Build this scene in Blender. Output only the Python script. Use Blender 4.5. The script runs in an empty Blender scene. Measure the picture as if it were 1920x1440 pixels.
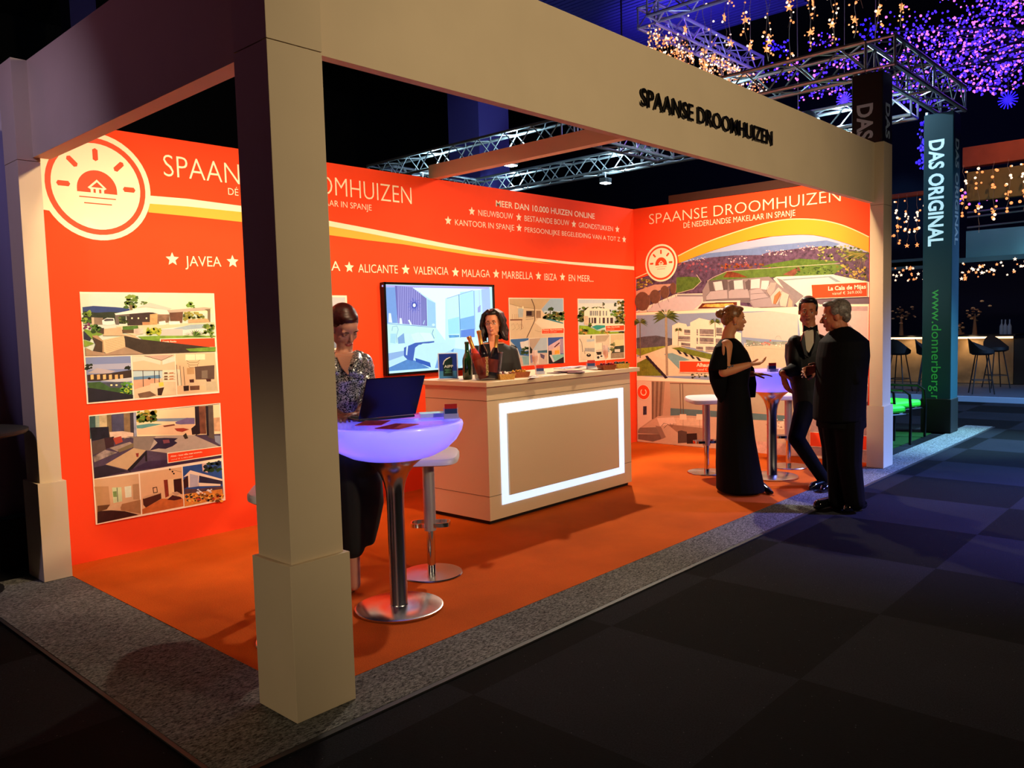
import bpy, bmesh, math, random
from mathutils import Vector, Matrix
from mathutils.geometry import tessellate_polygon
random.seed(7)
SC = bpy.context.scene
COL = SC.collection
PI = math.pi

# ------------------------------------------------------------------ camera
CAM = Vector((-1.7058, -2.7778, 1.5638))
YAW, PITCH, ROLL, FPX = 0.744175, -0.0720438, -0.0273709, 1519.95
_f = Vector((math.cos(PITCH)*math.cos(YAW), math.cos(PITCH)*math.sin(YAW), math.sin(PITCH)))
_r = Vector((math.sin(YAW), -math.cos(YAW), 0)); _u = _r.cross(_f)
CR = math.cos(ROLL)*_r + math.sin(ROLL)*_u
CU = -math.sin(ROLL)*_r + math.cos(ROLL)*_u
CF = _f
cd = bpy.data.cameras.new('camera'); cam = bpy.data.objects.new('camera', cd); COL.objects.link(cam)
cam.matrix_world = Matrix(((CR.x, CU.x, -CF.x, CAM.x), (CR.y, CU.y, -CF.y, CAM.y), (CR.z, CU.z, -CF.z, CAM.z), (0, 0, 0, 1)))
cd.sensor_width = 36; cd.lens = FPX/1920*36; cd.clip_end = 200; cd.clip_start = .05
SC.camera = cam
vs = SC.view_settings
vs.view_transform = 'Standard'; vs.look = 'None'; vs.exposure = 0.0; vs.gamma = 1; vs.use_curve_mapping = False
SC.cycles.use_denoising = True
SC.cycles.max_bounces = 8
SC.cycles.sample_clamp_indirect = 5

# ------------------------------------------------------------------ world and lights
W = bpy.data.worlds.new('hall_gloom'); SC.world = W; W.use_nodes = True
W.node_tree.nodes['Background'].inputs[0].default_value = (.22, .12, .40, 1)
W.node_tree.nodes['Background'].inputs[1].default_value = .018

def spot(loc, tgt, power, col, angle=60, blend=.5, r=.06):
    l = bpy.data.lights.new('spot_light', 'SPOT'); l.energy = power; l.color = col
    l.spot_size = math.radians(angle); l.spot_blend = blend; l.shadow_soft_size = r
    o = bpy.data.objects.new('spot_light', l); COL.objects.link(o); o.location = loc
    o.rotation_euler = (Vector(tgt)-Vector(loc)).to_track_quat('-Z', 'Y').to_euler()
    return o
def point(loc, power, col, r=.05):
    l = bpy.data.lights.new('point_light', 'POINT'); l.energy = power; l.color = col; l.shadow_soft_size = r
    o = bpy.data.objects.new('point_light', l); COL.objects.link(o); o.location = loc
    return o
WARM = (1, .70, .42); NEUT = (1, .77, .47); COOL = (.55, .85, 1); BLUE = (.16, .22, 1); PURP = (.45, .2, 1)
# display lamps on the inside of the front fascia, aimed at the printed walls
spot((0.9, .16, 3.22), (0.75, 3.1, 1.7), 400, WARM, 82, .9)
spot((2.6, .16, 3.22), (2.5, 3.1, 1.5), 360, WARM, 82, .9)
spot((4.3, .16, 3.22), (4.3, 3.1, 1.5), 300, WARM, 82, .9)
spot((5.2, .3, 3.22), (7.1, 2.0, 1.7), 330, WARM, 95, .9)
spot((4.3, .35, 3.3), (7.1, 1.4, 1.7), 420, WARM, 70, .8)
spot((.35, 1.6, 3.22), (1.2, 3.1, 1.0), 110, WARM, 95, .9)
# hall light from the rear truss and from added, unseen spots: they light the fascia, posts, counter front and carpets
spot((1.6, -7.0, 3.4), (2.9, 0, 2.45), 1060, NEUT, 66, .8, .25)
spot((-2.9, -.7, 1.7), (0.0, 0.25, .10), 78, NEUT, 50, 1.0, .2)  # low spot added to lighten the near post's foot; no lamp stands there
spot((7.35, 3.6, 4.9), (3.7, .1, 0), 1250, (1, .84, .62), 70, .6, .08)
spot((-1.5, 7.5, 5.4), (.6, 1.5, 1.4), 40, (.7, .2, .35), 70, .6, .3)
spot((-4, 2.6, 4.4), (0, 1.4, 2.9), 26, (.75, .22, .40), 60, .7, .3)
spot((7.6, -5.6, 5.5), (5.7, -2.2, 0), 11000, (.24, .22, 1), 40, 1.0, .2)
spot((10.4, -2.4, 4.6), (9.3, -.15, 0), 3400, (.36, .88, 1), 34, .8, .1)
spot((13.0, -4.5, 5.5), (12.4, -.6, 0), 5200, (.25, .50, 1), 80, .9, .2)

spot((4.4, -4.6, 3.2), (6.98, .05, 1.3), 210, (1, .70, .55), 26, .9, .1)  # added pinkish spot that brightens the right post
spot((10.6, -5.0, 5.5), (8.2, -1.35, 0), 9000, (.14, .30, 1), 42, 1.0, .2)
spot((6.6, -2.6, 4.2), (9.9, .3, 2.6), 170, (.25, .75, 1), 32, .8, .1)  # added teal spot that brightens the lettered tower

# ------------------------------------------------------------------ colours and materials
def lin(c):
    if isinstance(c, str):
        c = tuple(int(c[i:i+2], 16)/255 for i in (0, 2, 4))
    return tuple(v/12.92 if v <= .04045 else ((v+.055)/1.055)**2.4 for v in c)
MATS = {}
def mat(name, col='808080', rough=.5, metal=0, emis=None, es=0, noise=0, nscale=30, bump=0, bscale=80, alpha=1, trans=0, ior=1.45, spec=.5, coat=0, aniso=0):
    if name in MATS: return MATS[name]
    m = bpy.data.materials.new(name); m.use_nodes = True; nt = m.node_tree; N = nt.nodes; Lk = nt.links
    b = N['Principled BSDF']; c = lin(col)
    b.inputs['Base Color'].default_value = (*c, 1); b.inputs['Roughness'].default_value = rough; b.inputs['Metallic'].default_value = metal
    b.inputs['Specular IOR Level'].default_value = spec; b.inputs['IOR'].default_value = ior; b.inputs['Alpha'].default_value = alpha
    b.inputs['Transmission Weight'].default_value = trans; b.inputs['Coat Weight'].default_value = coat
    b.inputs['Anisotropic'].default_value = aniso
    if emis is not None:
        b.inputs['Emission Color'].default_value = (*lin(emis), 1); b.inputs['Emission Strength'].default_value = es
    tc = N.new('ShaderNodeTexCoord')
    if noise:
        n = N.new('ShaderNodeTexNoise'); n.inputs['Scale'].default_value = nscale; n.inputs['Detail'].default_value = 6
        Lk.new(tc.outputs['Object'], n.inputs['Vector'])
        rm = N.new('ShaderNodeMapRange'); rm.inputs[1].default_value = .3; rm.inputs[2].default_value = .7
        rm.inputs[3].default_value = 1-noise; rm.inputs[4].default_value = 1+noise
        Lk.new(n.outputs['Fac'], rm.inputs[0])
        mx = N.new('ShaderNodeVectorMath'); mx.operation = 'SCALE'; mx.inputs[0].default_value = c
        Lk.new(rm.outputs[0], mx.inputs['Scale']); Lk.new(mx.outputs[0], b.inputs['Base Color'])
    if bump:
        n2 = N.new('ShaderNodeTexNoise'); n2.inputs['Scale'].default_value = bscale; n2.inputs['Detail'].default_value = 4
        Lk.new(tc.outputs['Object'], n2.inputs['Vector'])
        bp = N.new('ShaderNodeBump'); bp.inputs['Strength'].default_value = bump; bp.inputs['Distance'].default_value = .01
        Lk.new(n2.outputs['Fac'], bp.inputs['Height']); Lk.new(bp.outputs[0], b.inputs['Normal'])
    MATS[name] = m
    return m
def print_mat(name, emissive=0, rough=.55):
    """printed surface: its ink colours come from the mesh's colour attribute, alpha carries how textured the print is"""
    if name in MATS: return MATS[name]
    m = bpy.data.materials.new(name); m.use_nodes = True; nt = m.node_tree; N = nt.nodes; Lk = nt.links
    b = N['Principled BSDF']; b.inputs['Roughness'].default_value = rough; b.inputs['Specular IOR Level'].default_value = .25
    a = N.new('ShaderNodeVertexColor'); a.layer_name = 'ink'
    tc = N.new('ShaderNodeTexCoord')
    n = N.new('ShaderNodeTexNoise'); n.inputs['Scale'].default_value = 22; n.inputs['Detail'].default_value = 8; n.inputs['Roughness'].default_value = .62
    Lk.new(tc.outputs['Object'], n.inputs['Vector'])
    s = N.new('ShaderNodeMath'); s.operation = 'SUBTRACT'; Lk.new(n.outputs['Fac'], s.inputs[0]); s.inputs[1].default_value = .5
    k = N.new('ShaderNodeMath'); k.operation = 'MULTIPLY'; Lk.new(s.outputs[0], k.inputs[0]); Lk.new(a.outputs['Alpha'], k.inputs[1])
    k2 = N.new('ShaderNodeMath'); k2.operation = 'MULTIPLY_ADD'; Lk.new(k.outputs[0], k2.inputs[0]); k2.inputs[1].default_value = 4.5; k2.inputs[2].default_value = 1
    k3 = N.new('ShaderNodeMath'); k3.operation = 'MAXIMUM'; Lk.new(k2.outputs[0], k3.inputs[0]); k3.inputs[1].default_value = .12
    v = N.new('ShaderNodeVectorMath'); v.operation = 'SCALE'; Lk.new(a.outputs['Color'], v.inputs[0]); Lk.new(k3.outputs[0], v.inputs['Scale'])
    if emissive:
        b.inputs['Base Color'].default_value = (.01, .01, .01, 1); b.inputs['Roughness'].default_value = .2
        Lk.new(v.outputs[0], b.inputs['Emission Color']); b.inputs['Emission Strength'].default_value = emissive
    else: Lk.new(v.outputs[0], b.inputs['Base Color'])
    MATS[name] = m
    return m

# ------------------------------------------------------------------ tagging
def tag(o, label=None, cat=None, group=None, kind=None):
    if label: o['label'] = label
    if cat: o['category'] = cat
    if group: o['group'] = group
    if kind: o['kind'] = kind
    return o
def thing(name, label, cat, loc=(0, 0, 0), rotz=0, group=None):
    o = bpy.data.objects.new(name, None); COL.objects.link(o); o.location = loc; o.rotation_euler = (0, 0, rotz)
    o.empty_display_size = .1
    return tag(o, label, cat, group)
def dup(root, loc=None, rotz=None, label=None, group=None):
    def cp(o, par):
        c = o.copy(); COL.objects.link(c)
        if par: c.parent = par
        for ch in kids.get(o.name, []): cp(ch, c)
        return c
    kids = {}
    for o in list(bpy.data.objects):
        if o.parent: kids.setdefault(o.parent.name, []).append(o)
    r = cp(root, None)
    if loc is not None: r.location = loc
    if rotz is not None: r.rotation_euler = (0, 0, rotz)
    if label: r['label'] = label
    if group: r['group'] = group
    return r

# ------------------------------------------------------------------ mesh builder
class MB:
    def __init__(s): s.v = []; s.f = []; s.m = []; s.mi = 0
    def add(s, vs, fs):
        b = len(s.v); s.v += [tuple(v) for v in vs]; s.f += [tuple(i+b for i in f) for f in fs]; s.m += [s.mi]*len(fs); return s
    def box(s, x0, x1, y0, y1, z0, z1):
        return s.add([(x, y, z) for x in (x0, x1) for y in (y0, y1) for z in (z0, z1)],
                     [(0, 1, 3, 2), (4, 6, 7, 5), (0, 4, 5, 1), (2, 3, 7, 6), (0, 2, 6, 4), (1, 5, 7, 3)])
    def obox(s, c, size, M):
        hx, hy, hz = (v/2 for v in size); c = Vector(c)
        return s.add([c+M@Vector((x, y, z)) for x in (-hx, hx) for y in (-hy, hy) for z in (-hz, hz)],
                     [(0, 1, 3, 2), (4, 6, 7, 5), (0, 4, 5, 1), (2, 3, 7, 6), (0, 2, 6, 4), (1, 5, 7, 3)])
    def tube(s, pts, r, n=8, caps=True):
        pts = [Vector(p) for p in pts]; rs = r if isinstance(r, (list, tuple)) else [r]*len(pts)
        rings = []; prev = None
        for i, p in enumerate(pts):
            d = (pts[min(i+1, len(pts)-1)]-pts[max(i-1, 0)]).normalized()
            if prev is None:
                a = d.cross(Vector((0, 0, 1)))
                if a.length < .05: a = d.cross(Vector((1, 0, 0)))
                a.normalize()
            else:
                a = prev-d*prev.dot(d)
                a = a.normalized() if a.length > 1e-6 else d.orthogonal().normalized()
            prev = a; b = d.cross(a)
            rings.append([p+(a*math.cos(2*PI*k/n)+b*math.sin(2*PI*k/n))*rs[i] for k in range(n)])
        vs = [v for rg in rings for v in rg]; fs = []
        for i in range(len(pts)-1):
            for k in range(n):
                k2 = (k+1) % n; fs.append((i*n+k, i*n+k2, (i+1)*n+k2, (i+1)*n+k))
        if caps: fs += [tuple(range(n))[::-1], tuple((len(pts)-1)*n+k for k in range(n))]
        return s.add(vs, fs)
    def lathe(s, c, prof, n=32, sx=1, sy=1, cap=True):
        c = Vector(c); vs = []; fs = []
        for (r, z) in prof:
            vs += [c+Vector((r*sx*math.cos(2*PI*k/n), r*sy*math.sin(2*PI*k/n), z)) for k in range(n)]
        for i in range(len(prof)-1):
            for k in range(n):
                k2 = (k+1) % n; fs.append((i*n+k, i*n+k2, (i+1)*n+k2, (i+1)*n+k))
        if cap: fs += [tuple(range(n))[::-1], tuple((len(prof)-1)*n+k for k in range(n))]
        return s.add(vs, fs)
    def ball(s, c, r, n=8, m=5, sc=(1, 1, 1), M=None):
        c = Vector(c); vs = []; fs = []
        for i in range(m+1):
            t = PI*i/m
            for k in range(n):
                p = Vector((math.sin(t)*math.cos(2*PI*k/n)*sc[0], math.sin(t)*math.sin(2*PI*k/n)*sc[1], math.cos(t)*sc[2]))*r
                if M: p = M@p
                vs.append(c+p)
        for i in range(m):
            for k in range(n):
                k2 = (k+1) % n; fs.append((i*n+k, (i+1)*n+k, (i+1)*n+k2, i*n+k2))
        return s.add(vs, fs)
    def rings(s, R, cap=True, closed=True):
        n = len(R[0]); vs = [v for r in R for v in r]; fs = []
        for i in range(len(R)-1):
            for k in range(n if closed else n-1):
                k2 = (k+1) % n; fs.append((i*n+k, i*n+k2, (i+1)*n+k2, (i+1)*n+k))
        if cap: fs += [tuple(range(n))[::-1], tuple((len(R)-1)*n+k for k in range(n))]
        return s.add(vs, fs)
    def prism(s, pts, vec):
        n = len(pts); vec = Vector(vec); a = [Vector(p) for p in pts]; b = [p+vec for p in a]
        t = tessellate_polygon([a])
        fs = [tuple(f) for f in t]+[tuple(i+n for i in f[::-1]) for f in t]+[(i, (i+1) % n, n+(i+1) % n, n+i) for i in range(n)]
        return s.add(a+b, fs)
    def build(s, name, m, parent=None, bevel=0, smooth=False, world=False, sub=0):
        me = bpy.data.meshes.new(name); me.from_pydata(s.v, [], s.f); me.validate()
        for mm in (m if isinstance(m, (list, tuple)) else [m]): me.materials.append(mm)
        if isinstance(m, (list, tuple)) and len(me.polygons) == len(s.m):
            me.polygons.foreach_set('material_index', s.m)
        bm = bmesh.new(); bm.from_mesh(me); bmesh.ops.remove_doubles(bm, verts=bm.verts, dist=1e-6)
        bmesh.ops.recalc_face_normals(bm, faces=bm.faces); bm.to_mesh(me); bm.free()
        o = bpy.data.objects.new(name, me); COL.objects.link(o)
        if smooth:
            for p in me.polygons: p.use_smooth = True
        if parent:
            o.parent = parent
            if world and not parent.parent: o.matrix_parent_inverse = Matrix.Translation(-Vector(parent.location))
        if bevel:
            b = o.modifiers.new('bevel', 'BEVEL'); b.width = bevel; b.segments = 2; b.limit_method = 'ANGLE'; b.angle_limit = .6
        if smooth:
            md = None
            try: me.set_sharp_from_angle(angle=math.radians(40))
            except Exception: pass
        if sub:
            q = o.modifiers.new('sub', 'SUBSURF'); q.levels = sub; q.render_levels = sub
        return o

# ------------------------------------------------------------------ measuring from the photograph: a viewing ray meets a known real plane
def ray(x, y): return CF+CR*((x-960)/FPX)+CU*((720-y)/FPX)
def onz(x, y, z=0.):
    d = ray(x, y); return CAM+d*((z-CAM.z)/d.z)
def ony(x, y, Y):
    d = ray(x, y); return CAM+d*((Y-CAM.y)/d.y)
def onx(x, y, X):
    d = ray(x, y); return CAM+d*((X-CAM.x)/d.x)
FH = Vector((math.cos(YAW), math.sin(YAW), 0)); RH = Vector((math.sin(YAW), -math.cos(YAW), 0))
def at(x, y, P, off=0.):
    """point seen at photo position x,y lying on the upright plane through ground point P, off metres farther away"""
    d = ray(x, y); q = Vector((P[0], P[1], 0))+FH*off; return CAM+d*((q-CAM).dot(FH)/d.dot(FH))

# ------------------------------------------------------------------ lettering
_tc = {}
def text_geo(s_, bold=0., ext=0., res=3):
    k = (s_, bold, ext)
    if k in _tc: return _tc[k]
    def mk(t):
        cu = bpy.data.curves.new('t', 'FONT'); cu.body = t; cu.size = 1; cu.offset = bold; cu.extrude = ext; cu.resolution_u = res
        ob = bpy.data.objects.new('t', cu); COL.objects.link(ob)
        dg = bpy.context.evaluated_depsgraph_get(); me = bpy.data.meshes.new_from_object(ob.evaluated_get(dg))
        v = [tuple(p.co) for p in me.vertices]; f = [tuple(p.vertices) for p in me.polygons]
        bpy.data.objects.remove(ob); bpy.data.curves.remove(cu); bpy.data.meshes.remove(me)
        return v, f
    v, f = mk(s_); h = max(p[1] for p in mk('H')[0]); x0 = min(p[0] for p in v); x1 = max(p[0] for p in v)
    _tc[k] = ([((p[0]-x0)/(x1-x0), p[1]/h, p[2]) for p in v], f, (x1-x0)/h)
    return _tc[k]

INK = {}
class Art:
    """flat print on a real wall, board or screen; outlines measured on the photograph are laid onto that plane"""
    def __init__(s, plane, c, crop=(0, 0, 1), base=.002, step=.00005):
        s.plane = plane; s.c = c; s.crop = crop; s.z = base; s.step = step; s.v = []; s.f = []; s.col = []
    def pt(s, x, y):
        ox, oy, k = s.crop; px, py = ox+x/k, oy+y/k
        p = ony(px, py, s.c) if s.plane == 'y' else onx(px, py, s.c)
        return (p.x, p.z) if s.plane == 'y' else (p.y, p.z)
    def w(s, u, z):
        return (u, s.c-s.z, z) if s.plane == 'y' else (s.c-s.z, u, z)
    def wpoly(s, col, pts, n=0.):
        pts = [p for i, p in enumerate(pts) if i == 0 or (abs(p[0]-pts[i-1][0])+abs(p[1]-pts[i-1][1])) > 1e-5]
        if len(pts) < 3: return
        t = tessellate_polygon([[Vector((p[0], p[1], 0)) for p in pts]])
        b = len(s.v); s.v += [s.w(*p) for p in pts]
        c = (*lin(col), n)
        for f in t: s.f.append(tuple(i+b for i in f)); s.col.append(c)
        s.z += s.step
    def poly(s, col, pts, n=0.): s.wpoly(col, [s.pt(*p) for p in pts], n)
    def rect(s, col, x0, y0, x1, y1, n=0.): s.poly(col, [(x0, y0), (x1, y0), (x1, y1), (x0, y1)], n)
    def ell(s, col, cx, cy, rx, ry=None, n=0., k=20):
        ry = ry or rx; s.poly(col, [(cx+rx*math.cos(2*PI*i/k), cy+ry*math.sin(2*PI*i/k)) for i in range(k)], n)
    def line(s, col, pts, w, n=0.):
        L_, R_ = [], []
        for i, p in enumerate(pts):
            a = pts[max(i-1, 0)]; b = pts[min(i+1, len(pts)-1)]
            dx, dy = b[0]-a[0], b[1]-a[1]; q = math.hypot(dx, dy) or 1
            nx, ny = -dy/q*w/2, dx/q*w/2
            L_.append((p[0]+nx, p[1]+ny)); R_.append((p[0]-nx, p[1]-ny))
        s.poly(col, L_+R_[::-1], n)
    def blobs(s, cols, box, k, size, n=.4, seed=1):
        rn = random.Random(seed); z0 = s.z
        for i in range(k):
            x = rn.uniform(box[0], box[2]); y = rn.uniform(box[1], box[3]); r = size*rn.uniform(.5, 1.3); m = rn.randint(5, 8); ph = rn.random()*6
            s.z = z0+s.step*(i % 6)
            s.poly(rn.choice(cols), [(x+r*rn.uniform(.5, 1.2)*math.cos(ph+2*PI*j/m), y+r*.7*rn.uniform(.5, 1.2)*math.sin(ph+2*PI*j/m)) for j in range(m)], n)
        s.z = z0+s.step*7
    def palm(s, x, y, r, col='4d5a22', trunk=None, tw=10, base=None, seed=3):
        rn = random.Random(seed)
        if base: s.line(trunk or '8a6f4a', [(x, y), (x+(base[0]-x)*.5, (y+base[1])/2), base], tw, .2)
        z0 = s.z
        for i in range(13):
            a = PI*(.12+1.76*i/12)+PI/2*0; a = -PI*1.15+i*PI*1.3/12
            ex, ey = x+r*math.cos(a), y+r*.75*math.sin(a)+r*.15; mx, my = (x+ex)/2, (y+ey)/2-r*.12
            s.z = z0+s.step*(i % 4)
            s.poly(rn.choice([col, '6f7a33', '39451b']), [(x, y), (mx-r*.02, my-r*.1), (ex, ey), (mx+r*.02, my+r*.1)], .3)
        s.z = z0+5*s.step
    def disc(s, col, cu, cz, r, a0=0, a1=2*PI, k=48):
        pts = [(cu+r*math.cos(a0+(a1-a0)*i/k), cz+r*math.sin(a0+(a1-a0)*i/k)) for i in range(k if a1-a0 > 6.28 else k+1)]
        s.wpoly(col, pts)
    def text(s, st, col, p0, p1, top, bold=0., crop=True):
        """st runs from photo point p0 to p1 along its base line; top is the photo point of the first capital's top"""
        a = s.pt(*p0); b = s.pt(*p1); t = s.pt(*top); s.wtext(st, col, a, b[0]-a[0], b[1]-a[1], t[1]-a[1], bold)
    def wtext(s, st, col, a, du, dz, h, bold=0.):
        v, f, _ = text_geo(st, bold); b0 = len(s.v)
        s.v += [s.w(a[0]+x*du, a[1]+x*dz+y*h) for (x, y, z) in v]
        c = (*lin(col), 0)
        for q in f: s.f.append(tuple(i+b0 for i in q)); s.col.append(c)
        s.z += s.step
    def star(s, col, cu, cz, r):
        s.wpoly(col, [(cu+(r if i % 2 == 0 else r*.45)*math.sin(PI*i/5), cz+(r if i % 2 == 0 else r*.45)*math.cos(PI*i/5)) for i in range(10)])
    def logo(s, cu, cz, R, red, cream, sgn=1):
        def P(x, z): return (cu+sgn*x*R, cz+z*R)
        s.disc(cream, cu, cz, R); s.disc(red, cu, cz, R*.90); s.disc(cream, cu, cz, R*.80)
        s.wpoly(red, [P(.36*math.cos(a), -.06+.36*math.sin(a)) for a in [PI*i/24 for i in range(25)]]+[P(-.36, -.12), P(.36, -.12)][::1])
        for a in (0, 45, 90, 135, 180):
            t = math.radians(a); c, d = math.cos(t), math.sin(t)
            ra, rb, w = .50, .68, .048
            s.wpoly(red, [P(c*ra-d*w, d*ra+c*w), P(c*rb-d*w, d*rb+c*w), P(c*(rb+.03), d*(rb+.03)), P(c*rb+d*w, d*rb-c*w), P(c*ra+d*w, d*ra-c*w), P(c*(ra-.03), d*(ra-.03))])
        s.wpoly(cream, [P(-.17, -.03), P(0, .13), P(.17, -.03), P(.12, -.06), P(.12, -.14), P(-.12, -.14), P(-.12, -.06)])
        s.wpoly(red, [P(-.11, -.02), P(0, .08), P(.11, -.02)])
        for x in (-.07, .03): s.wpoly(red, [P(x, -.05), P(x+.04, -.05), P(x+.04, -.12), P(x, -.12)])
        s.wpoly(red, [P(-.33, -.20), P(.33, -.20), P(.33, -.22), P(-.33, -.22)])
        s.wpoly(red, [P(-.25, -.31), P(.25, -.31), P(.25, -.33), P(-.25, -.33)])
    def build(s, name, m, parent=None):
        me = bpy.data.meshes.new(name)
        fs = s.f; me.from_pydata(s.v, [], fs); me.materials.append(m)
        ca = me.color_attributes.new('ink', 'FLOAT_COLOR', 'CORNER')
        i = 0; buf = []
        for p, c in zip(me.polygons, s.col): buf += list(c)*p.loop_total
        ca.data.foreach_set('color', buf)
        o = bpy.data.objects.new(name, me); COL.objects.link(o)
        if parent:
            o.parent = parent
            o.matrix_parent_inverse = Matrix.Translation(-Vector(parent.location))
        return o
# ================================================================== the stand's own shell
L_, D_, PW, PE, HB, ZF, ZT, RC, PV, ZW = 7.087, 3.136, .246, .019, .645, 2.692, 3.284, .089, .13, 3.0
cream = mat('cream_paint', 'd9c6a8', .62, spec=.3, noise=.03, nscale=3)
creamtrim = mat('cream_trim', 'e0cfb4', .55, spec=.3)
RED = 'f84a22'; CREAM = 'fff0d2'
redm = mat('red_fabric_print', RED, .7, spec=.15, noise=.02, nscale=4)
darkm = mat('black_paint', '0a0a0c', .6)

def carpet(name, cols, scale, bump, tile=None):
    m = bpy.data.materials.new(name); m.use_nodes = True; nt = m.node_tree; N = nt.nodes; Lk = nt.links; b = N['Principled BSDF']
    b.inputs['Roughness'].default_value = .95; b.inputs['Specular IOR Level'].default_value = .1
    tc = N.new('ShaderNodeTexCoord'); n = N.new('ShaderNodeTexNoise'); n.inputs['Scale'].default_value = scale; n.inputs['Detail'].default_value = 5
    n.inputs['Roughness'].default_value = .7
    mp = N.new('ShaderNodeMapping'); mp.inputs['Rotation'].default_value = (0, 0, .6); mp.inputs['Scale'].default_value = (1, 2.2, 1)
    Lk.new(tc.outputs['Object'], mp.inputs[0]); Lk.new(mp.outputs[0], n.inputs['Vector'])
    cr = N.new('ShaderNodeValToRGB'); e = cr.color_ramp.elements
    e[0].position = .36; e[0].color = (*lin(cols[0]), 1); e[1].position = .66; e[1].color = (*lin(cols[1]), 1)
    Lk.new(n.outputs['Fac'], cr.inputs[0]); out = cr.outputs[0]
    n2 = N.new('ShaderNodeTexNoise'); n2.inputs['Scale'].default_value = 1.6; n2.inputs['Detail'].default_value = 3; Lk.new(tc.outputs['Object'], n2.inputs['Vector'])
    r2 = N.new('ShaderNodeMapRange'); r2.inputs[1].default_value = .3; r2.inputs[2].default_value = .7; r2.inputs[3].default_value = .82; r2.inputs[4].default_value = 1.15
    Lk.new(n2.outputs['Fac'], r2.inputs[0]); sc = N.new('ShaderNodeVectorMath'); sc.operation = 'SCALE'; Lk.new(out, sc.inputs[0]); Lk.new(r2.outputs[0], sc.inputs['Scale']); out = sc.outputs[0]
    if tile:
        ck = N.new('ShaderNodeTexChecker'); ck.inputs['Scale'].default_value = 1
        m2 = N.new('ShaderNodeMapping'); m2.inputs['Location'].default_value = tile[0]; m2.inputs['Scale'].default_value = tile[1]
        Lk.new(tc.outputs['Object'], m2.inputs[0]); Lk.new(m2.outputs[0], ck.inputs['Vector'])
        ck.inputs['Color1'].default_value = (1, 1, 1, 1); ck.inputs['Color2'].default_value = (tile[2],)*3+(1,)
        mu = N.new('ShaderNodeVectorMath'); mu.operation = 'MULTIPLY'; Lk.new(out, mu.inputs[0]); Lk.new(ck.outputs['Color'], mu.inputs[1]); out = mu.outputs[0]
        # pale lint flecks trodden into the pile
        vo = N.new('ShaderNodeTexVoronoi'); vo.inputs['Scale'].default_value = 22; Lk.new(tc.outputs['Object'], vo.inputs['Vector'])
        lt = N.new('ShaderNodeMath'); lt.operation = 'LESS_THAN'; lt.inputs[1].default_value = .045; Lk.new(vo.outputs['Distance'], lt.inputs[0])
        mi = N.new('ShaderNodeMixRGB'); mi.inputs[2].default_value = (.12, .12, .12, 1); Lk.new(lt.outputs[0], mi.inputs[0]); Lk.new(out, mi.inputs[1]); out = mi.outputs[0]
    Lk.new(out, b.inputs['Base Color'])
    bp = N.new('ShaderNodeBump'); bp.inputs['Strength'].default_value = bump; bp.inputs['Distance'].default_value = .02
    Lk.new(n.outputs['Fac'], bp.inputs['Height']); Lk.new(bp.outputs[0], b.inputs['Normal'])
    return m
floor_mat = carpet('black_checker_carpet', ('0d0d11', '202026'), 90, .5, ((-.62*1.0, .36, .5), (.995, 1.0, 0), .12))
grey_mat = carpet('grey_pile_carpet', ('242424', 'a8a8a2'), 58, 1.0)
orange_mat = carpet('orange_needle_carpet', ('b84a0c', 'e0681c'), 160, .35)

m = MB(); m.box(-30, 40, -25, 30, -.1, 0); tag(m.build('floor', floor_mat), kind='structure')
m = MB(); m.prism([(-.40, -.155, 0), (10.8, -.155, 0), (10.8, .17, 0), (.15, .17, 0), (.15, 3.13, 0), (-.40, 3.13, 0)], (0, 0, .010))
g = m.build('trim_1', grey_mat); tag(g, kind='structure')
m = MB(); m.box(.15, 7.087, .17, 3.136, 0, .012); tag(m.build('trim_2', orange_mat), kind='structure')
m = MB(); m.box(-.42, 10.8, -.185, -.155, 0, .008); m.box(-.42, -.40, -.155, 3.13, 0, .008)
tag(m.build('trim_3', mat('rubber_edge', '1c1c1e', .6)), kind='structure')

wb = MB().box(.04, 7.13, D_, D_+.045, 0, ZW).build('wall_back', redm); tag(wb, kind='structure')
wr = MB().box(L_, L_+.045, .10, D_, 0, ZW).build('wall_right', redm); tag(wr, kind='structure')

pr = print_mat('printed_panel')
# ---- back wall print
A = Art('y', D_, (600, 280, 3.2), .001)
cu, cz, R0 = .556, 2.595, .366
def B1(x, y): return A.pt((x-600)*3.2, (y-280)*3.2)
def G(x, y): return A.pt(x, y)
wtop = [(.13, 2.86), (.45, 2.62)]
def curve_pts(P): return [p for p in P]
wt = [(.9, B1(282, 367)[1]), B1(350, 372.5), B1(452, 386), G(60, 430), G(280, 472), G(500, 515), G(750, 565), G(1000, 610), G(1250, 648), G(1500, 675), G(1890, 703)]
wl = [(.9, B1(282, 382)[1]), B1(350, 387), B1(452, 397.5), G(60, 462), G(280, 502), G(500, 545), G(750, 590), G(1000, 630), G(1250, 664), G(1500, 690), G(1890, 725)]
yl = [(.9, B1(282, 398.5)[1]), B1(350, 405), B1(452, 416), G(60, 515), G(280, 545), G(500, 570), G(900, 635), G(1200, 668), G(1400, 690)]
A.wpoly('ffb640', yl+wl[:9][::-1]+[(.9, wl[0][1])])
A.wpoly(CREAM, wt+wl[::-1])
A.wpoly(CREAM, [(.13, 2.85), (.30, 2.80), (.30, 2.40), (.13, B1(83, 391)[1])])
A.logo(cu, cz, R0, RED, CREAM)
A.build('printed_emblem', pr, wb)
A = Art('y', D_, (600, 280, 3.2), .0012)
c1 = lambda x, y: ((x-600)*3.2, (y-280)*3.2)
A.text('SPAANSE DROOMHUIZEN', CREAM, c1(307.5, 330), (550, 330), c1(308, 290), -.012)
A.text('DÉ NEDERLANDSE MAKELAAR IN SPANJE', CREAM, c1(428, 365), (310, 368), c1(428, 352.5), -.008)
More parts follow.
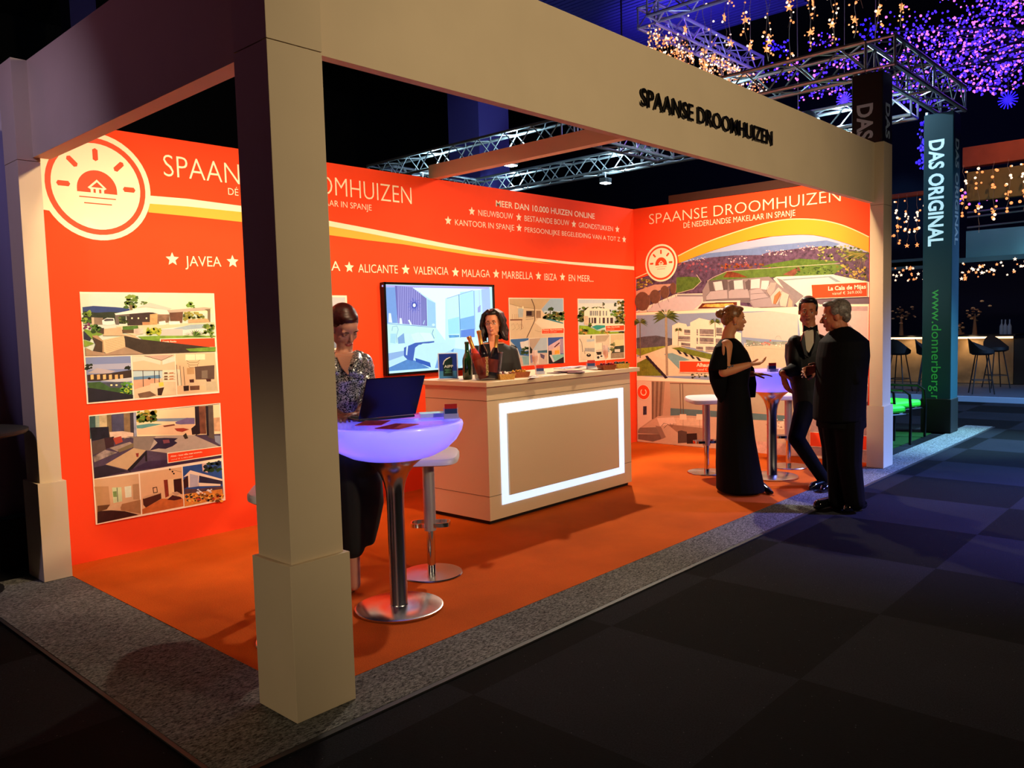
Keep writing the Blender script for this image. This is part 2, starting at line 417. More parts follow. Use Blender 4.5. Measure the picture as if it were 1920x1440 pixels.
for t, a, b, tp in (('JAVEA', c1(347.5, 499), c1(415, 500), c1(347.5, 480)), ('MORAIRA', c1(520, 503), (122, 730), c1(520, 484)),
                    ('ALICANTE', (230, 738), (467, 745), (230, 688)), ('VALENCIA', (562, 750), (770, 753), (562, 703)), ('MALAGA', (853, 765), (1020, 768), (853, 720)),
                    ('MARBELLA', (1093, 775), (1277, 780), (1093, 730)), ('IBIZA', (1345, 785), (1420, 787), (1345, 745)), ('EN MEER...', (1492, 790), (1640, 795), (1492, 752)),
                    ('NIEUWBOUW', (950, 398), (1158, 420), (950, 362)), ('BESTAANDE BOUW', (1227, 430), (1495, 458), (1227, 397)), ('GRONDSTUKKEN', (1552, 468), (1757, 492), (1552, 438)),
                    ('KANTOOR IN SPANJE', (810, 455), (1165, 487), (810, 420)), ('PERSOONLIJKE BEGELEIDING VAN A TOT Z', (1228, 495), (1800, 553), (1228, 466))):
    A.text(t, CREAM, a, b, tp, -.004)
A.text('MEER DAN 10.000 HUIZEN ONLINE', CREAM, (1055, 342), (1648, 418), (1055, 305), .012)
for (x, y) in (c1(323, 486), c1(436, 490.5), (175, 708), (513, 722), (812, 738), (1056, 748), (1310, 760), (1454, 767)):
    p = A.pt(x, y); A.star(CREAM, p[0], p[1], .052)
for (x, y) in ((910, 372), (1192, 408), (1522, 449), (1783, 480), (768, 428), (1194, 472), (1824, 541)):
    p = A.pt(x, y); A.star(CREAM, p[0], p[1], .047)
A.build('printed_lettering', pr, wb)

# ---- right wall print
U2 = lambda P: P
A = Art('x', L_, (1180, 340, 2.77), .001)
A.text('SPAANSE DROOMHUIZEN', CREAM, (103, 224), (1098, 103), (103, 172), -.012)
A.text('DÉ NEDERLANDSE MAKELAAR IN SPANJE', CREAM, (282, 243), (862, 178), (282, 215), -.006)
A.build('printed_lettering', pr, wr)
def M1(x, y): return ((1190+x/8-1180)*2.77, (420+y/8-340)*2.77)
def M2(x, y): return ((1400+x/8-1180)*2.77, (420+y/8-340)*2.77)
def M3(x, y): return ((1190+x/5.333-1180)*2.77, (570+y/5.333-340)*2.77)
def M4(x, y): return ((1400+x/4.646-1180)*2.77, (570+y/4.646-340)*2.77)
A = Art('x', L_, (1180, 340, 2.77), .001)
low = [M1(20, 830), M1(300, 760), M1(660, 590), M1(900, 490), M1(1200, 390), M1(1500, 300), M1(1700, 250), M2(0, 265), M2(400, 185), M2(750, 155), M2(1000, 165), M2(1300, 225), M2(1500, 290), M2(1700, 370), M2(1840, 425)]
# hillside terrace picture
A.poly('a9b4d6', low+[M2(1840, 1210), M1(22, 1310)], .0)
A.poly('6f86bd', [M1(800, 520), M1(1100, 440), M1(1900, 350), M2(0, 360), M2(600, 300), M2(1200, 245), M2(1400, 300), M2(1100, 420), M1(1700, 480), M1(800, 560)], .1)
A.poly('5d4560', [M1(660, 590), M1(900, 540), M1(1150, 500), M1(1500, 470), M1(1900, 465), M2(300, 430), M2(900, 350), M2(1200, 330), M2(1840, 430), M2(1840, 1210), M1(22, 1310), M1(25, 830)], .7)
A.blobs(['e8c4cc', 'c890a0', 'a26a80'], (*M1(1380, 480), *M1(1680, 580)), 22, 5, .3, 2)
A.blobs(['f0d0d8', 'd8a4b0'], (*M1(820, 490), *M1(1060, 560)), 18, 4, .3, 3)
A.blobs(['f2d4d8', 'e6bcc4', 'b98a98'], (*M2(180, 390), *M2(680, 470)), 30, 5, .3, 4)
A.blobs(['f2d4d8', 'd0a0a8'], (*M2(760, 320), *M2(1100, 400)), 22, 5, .3, 5)
A.blobs(['7a3f5a', '8f4d63', '5a3550', 'a05a66'], (*M1(660, 580), *M1(1900, 720)), 60, 9, .5, 6)
A.blobs(['8a3c22', 'a04a28', '6d4a24', '7d5228'], (*M1(1300, 600), *M2(560, 660)), 45, 8, .6, 7)
A.poly('55702e', [M1(630, 800), M1(800, 790), M1(950, 800), M1(1000, 870), M1(890, 960), M1(700, 1030), M1(620, 1030)], .35)
A.poly('5e7a34', [M1(1120, 850), M1(1380, 710), M1(1900, 680), M2(0, 690), M2(700, 640), M2(1300, 600), M2(1500, 620), M2(1300, 760), M2(500, 800), M1(1900, 800)], .3)
A.poly('56742c', [M2(350, 600), M2(800, 520), M2(1400, 560), M2(1300, 590), M2(700, 640), M2(200, 650)], .4)
A.poly('7a3d26', [M1(1330, 800), M1(1400, 700), M1(1560, 740), M1(1700, 800)], .5)
A.poly('7d4a3a', [M2(540, 760), M2(780, 640), M2(820, 700), M2(700, 780)], .5)
A.blobs(['3c5a20', '5a7a2a', '2f4a1c', '6a8a34'], (*M2(740, 630), *M2(1300, 760)), 70, 7, .6, 8)
A.line('d8c8b0', [M1(640, 1040), M1(880, 975), M1(1000, 860), M1(930, 760)], 2.6); A.line('d8c8b0', [M1(1090, 860), M1(1180, 800), M1(1390, 710), M2(0, 685), M2(800, 630), M2(1400, 590)], 2.2)
A.blobs(['6f7a3a', '8d9450', '4a5526', 'b0a860', '39451f'], (*M2(1080, 330), *M2(1830, 560)), 110, 8, .6, 9)
for i in range(22):
    x0 = M2(1800, 440); a = PI*(.55+.55*i/22); r_ = 120+30*(i % 3)
    A.poly(['8e8c3c', '5f6a2c', 'b59a4a', '3d4a20'][i % 4], [x0, (x0[0]+r_*.5*math.cos(a)-2, x0[1]+r_*.35*math.sin(a)*.6+3), (x0[0]+r_*.8*math.cos(a), x0[1]+r_*.62*math.sin(a)), (x0[0]+r_*.5*math.cos(a)+2, x0[1]+r_*.35*math.sin(a)*.6-3)], .2)
A.blobs(['9c8a3c', '6f6a2c', '39451f', 'c0a050'], (*M2(1350, 600), *M2(1800, 860)), 70, 9, .6, 10)
A.poly('e9dccb', [M1(22, 1310), M1(620, 1050), M1(1040, 1040), M1(1040, 1160), M1(1900, 1260), M2(1840, 1210), M2(1840, 870), M2(1300, 760), M2(450, 790), M2(400, 820), M2(780, 1250), M1(22, 1320)], .03)
A.poly('f4e8d4', [M2(450, 795), M2(1300, 755), M2(1640, 870), M2(980, 910), M2(1000, 1060), M2(800, 1080)], .02)
A.poly('8c8388', [M2(450, 810), M2(520, 830), M2(860, 1080), M2(700, 1230), M2(650, 1100)], .1)
A.poly('8ea0ac', [M2(520, 830), M2(1260, 780), M2(1420, 870), M2(1340, 870), M2(1230, 800), M2(560, 850)], .1)
A.poly('6f5f6c', [M2(1000, 1130), M2(1840, 1095), M2(1840, 1200), M2(1100, 1205)], .1)
A.poly('cdbfc6', [M1(640, 1080), M1(1030, 1080), M1(1000, 1190), M1(880, 1290), M1(180, 1310), M1(300, 1200)], .05)
A.poly('8f8890', [M1(640, 1060), M1(1040, 1060), M1(1040, 1088), M1(640, 1088)])
# long table and chairs
A.blobs(['c8a83a', 'e0c860', '5a6a2a', '8a7a30'], (*M1(40, 820), *M1(330, 980)), 45, 7, .5, 11)
A.poly('c99a86', [M1(22, 1010), M1(300, 910), M1(575, 895), M1(560, 915), M1(25, 1150)], .1)
for i, (x, y, w_, h_) in enumerate(((120, 1160, 120, 150), (310, 1090, 85, 110), (455, 1020, 70, 100), (580, 965, 50, 90))):
    A.ell('6f4a3c', *M1(x, y), w_*.33, h_*.33, .2); A.line('a87862', [M1(x+w_*.9, y-h_*.7), M1(x+w_*.95, y+h_*.2), M1(x+w_*.5, y+h_*.9)], 2)
    A.line('4a2a2a', [M1(x-w_*.3, y+h_*.7), M1(x-w_*.6, y+h_*1.5)], 1.6); A.line('4a2a2a', [M1(x+w_*.5, y+h_*.8), M1(x+w_*.9, y+h_*1.5)], 1.6)
# corner sofa
A.poly('93868a', [M1(1020, 1000), M1(1100, 860), M1(1900, 800), M2(340, 790), M2(700, 1080), M2(720, 1240), M1(1780, 1255), M1(1730, 1180), M1(1030, 1160)], .04)
for x0, x1 in ((1110, 1400), (1410, 1640), (1660, 1740)): A.poly('665a5e', [M1(x0, 870), M1(x0+40, 845), M1(x1-30, 828), M1(x1, 850), M1(x1, 985), M1(x0+20, 1010)], .06)
A.poly('b5a8ae', [M1(1080, 1080), M1(1140, 1010), M1(1390, 985), M1(1400, 1120), M1(1080, 1140)], .03); A.poly('afa2a8', [M1(1410, 1010), M1(1450, 985), M1(1700, 975), M1(1730, 1110), M1(1410, 1120)], .03)
A.poly('7a6e74', [M1(1070, 1140), M1(1735, 1112), M1(1735, 1160), M1(1070, 1160)], .05)
A.poly('b0a3aa', [M1(1730, 1000), M2(200, 960), M2(330, 1100), M1(1740, 1140)], .03); A.poly('a4979e', [M1(1740, 1145), M2(340, 1105), M2(500, 1230), M1(1790, 1250)], .03)
for P in ([M1(1180, 875), M1(1310, 855), M1(1335, 990), M1(1210, 1008)], [M1(1490, 850), M1(1625, 838), M1(1635, 975), M1(1500, 990)], [M1(1750, 835), M1(1885, 820), M1(1880, 960), M1(1745, 970)], [M2(230, 850), M2(340, 850), M2(330, 990), M2(215, 975)]): A.poly('ddd3d6', P, .03)
A.poly('b8a4a0', [M2(360, 880), M2(450, 880), M2(420, 1000), M2(360, 1080), M2(300, 1020)], .05); A.poly('cbbcb4', [M2(480, 950), M2(540, 1000), M2(470, 1200), M2(390, 1200), M2(360, 1090)], .05)
A.poly('bb7a4e', [M2(500, 1000), M2(525, 1060), M2(440, 1205), M2(400, 1190), M2(420, 1080)], .05); A.poly('d8c0b2', [M2(540, 1010), M2(640, 1060), M2(600, 1240), M2(510, 1230), M2(500, 1150)], .05); A.poly('d0a88e', [M2(640, 1100), M2(690, 1160), M2(690, 1240), M2(620, 1240)], .05)
for q in ([M1(1080, 1080), M1(1140, 1010), M1(1390, 985), M1(1400, 1120), M1(1075, 1142)], [M1(1410, 1120), M1(1410, 1010), M1(1450, 985), M1(1700, 975), M1(1735, 1110), M1(1410, 1122)], [M1(1735, 1000), M1(1735, 1160)], [M1(1740, 1142), M2(330, 1102)], [M1(1745, 1050), M2(300, 1035)], [M1(1405, 870), M1(1408, 1000)], [M1(1650, 850), M1(1655, 990)], [M1(1030, 1160), M1(1735, 1165)], [M2(530, 1000), M2(500, 1060), M2(440, 1205), M2(400, 1195)], [M2(640, 1065), M2(600, 1240)], [M2(350, 880), M2(300, 1000), M2(350, 1090)], [M1(1335, 860), M1(1345, 990)], [M1(1190, 880), M1(1215, 1010)]):
    A.line('4a3c42', q, 1.5)
A.poly('eadccc', [M1(890, 1285), M1(1060, 1160), M1(1590, 1145), M1(1590, 1265), M1(1540, 1265), M1(1540, 1170), M1(1080, 1180), M1(950, 1285)])
A.poly('6a2f20', [M1(950, 1270), M1(1020, 1190), M1(1535, 1170), M1(1535, 1250)], .2); A.poly('ffb65a', [M1(1020, 1240), M1(1060, 1205), M1(1480, 1188), M1(1500, 1215), M1(1300, 1250)], .6)
# orange arc and its white line
arc = [M1(655, 480), M1(1000, 310), M1(1400, 160), M1(1900, 5), M2(560, -62), M2(850, -75), M2(1130, -55), M2(1400, 5), M2(1620, 90), M2(1840, 195)]
def cr_(P, k=6):
    out = []
    for i in range(len(P)-1):
        a, b, c, d = P[max(i-1, 0)], P[i], P[i+1], P[min(i+2, len(P)-1)]
        for j in range(k):
            t = j/k; out.append(tuple(.5*(2*b[q]+(c[q]-a[q])*t+(2*a[q]-5*b[q]+4*c[q]-d[q])*t*t+(3*b[q]-a[q]-3*c[q]+d[q])*t**3) for q in (0, 1)))
    return out+[P[-1]]
lowo = cr_([low[i] for i in (2, 4, 6, 8, 10, 12, 14)])
arc = cr_(arc)
A.poly('f7a02c', arc+lowo[::-1])
A.poly(RED, [M1(20, 400), M1(655, 400), M1(655, 480), M1(670, 585), M1(300, 745), M1(20, 830)])
A.line('ffd9a8', arc, 5.2); A.line('ffd9a8', [M1(20, 812), M1(170, 745), M1(300, 690)], 4.5)
c_ = A.pt(*M1(402, 585)); A.logo(c_[0], c_[1], .232, RED, CREAM, -1)
A.build('mural_picture', pr, wr)

A = Art('x', L_, (1180, 340, 2.77), .012)
A.poly(CREAM, [M3(18, 85), M3(1280, 40), M2(800, 1240), M2(1840, 1200), M2(1840, 1262), M4(1060, 850), M4(1060, 1400), (45, 1352)])   # white margins
# villa garden picture
bl = [M3(22, 112), M3(1280, 70), M4(230, 62), M4(450, 92), M4(520, 700), M3(1280, 790), M3(30, 718)]
A.poly('8f9fc0', bl, .03)
A.poly('c8c8be', [M3(1080, 90), M4(230, 62), M4(450, 92), M4(450, 330), M3(1080, 330)], .03)
A.poly('5b5560', [M3(22, 340), M3(100, 325), M3(220, 315), M3(380, 345), M3(380, 420), M3(25, 450)], .4)
A.poly('8e9a30', [M3(22, 445), M3(300, 420), M3(400, 425), M3(300, 480), M3(60, 520), M3(22, 500)], .4)
A.poly('e8d8b8', [M3(30, 530), M3(400, 400), M3(800, 540), M3(860, 720), M3(30, 718)], .06)
A.poly('75822c', [M3(28, 590), M3(130, 540), M3(260, 650), M3(320, 718), M3(28, 718)], .35); A.poly('74802c', [M3(370, 440), M3(460, 430), M3(850, 520), M3(780, 560), M3(560, 510)], .4)
A.poly('7fa8b0', [M3(300, 500), M3(380, 488), M3(560, 560), M3(460, 575), M3(450, 650)], .1)
A.poly('f6ead2', [M3(380, 215), M3(440, 185), M3(520, 200), M3(530, 225), M3(560, 220), M3(560, 185), M3(650, 140), M3(760, 165), M3(880, 190), M3(900, 240), M3(1070, 290), M3(1070, 470), M3(850, 520), M3(600, 440), M3(380, 410)], .03)
for (x, y, w_, h_) in ((500, 255, 60, 50), (440, 320, 120, 50), (470, 385, 40, 40), (510, 390, 50, 40), (655, 250, 140, 70), (820, 235, 60, 80), (655, 335, 140, 60), (815, 345, 60, 60), (620, 425, 70, 40), (715, 425, 130, 50), (625, 250, 14, 60), (625, 335, 14, 60)):
    A.poly('877c7c', [M3(x, y), M3(x+w_, y+4), M3(x+w_, y+h_+4), M3(x, y+h_)], .5)
    A.line('efe2cc', [M3(x, y+h_*.75), M3(x+w_, y+h_*.75+4)], 3)
for i in range(4): A.poly('2a2630', [M3(420+i*65, 455+i*24), M3(450+i*65, 462+i*24), M3(480+i*65, 500+i*24), M3(455+i*65, 500+i*24)], .3)
for i in range(7): x = 110+i*28; y = 520+i*30; A.poly('2c2434', [M3(x, y), M3(x+25, y-5), M3(x+60, y+40), M3(x+30, y+46)], .3)
A.blobs(['3a3f1c', '55602a', '2c3018'], (*M3(560, 690), *M3(740, 740)), 14, 7, .5, 13)
A.palm(*M3(60, 185), 42, '3c4a20', '7a6a56', 5, M3(62, 540), 1); A.palm(*M3(320, 130), 72, '56602a', 'a8957e', 12, M3(330, 715), 2); A.palm(*M3(445, 260), 22, '39451f', '7a6a56', 2, M3(440, 420), 4); A.palm(*M3(810, 180), 34, '4a5526', '7a6a56', 3, M3(815, 330), 5)
# harbour town picture beside the villa
A.poly('d9c3a8', [M4(0, 360), M4(400, 330), M4(520, 700), M3(1100, 700), M3(1100, 380)], .04)
A.poly('8a9488', [M4(0, 310), M4(130, 330), M4(360, 325), M4(380, 350), M4(0, 370)], .6)
A.blobs(['f0c8c0', 'e8a098', 'fff0e0', '8a8478'], (*M4(0, 335), *M4(370, 372)), 34, 4, .3, 14); A.blobs(['d86a60', 'e89a88'], (*M4(135, 318), *M4(215, 360)), 12, 6, .3, 15)
A.line('9a9a92', [(M4(280, 310)[0]+15*math.cos(a/8*PI), M4(280, 310)[1]-20*math.sin(a/8*PI)) for a in range(9)], 1.2)
A.line('c8b090', [M4(60, 380), M4(400, 400)], 1.2); A.line('c8b090', [M4(60, 380), M4(70, 560)], 1)
# living room picture on the right
A.poly('bba0a0', [M4(560, 20), M4(1060, 20), M4(1060, 700), M4(560, 700)], .1); A.poly('d8c0b8', [M4(860, 60), M4(1060, 60), M4(1060, 470), M4(980, 460), M4(900, 180)], .05)
A.poly('7f8088', [M4(900, 180), M4(960, 240), M4(1030, 460), M4(980, 470)], .1); A.poly('1a1216', [M4(900, 448), M4(1060, 444), M4(1060, 460), M4(900, 464)]); A.poly('6f5560', [M4(900, 480), M4(1060, 478), M4(1060, 500), M4(900, 505)], .3); A.poly('8a6a70', [M4(960, 640), M4(1060, 640), M4(1060, 685), M4(960, 690)], .3)
A.poly('ad8c88', [M4(560, 720), M4(1060, 715), M4(1060, 1400), M4(560, 1300)], .25)
A.poly('59484e', [M4(900, 860), M4(1060, 850), M4(1060, 925), M4(900, 920)], .7); A.poly('8d7076', [M4(930, 930), M4(1060, 925), M4(1060, 1050), M4(930, 1050)], .5)
# seaside lounge picture
A.poly('c4a288', [M3(30, 762), M3(870, 790), M4(560, 730), M4(560, 1330), (45, 1350)], .04)
A.poly('b4a48c', [M3(360, 790), M4(480, 760), M4(480, 960), M3(365, 1045)], .03)
A.poly('5c7a80', [M3(365, 1040), M4(60, 950), M4(400, 975), M4(400, 1020), M3(365, 1125)], .1)
A.poly('e4ccb4', [M3(30, 762), M3(175, 772), M3(180, 1150), M3(40, 1250)], .03)
for i in range(6): A.poly(['7d6452', 'a58a72'][i % 2], [M3(178+i*22, 775), M3(200+i*22, 775), M3(196+i*18, 1150-i*8), M3(178+i*18, 1150-i*6)], .1)
for x in (460, 487): A.line('6e5446', [M3(x, 795), M3(x+8, 1100)], 4)
A.line('6e4a3c', [M3(360, 792), M3(870, 800), M4(560, 765)], 4)
A.poly('3a3448', [M3(92, 1022), M3(128, 1020), M3(128, 1105), M3(92, 1108)], 1.)
A.poly('cfae94', [M3(40, 1270), M3(240, 1120), M3(480, 1110), M3(830, 1130), M4(300, 1030), M4(560, 1150), M4(560, 1330), (45, 1350)], .05)
A.poly('ecd2bc', [M3(230, 1140), M3(400, 1130), M3(440, 1190), M3(260, 1220)], .05); A.poly('e2c4a8', [M3(400, 1135), M3(700, 1140), M3(710, 1215), M3(430, 1210)], .12)
A.poly('a07c66', [M3(330, 1200), M3(700, 1240), M3(705, 1380), M3(560, 1380)], .08)
for x in (492, 658): A.poly('f2dcc0', [M3(x-32, 1100), M3(x+32, 1100), M3(x+36, 1155), M3(x-36, 1155)]); A.line('8a6a50', [M3(x, 1155), M3(x, 1250)], 1.6)
A.poly('8c7264', [M3(40, 1270), M3(60, 1235), M3(230, 1230), M3(275, 1270), M3(275, 1300), M3(40, 1290)], .1); A.poly('7c5f54', [M3(42, 1300), M3(275, 1300), M3(275, 1350), M3(190, 1375), M3(42, 1350)], .1)
A.poly('98796a', [M3(215, 1215), M3(270, 1225), M3(320, 1330), M3(280, 1350)], .1)
A.line('2a1c18', [M3(275, 1220), M3(300, 1190), M3(340, 1200), M3(300, 1240)], 2.2); A.line('2a1c18', [M3(360, 1190), M3(380, 1230), M3(400, 1190)], 1.8)
A.poly('5b4640', [M3(440, 1270), M3(475, 1262), M3(530, 1275), M3(530, 1385), M3(440, 1390)], .1); A.poly('33201e', [M3(528, 1295), M3(630, 1290), M3(635, 1395), M3(530, 1395)], .1)
A.poly('efd9c2', [M4(200, 1040), M4(330, 1020), M4(330, 1090), M4(215, 1080)], .3); A.blobs(['e8c8a8', 'f0dcc4', 'a87c64'], (*M4(180, 1000), *M4(420, 1090)), 25, 5, .2, 17)
A.poly('4a3230', [M4(200, 1085), M4(270, 1090), M4(270, 1150), M4(200, 1150)], .2); A.line('4a3230', [M4(245, 1100), M4(245, 1270), M4(180, 1270)], 1.6)
A.poly('d8a898', [M4(60, 1190), M4(300, 1210), M4(540, 1240), M4(540, 1330), M4(100, 1300)], .2)
A.build('mural_picture', pr, wr)
A = Art('x', L_, (1180, 340, 2.77), .022)
def banner(P, rows):
    A.poly(CREAM, [(P[0][0]-2.5, P[0][1]-2.5), (P[1][0]+1, P[1][1]-2.5), (P[2][0]+1, P[2][1]+2.5), (P[3][0]-2.5, P[3][1]+2.5)]); A.poly(RED, P)
    for t, a, b, h, bo in rows: A.text(t, CREAM, a, b, (a[0], a[1]-h), bo)
banner([M2(985, 915), M2(1815, 875), M2(1815, 1085), M2(1000, 1115)], [('La Cala de Mijas', M2(1235, 998), M2(1800, 968), 21, .02), ('vanaf € 369.000', M2(1295, 1063), M2(1740, 1040), 14, -.01)])
banner([M3(460, 572), M3(860, 575), M3(860, 682), M3(460, 680)], [('Alhaurin', M3(627, 625), M3(800, 627), 19, .02), ('vanaf € 289.000', M3(637, 665), M3(850, 665), 12, -.01)])
banner([M4(780, 515), M4(1055, 512), M4(1055, 637), M4(780, 640)], [('Manilva Bosque', M4(800, 570), M4(1050, 570), 16, .02)])
banner([M4(560, 1115), M4(1052, 1150), M4(1052, 1270), M4(560, 1235)], [('Marbella', M4(800, 1195), M4(968, 1200), 16, .02), ('vanaf € 495.000', M4(700, 1235), M4(990, 1243), 12, -.01)])
A.disc(CREAM, *A.pt(*M3(98, 880)), .098); A.disc(RED, *A.pt(*M3(98, 880)), .092)
c_ = A.pt(*M3(98, 880))
A.wpoly(CREAM, [(c_[0]+.046*math.cos(a), c_[1]+.046*math.sin(a)) for a in [PI*.7+i*PI*1.6/20 for i in range(21)]]+[(c_[0]+.034*math.cos(a), c_[1]+.034*math.sin(a)) for a in [PI*.7+i*PI*1.6/20 for i in range(20, -1, -1)]])
A.build('caption_banner', pr, wr)

# ------------------------------------------------------------------ corner posts
def post(x0, x1, y0, y1, label, joint=True):
    t = thing('corner_post', label, 'post', ((x0+x1)/2, (y0+y1)/2, 0), group=None); a = (x1-x0)/2; b = (y1-y0)/2
    MB().box(-a, a, -b, b, HB, ZF-.025).build('shaft', cream, t, .0015)
    MB().box(-a-PE, a+PE, -b-PE, b+PE, .012, HB).build('plinth', cream, t, .0015)
    MB().box(-a-.001, a+.001, -b-.001, b+.001, ZF-.022, ZT).build('capital', cream, t, .0015)
    return t
post(0, PW, 0, PW, 'thick cream square post at the near corner, standing in front of the laptop table')
post(L_-PW, L_, 0, PV, 'cream square post at the far right end of the fascia, beside the two men')
post(0, PV, D_-PW, D_, 'cream square post at the far left, against the end of the red back wall')
MB().box(PW+.002, L_-PW-.002, RC, RC+.055, ZF, ZT).build('fascia_board', cream, None, .001)
tag(bpy.data.objects['fascia_board'], 'long cream fascia board bearing the black raised lettering, over the open front', 'fascia board')
f2 = MB().box(RC, RC+.10, PW+.002, D_-PW-.002, ZF, ZT).build('fascia_board', cream, None, .001)
tag(f2, 'shorter dark side fascia board without lettering, running from near post to the left post', 'fascia board')
b3 = MB().box(3.655, 3.745, RC+.055, D_+.045, ZW, ZW+.13).build('cross_beam', cream, None, .001)
tag(b3, 'cream cross beam lit from below, spanning from the back wall top to the front fascia', 'beam')
MB().box(L_-.02, L_+.10, .8, 2.6, ZW, ZW+.10).build('cable_box', mat('brown_board', '3a1a10', .7), wr)

# raised black letters on the front fascia
t = thing('raised_lettering', 'black raised capital letters spelling the stand name on the cream front fascia', 'sign', (4.0, RC, ZF))
a = ony(1206, 196, RC-.03); b = ony(1452, 272, RC-.03); tp = ony(1206, 163, RC-.03)
v, f, _ = text_geo('SPAANSE DROOMHUIZEN', .008)
par = list(range(len(v)))
def fd(i):
    while par[i] != i: par[i] = par[par[i]]; i = par[i]
    return i
for q in f:
    for j in q[1:]: par[fd(q[0])] = fd(j)
isl = {}
for q in f: isl.setdefault(fd(q[0]), []).append(q)
lb = mat('black_acrylic', '08080a', .35)
Wd, Hh = b.x-a.x, tp.z-a.z
for k, qs in isl.items():
    ids = sorted({i for q in qs for i in q}); ix = {i: n for n, i in enumerate(ids)}; n = len(ids)
    fr = [(a.x+v[i][0]*Wd, RC-.018, a.z+v[i][1]*Hh+(b.z-a.z)*v[i][0]) for i in ids]
    bk = [(x, RC-.010, z) for x, y, z in fr]
    ed = {}
    for q in qs:
        for p, r_ in zip(q, q[1:]+q[:1]): ed[(p, r_)] = 1
    side = [(ix[p], ix[r_], ix[r_]+n, ix[p]+n) for (p, r_) in ed if (r_, p) not in ed]
    mm = MB().add(fr+bk, [tuple(ix[i] for i in q) for q in qs]+[tuple(ix[i]+n for i in q[::-1]) for q in qs]+side)
    cxs = sum(p[0] for p in fr)/n; czs = sum(p[2] for p in fr)/n
    mm.tube([(fr[0][0], RC-.012, fr[0][2]), (fr[0][0], RC-.0005, fr[0][2])], .006, 6)
    mm.build('letter', lb, t, world=True)
# ================================================================== posters, screen, counter, tables, stools
white_b = mat('poster_card', 'fff0da', .6)
def poster(x0, x1, z0, z1, crop, label, photos, banner=None, btext=(), group='property posters on the red back wall'):
    t = thing('property_poster', label, 'poster', ((x0+x1)/2, D_, z0), 0, group)
    MB().box(x0, x1, D_-.008, D_-.001, z0, z1).build('board', white_b, t, world=True)
    for fn, quad in photos:
        A = Art('y', D_-.008, crop, .0008); fn(A, quad); A.build('photo', pr, t)
    if banner:
        A = Art('y', D_-.008, crop, .006)
        q = banner; A.poly(CREAM, [(q[0][0]-9, q[0][1]-9), (q[1][0]+9, q[1][1]-9), (q[2][0]+9, q[2][1]+9), (q[3][0]-9, q[3][1]+9)]); A.poly(RED, q)
        for tx, a, b, h, bo in btext: A.text(tx, CREAM, a, b, (a[0], a[1]-h), bo)
        A.build('caption_banner', pr, t)
    return t
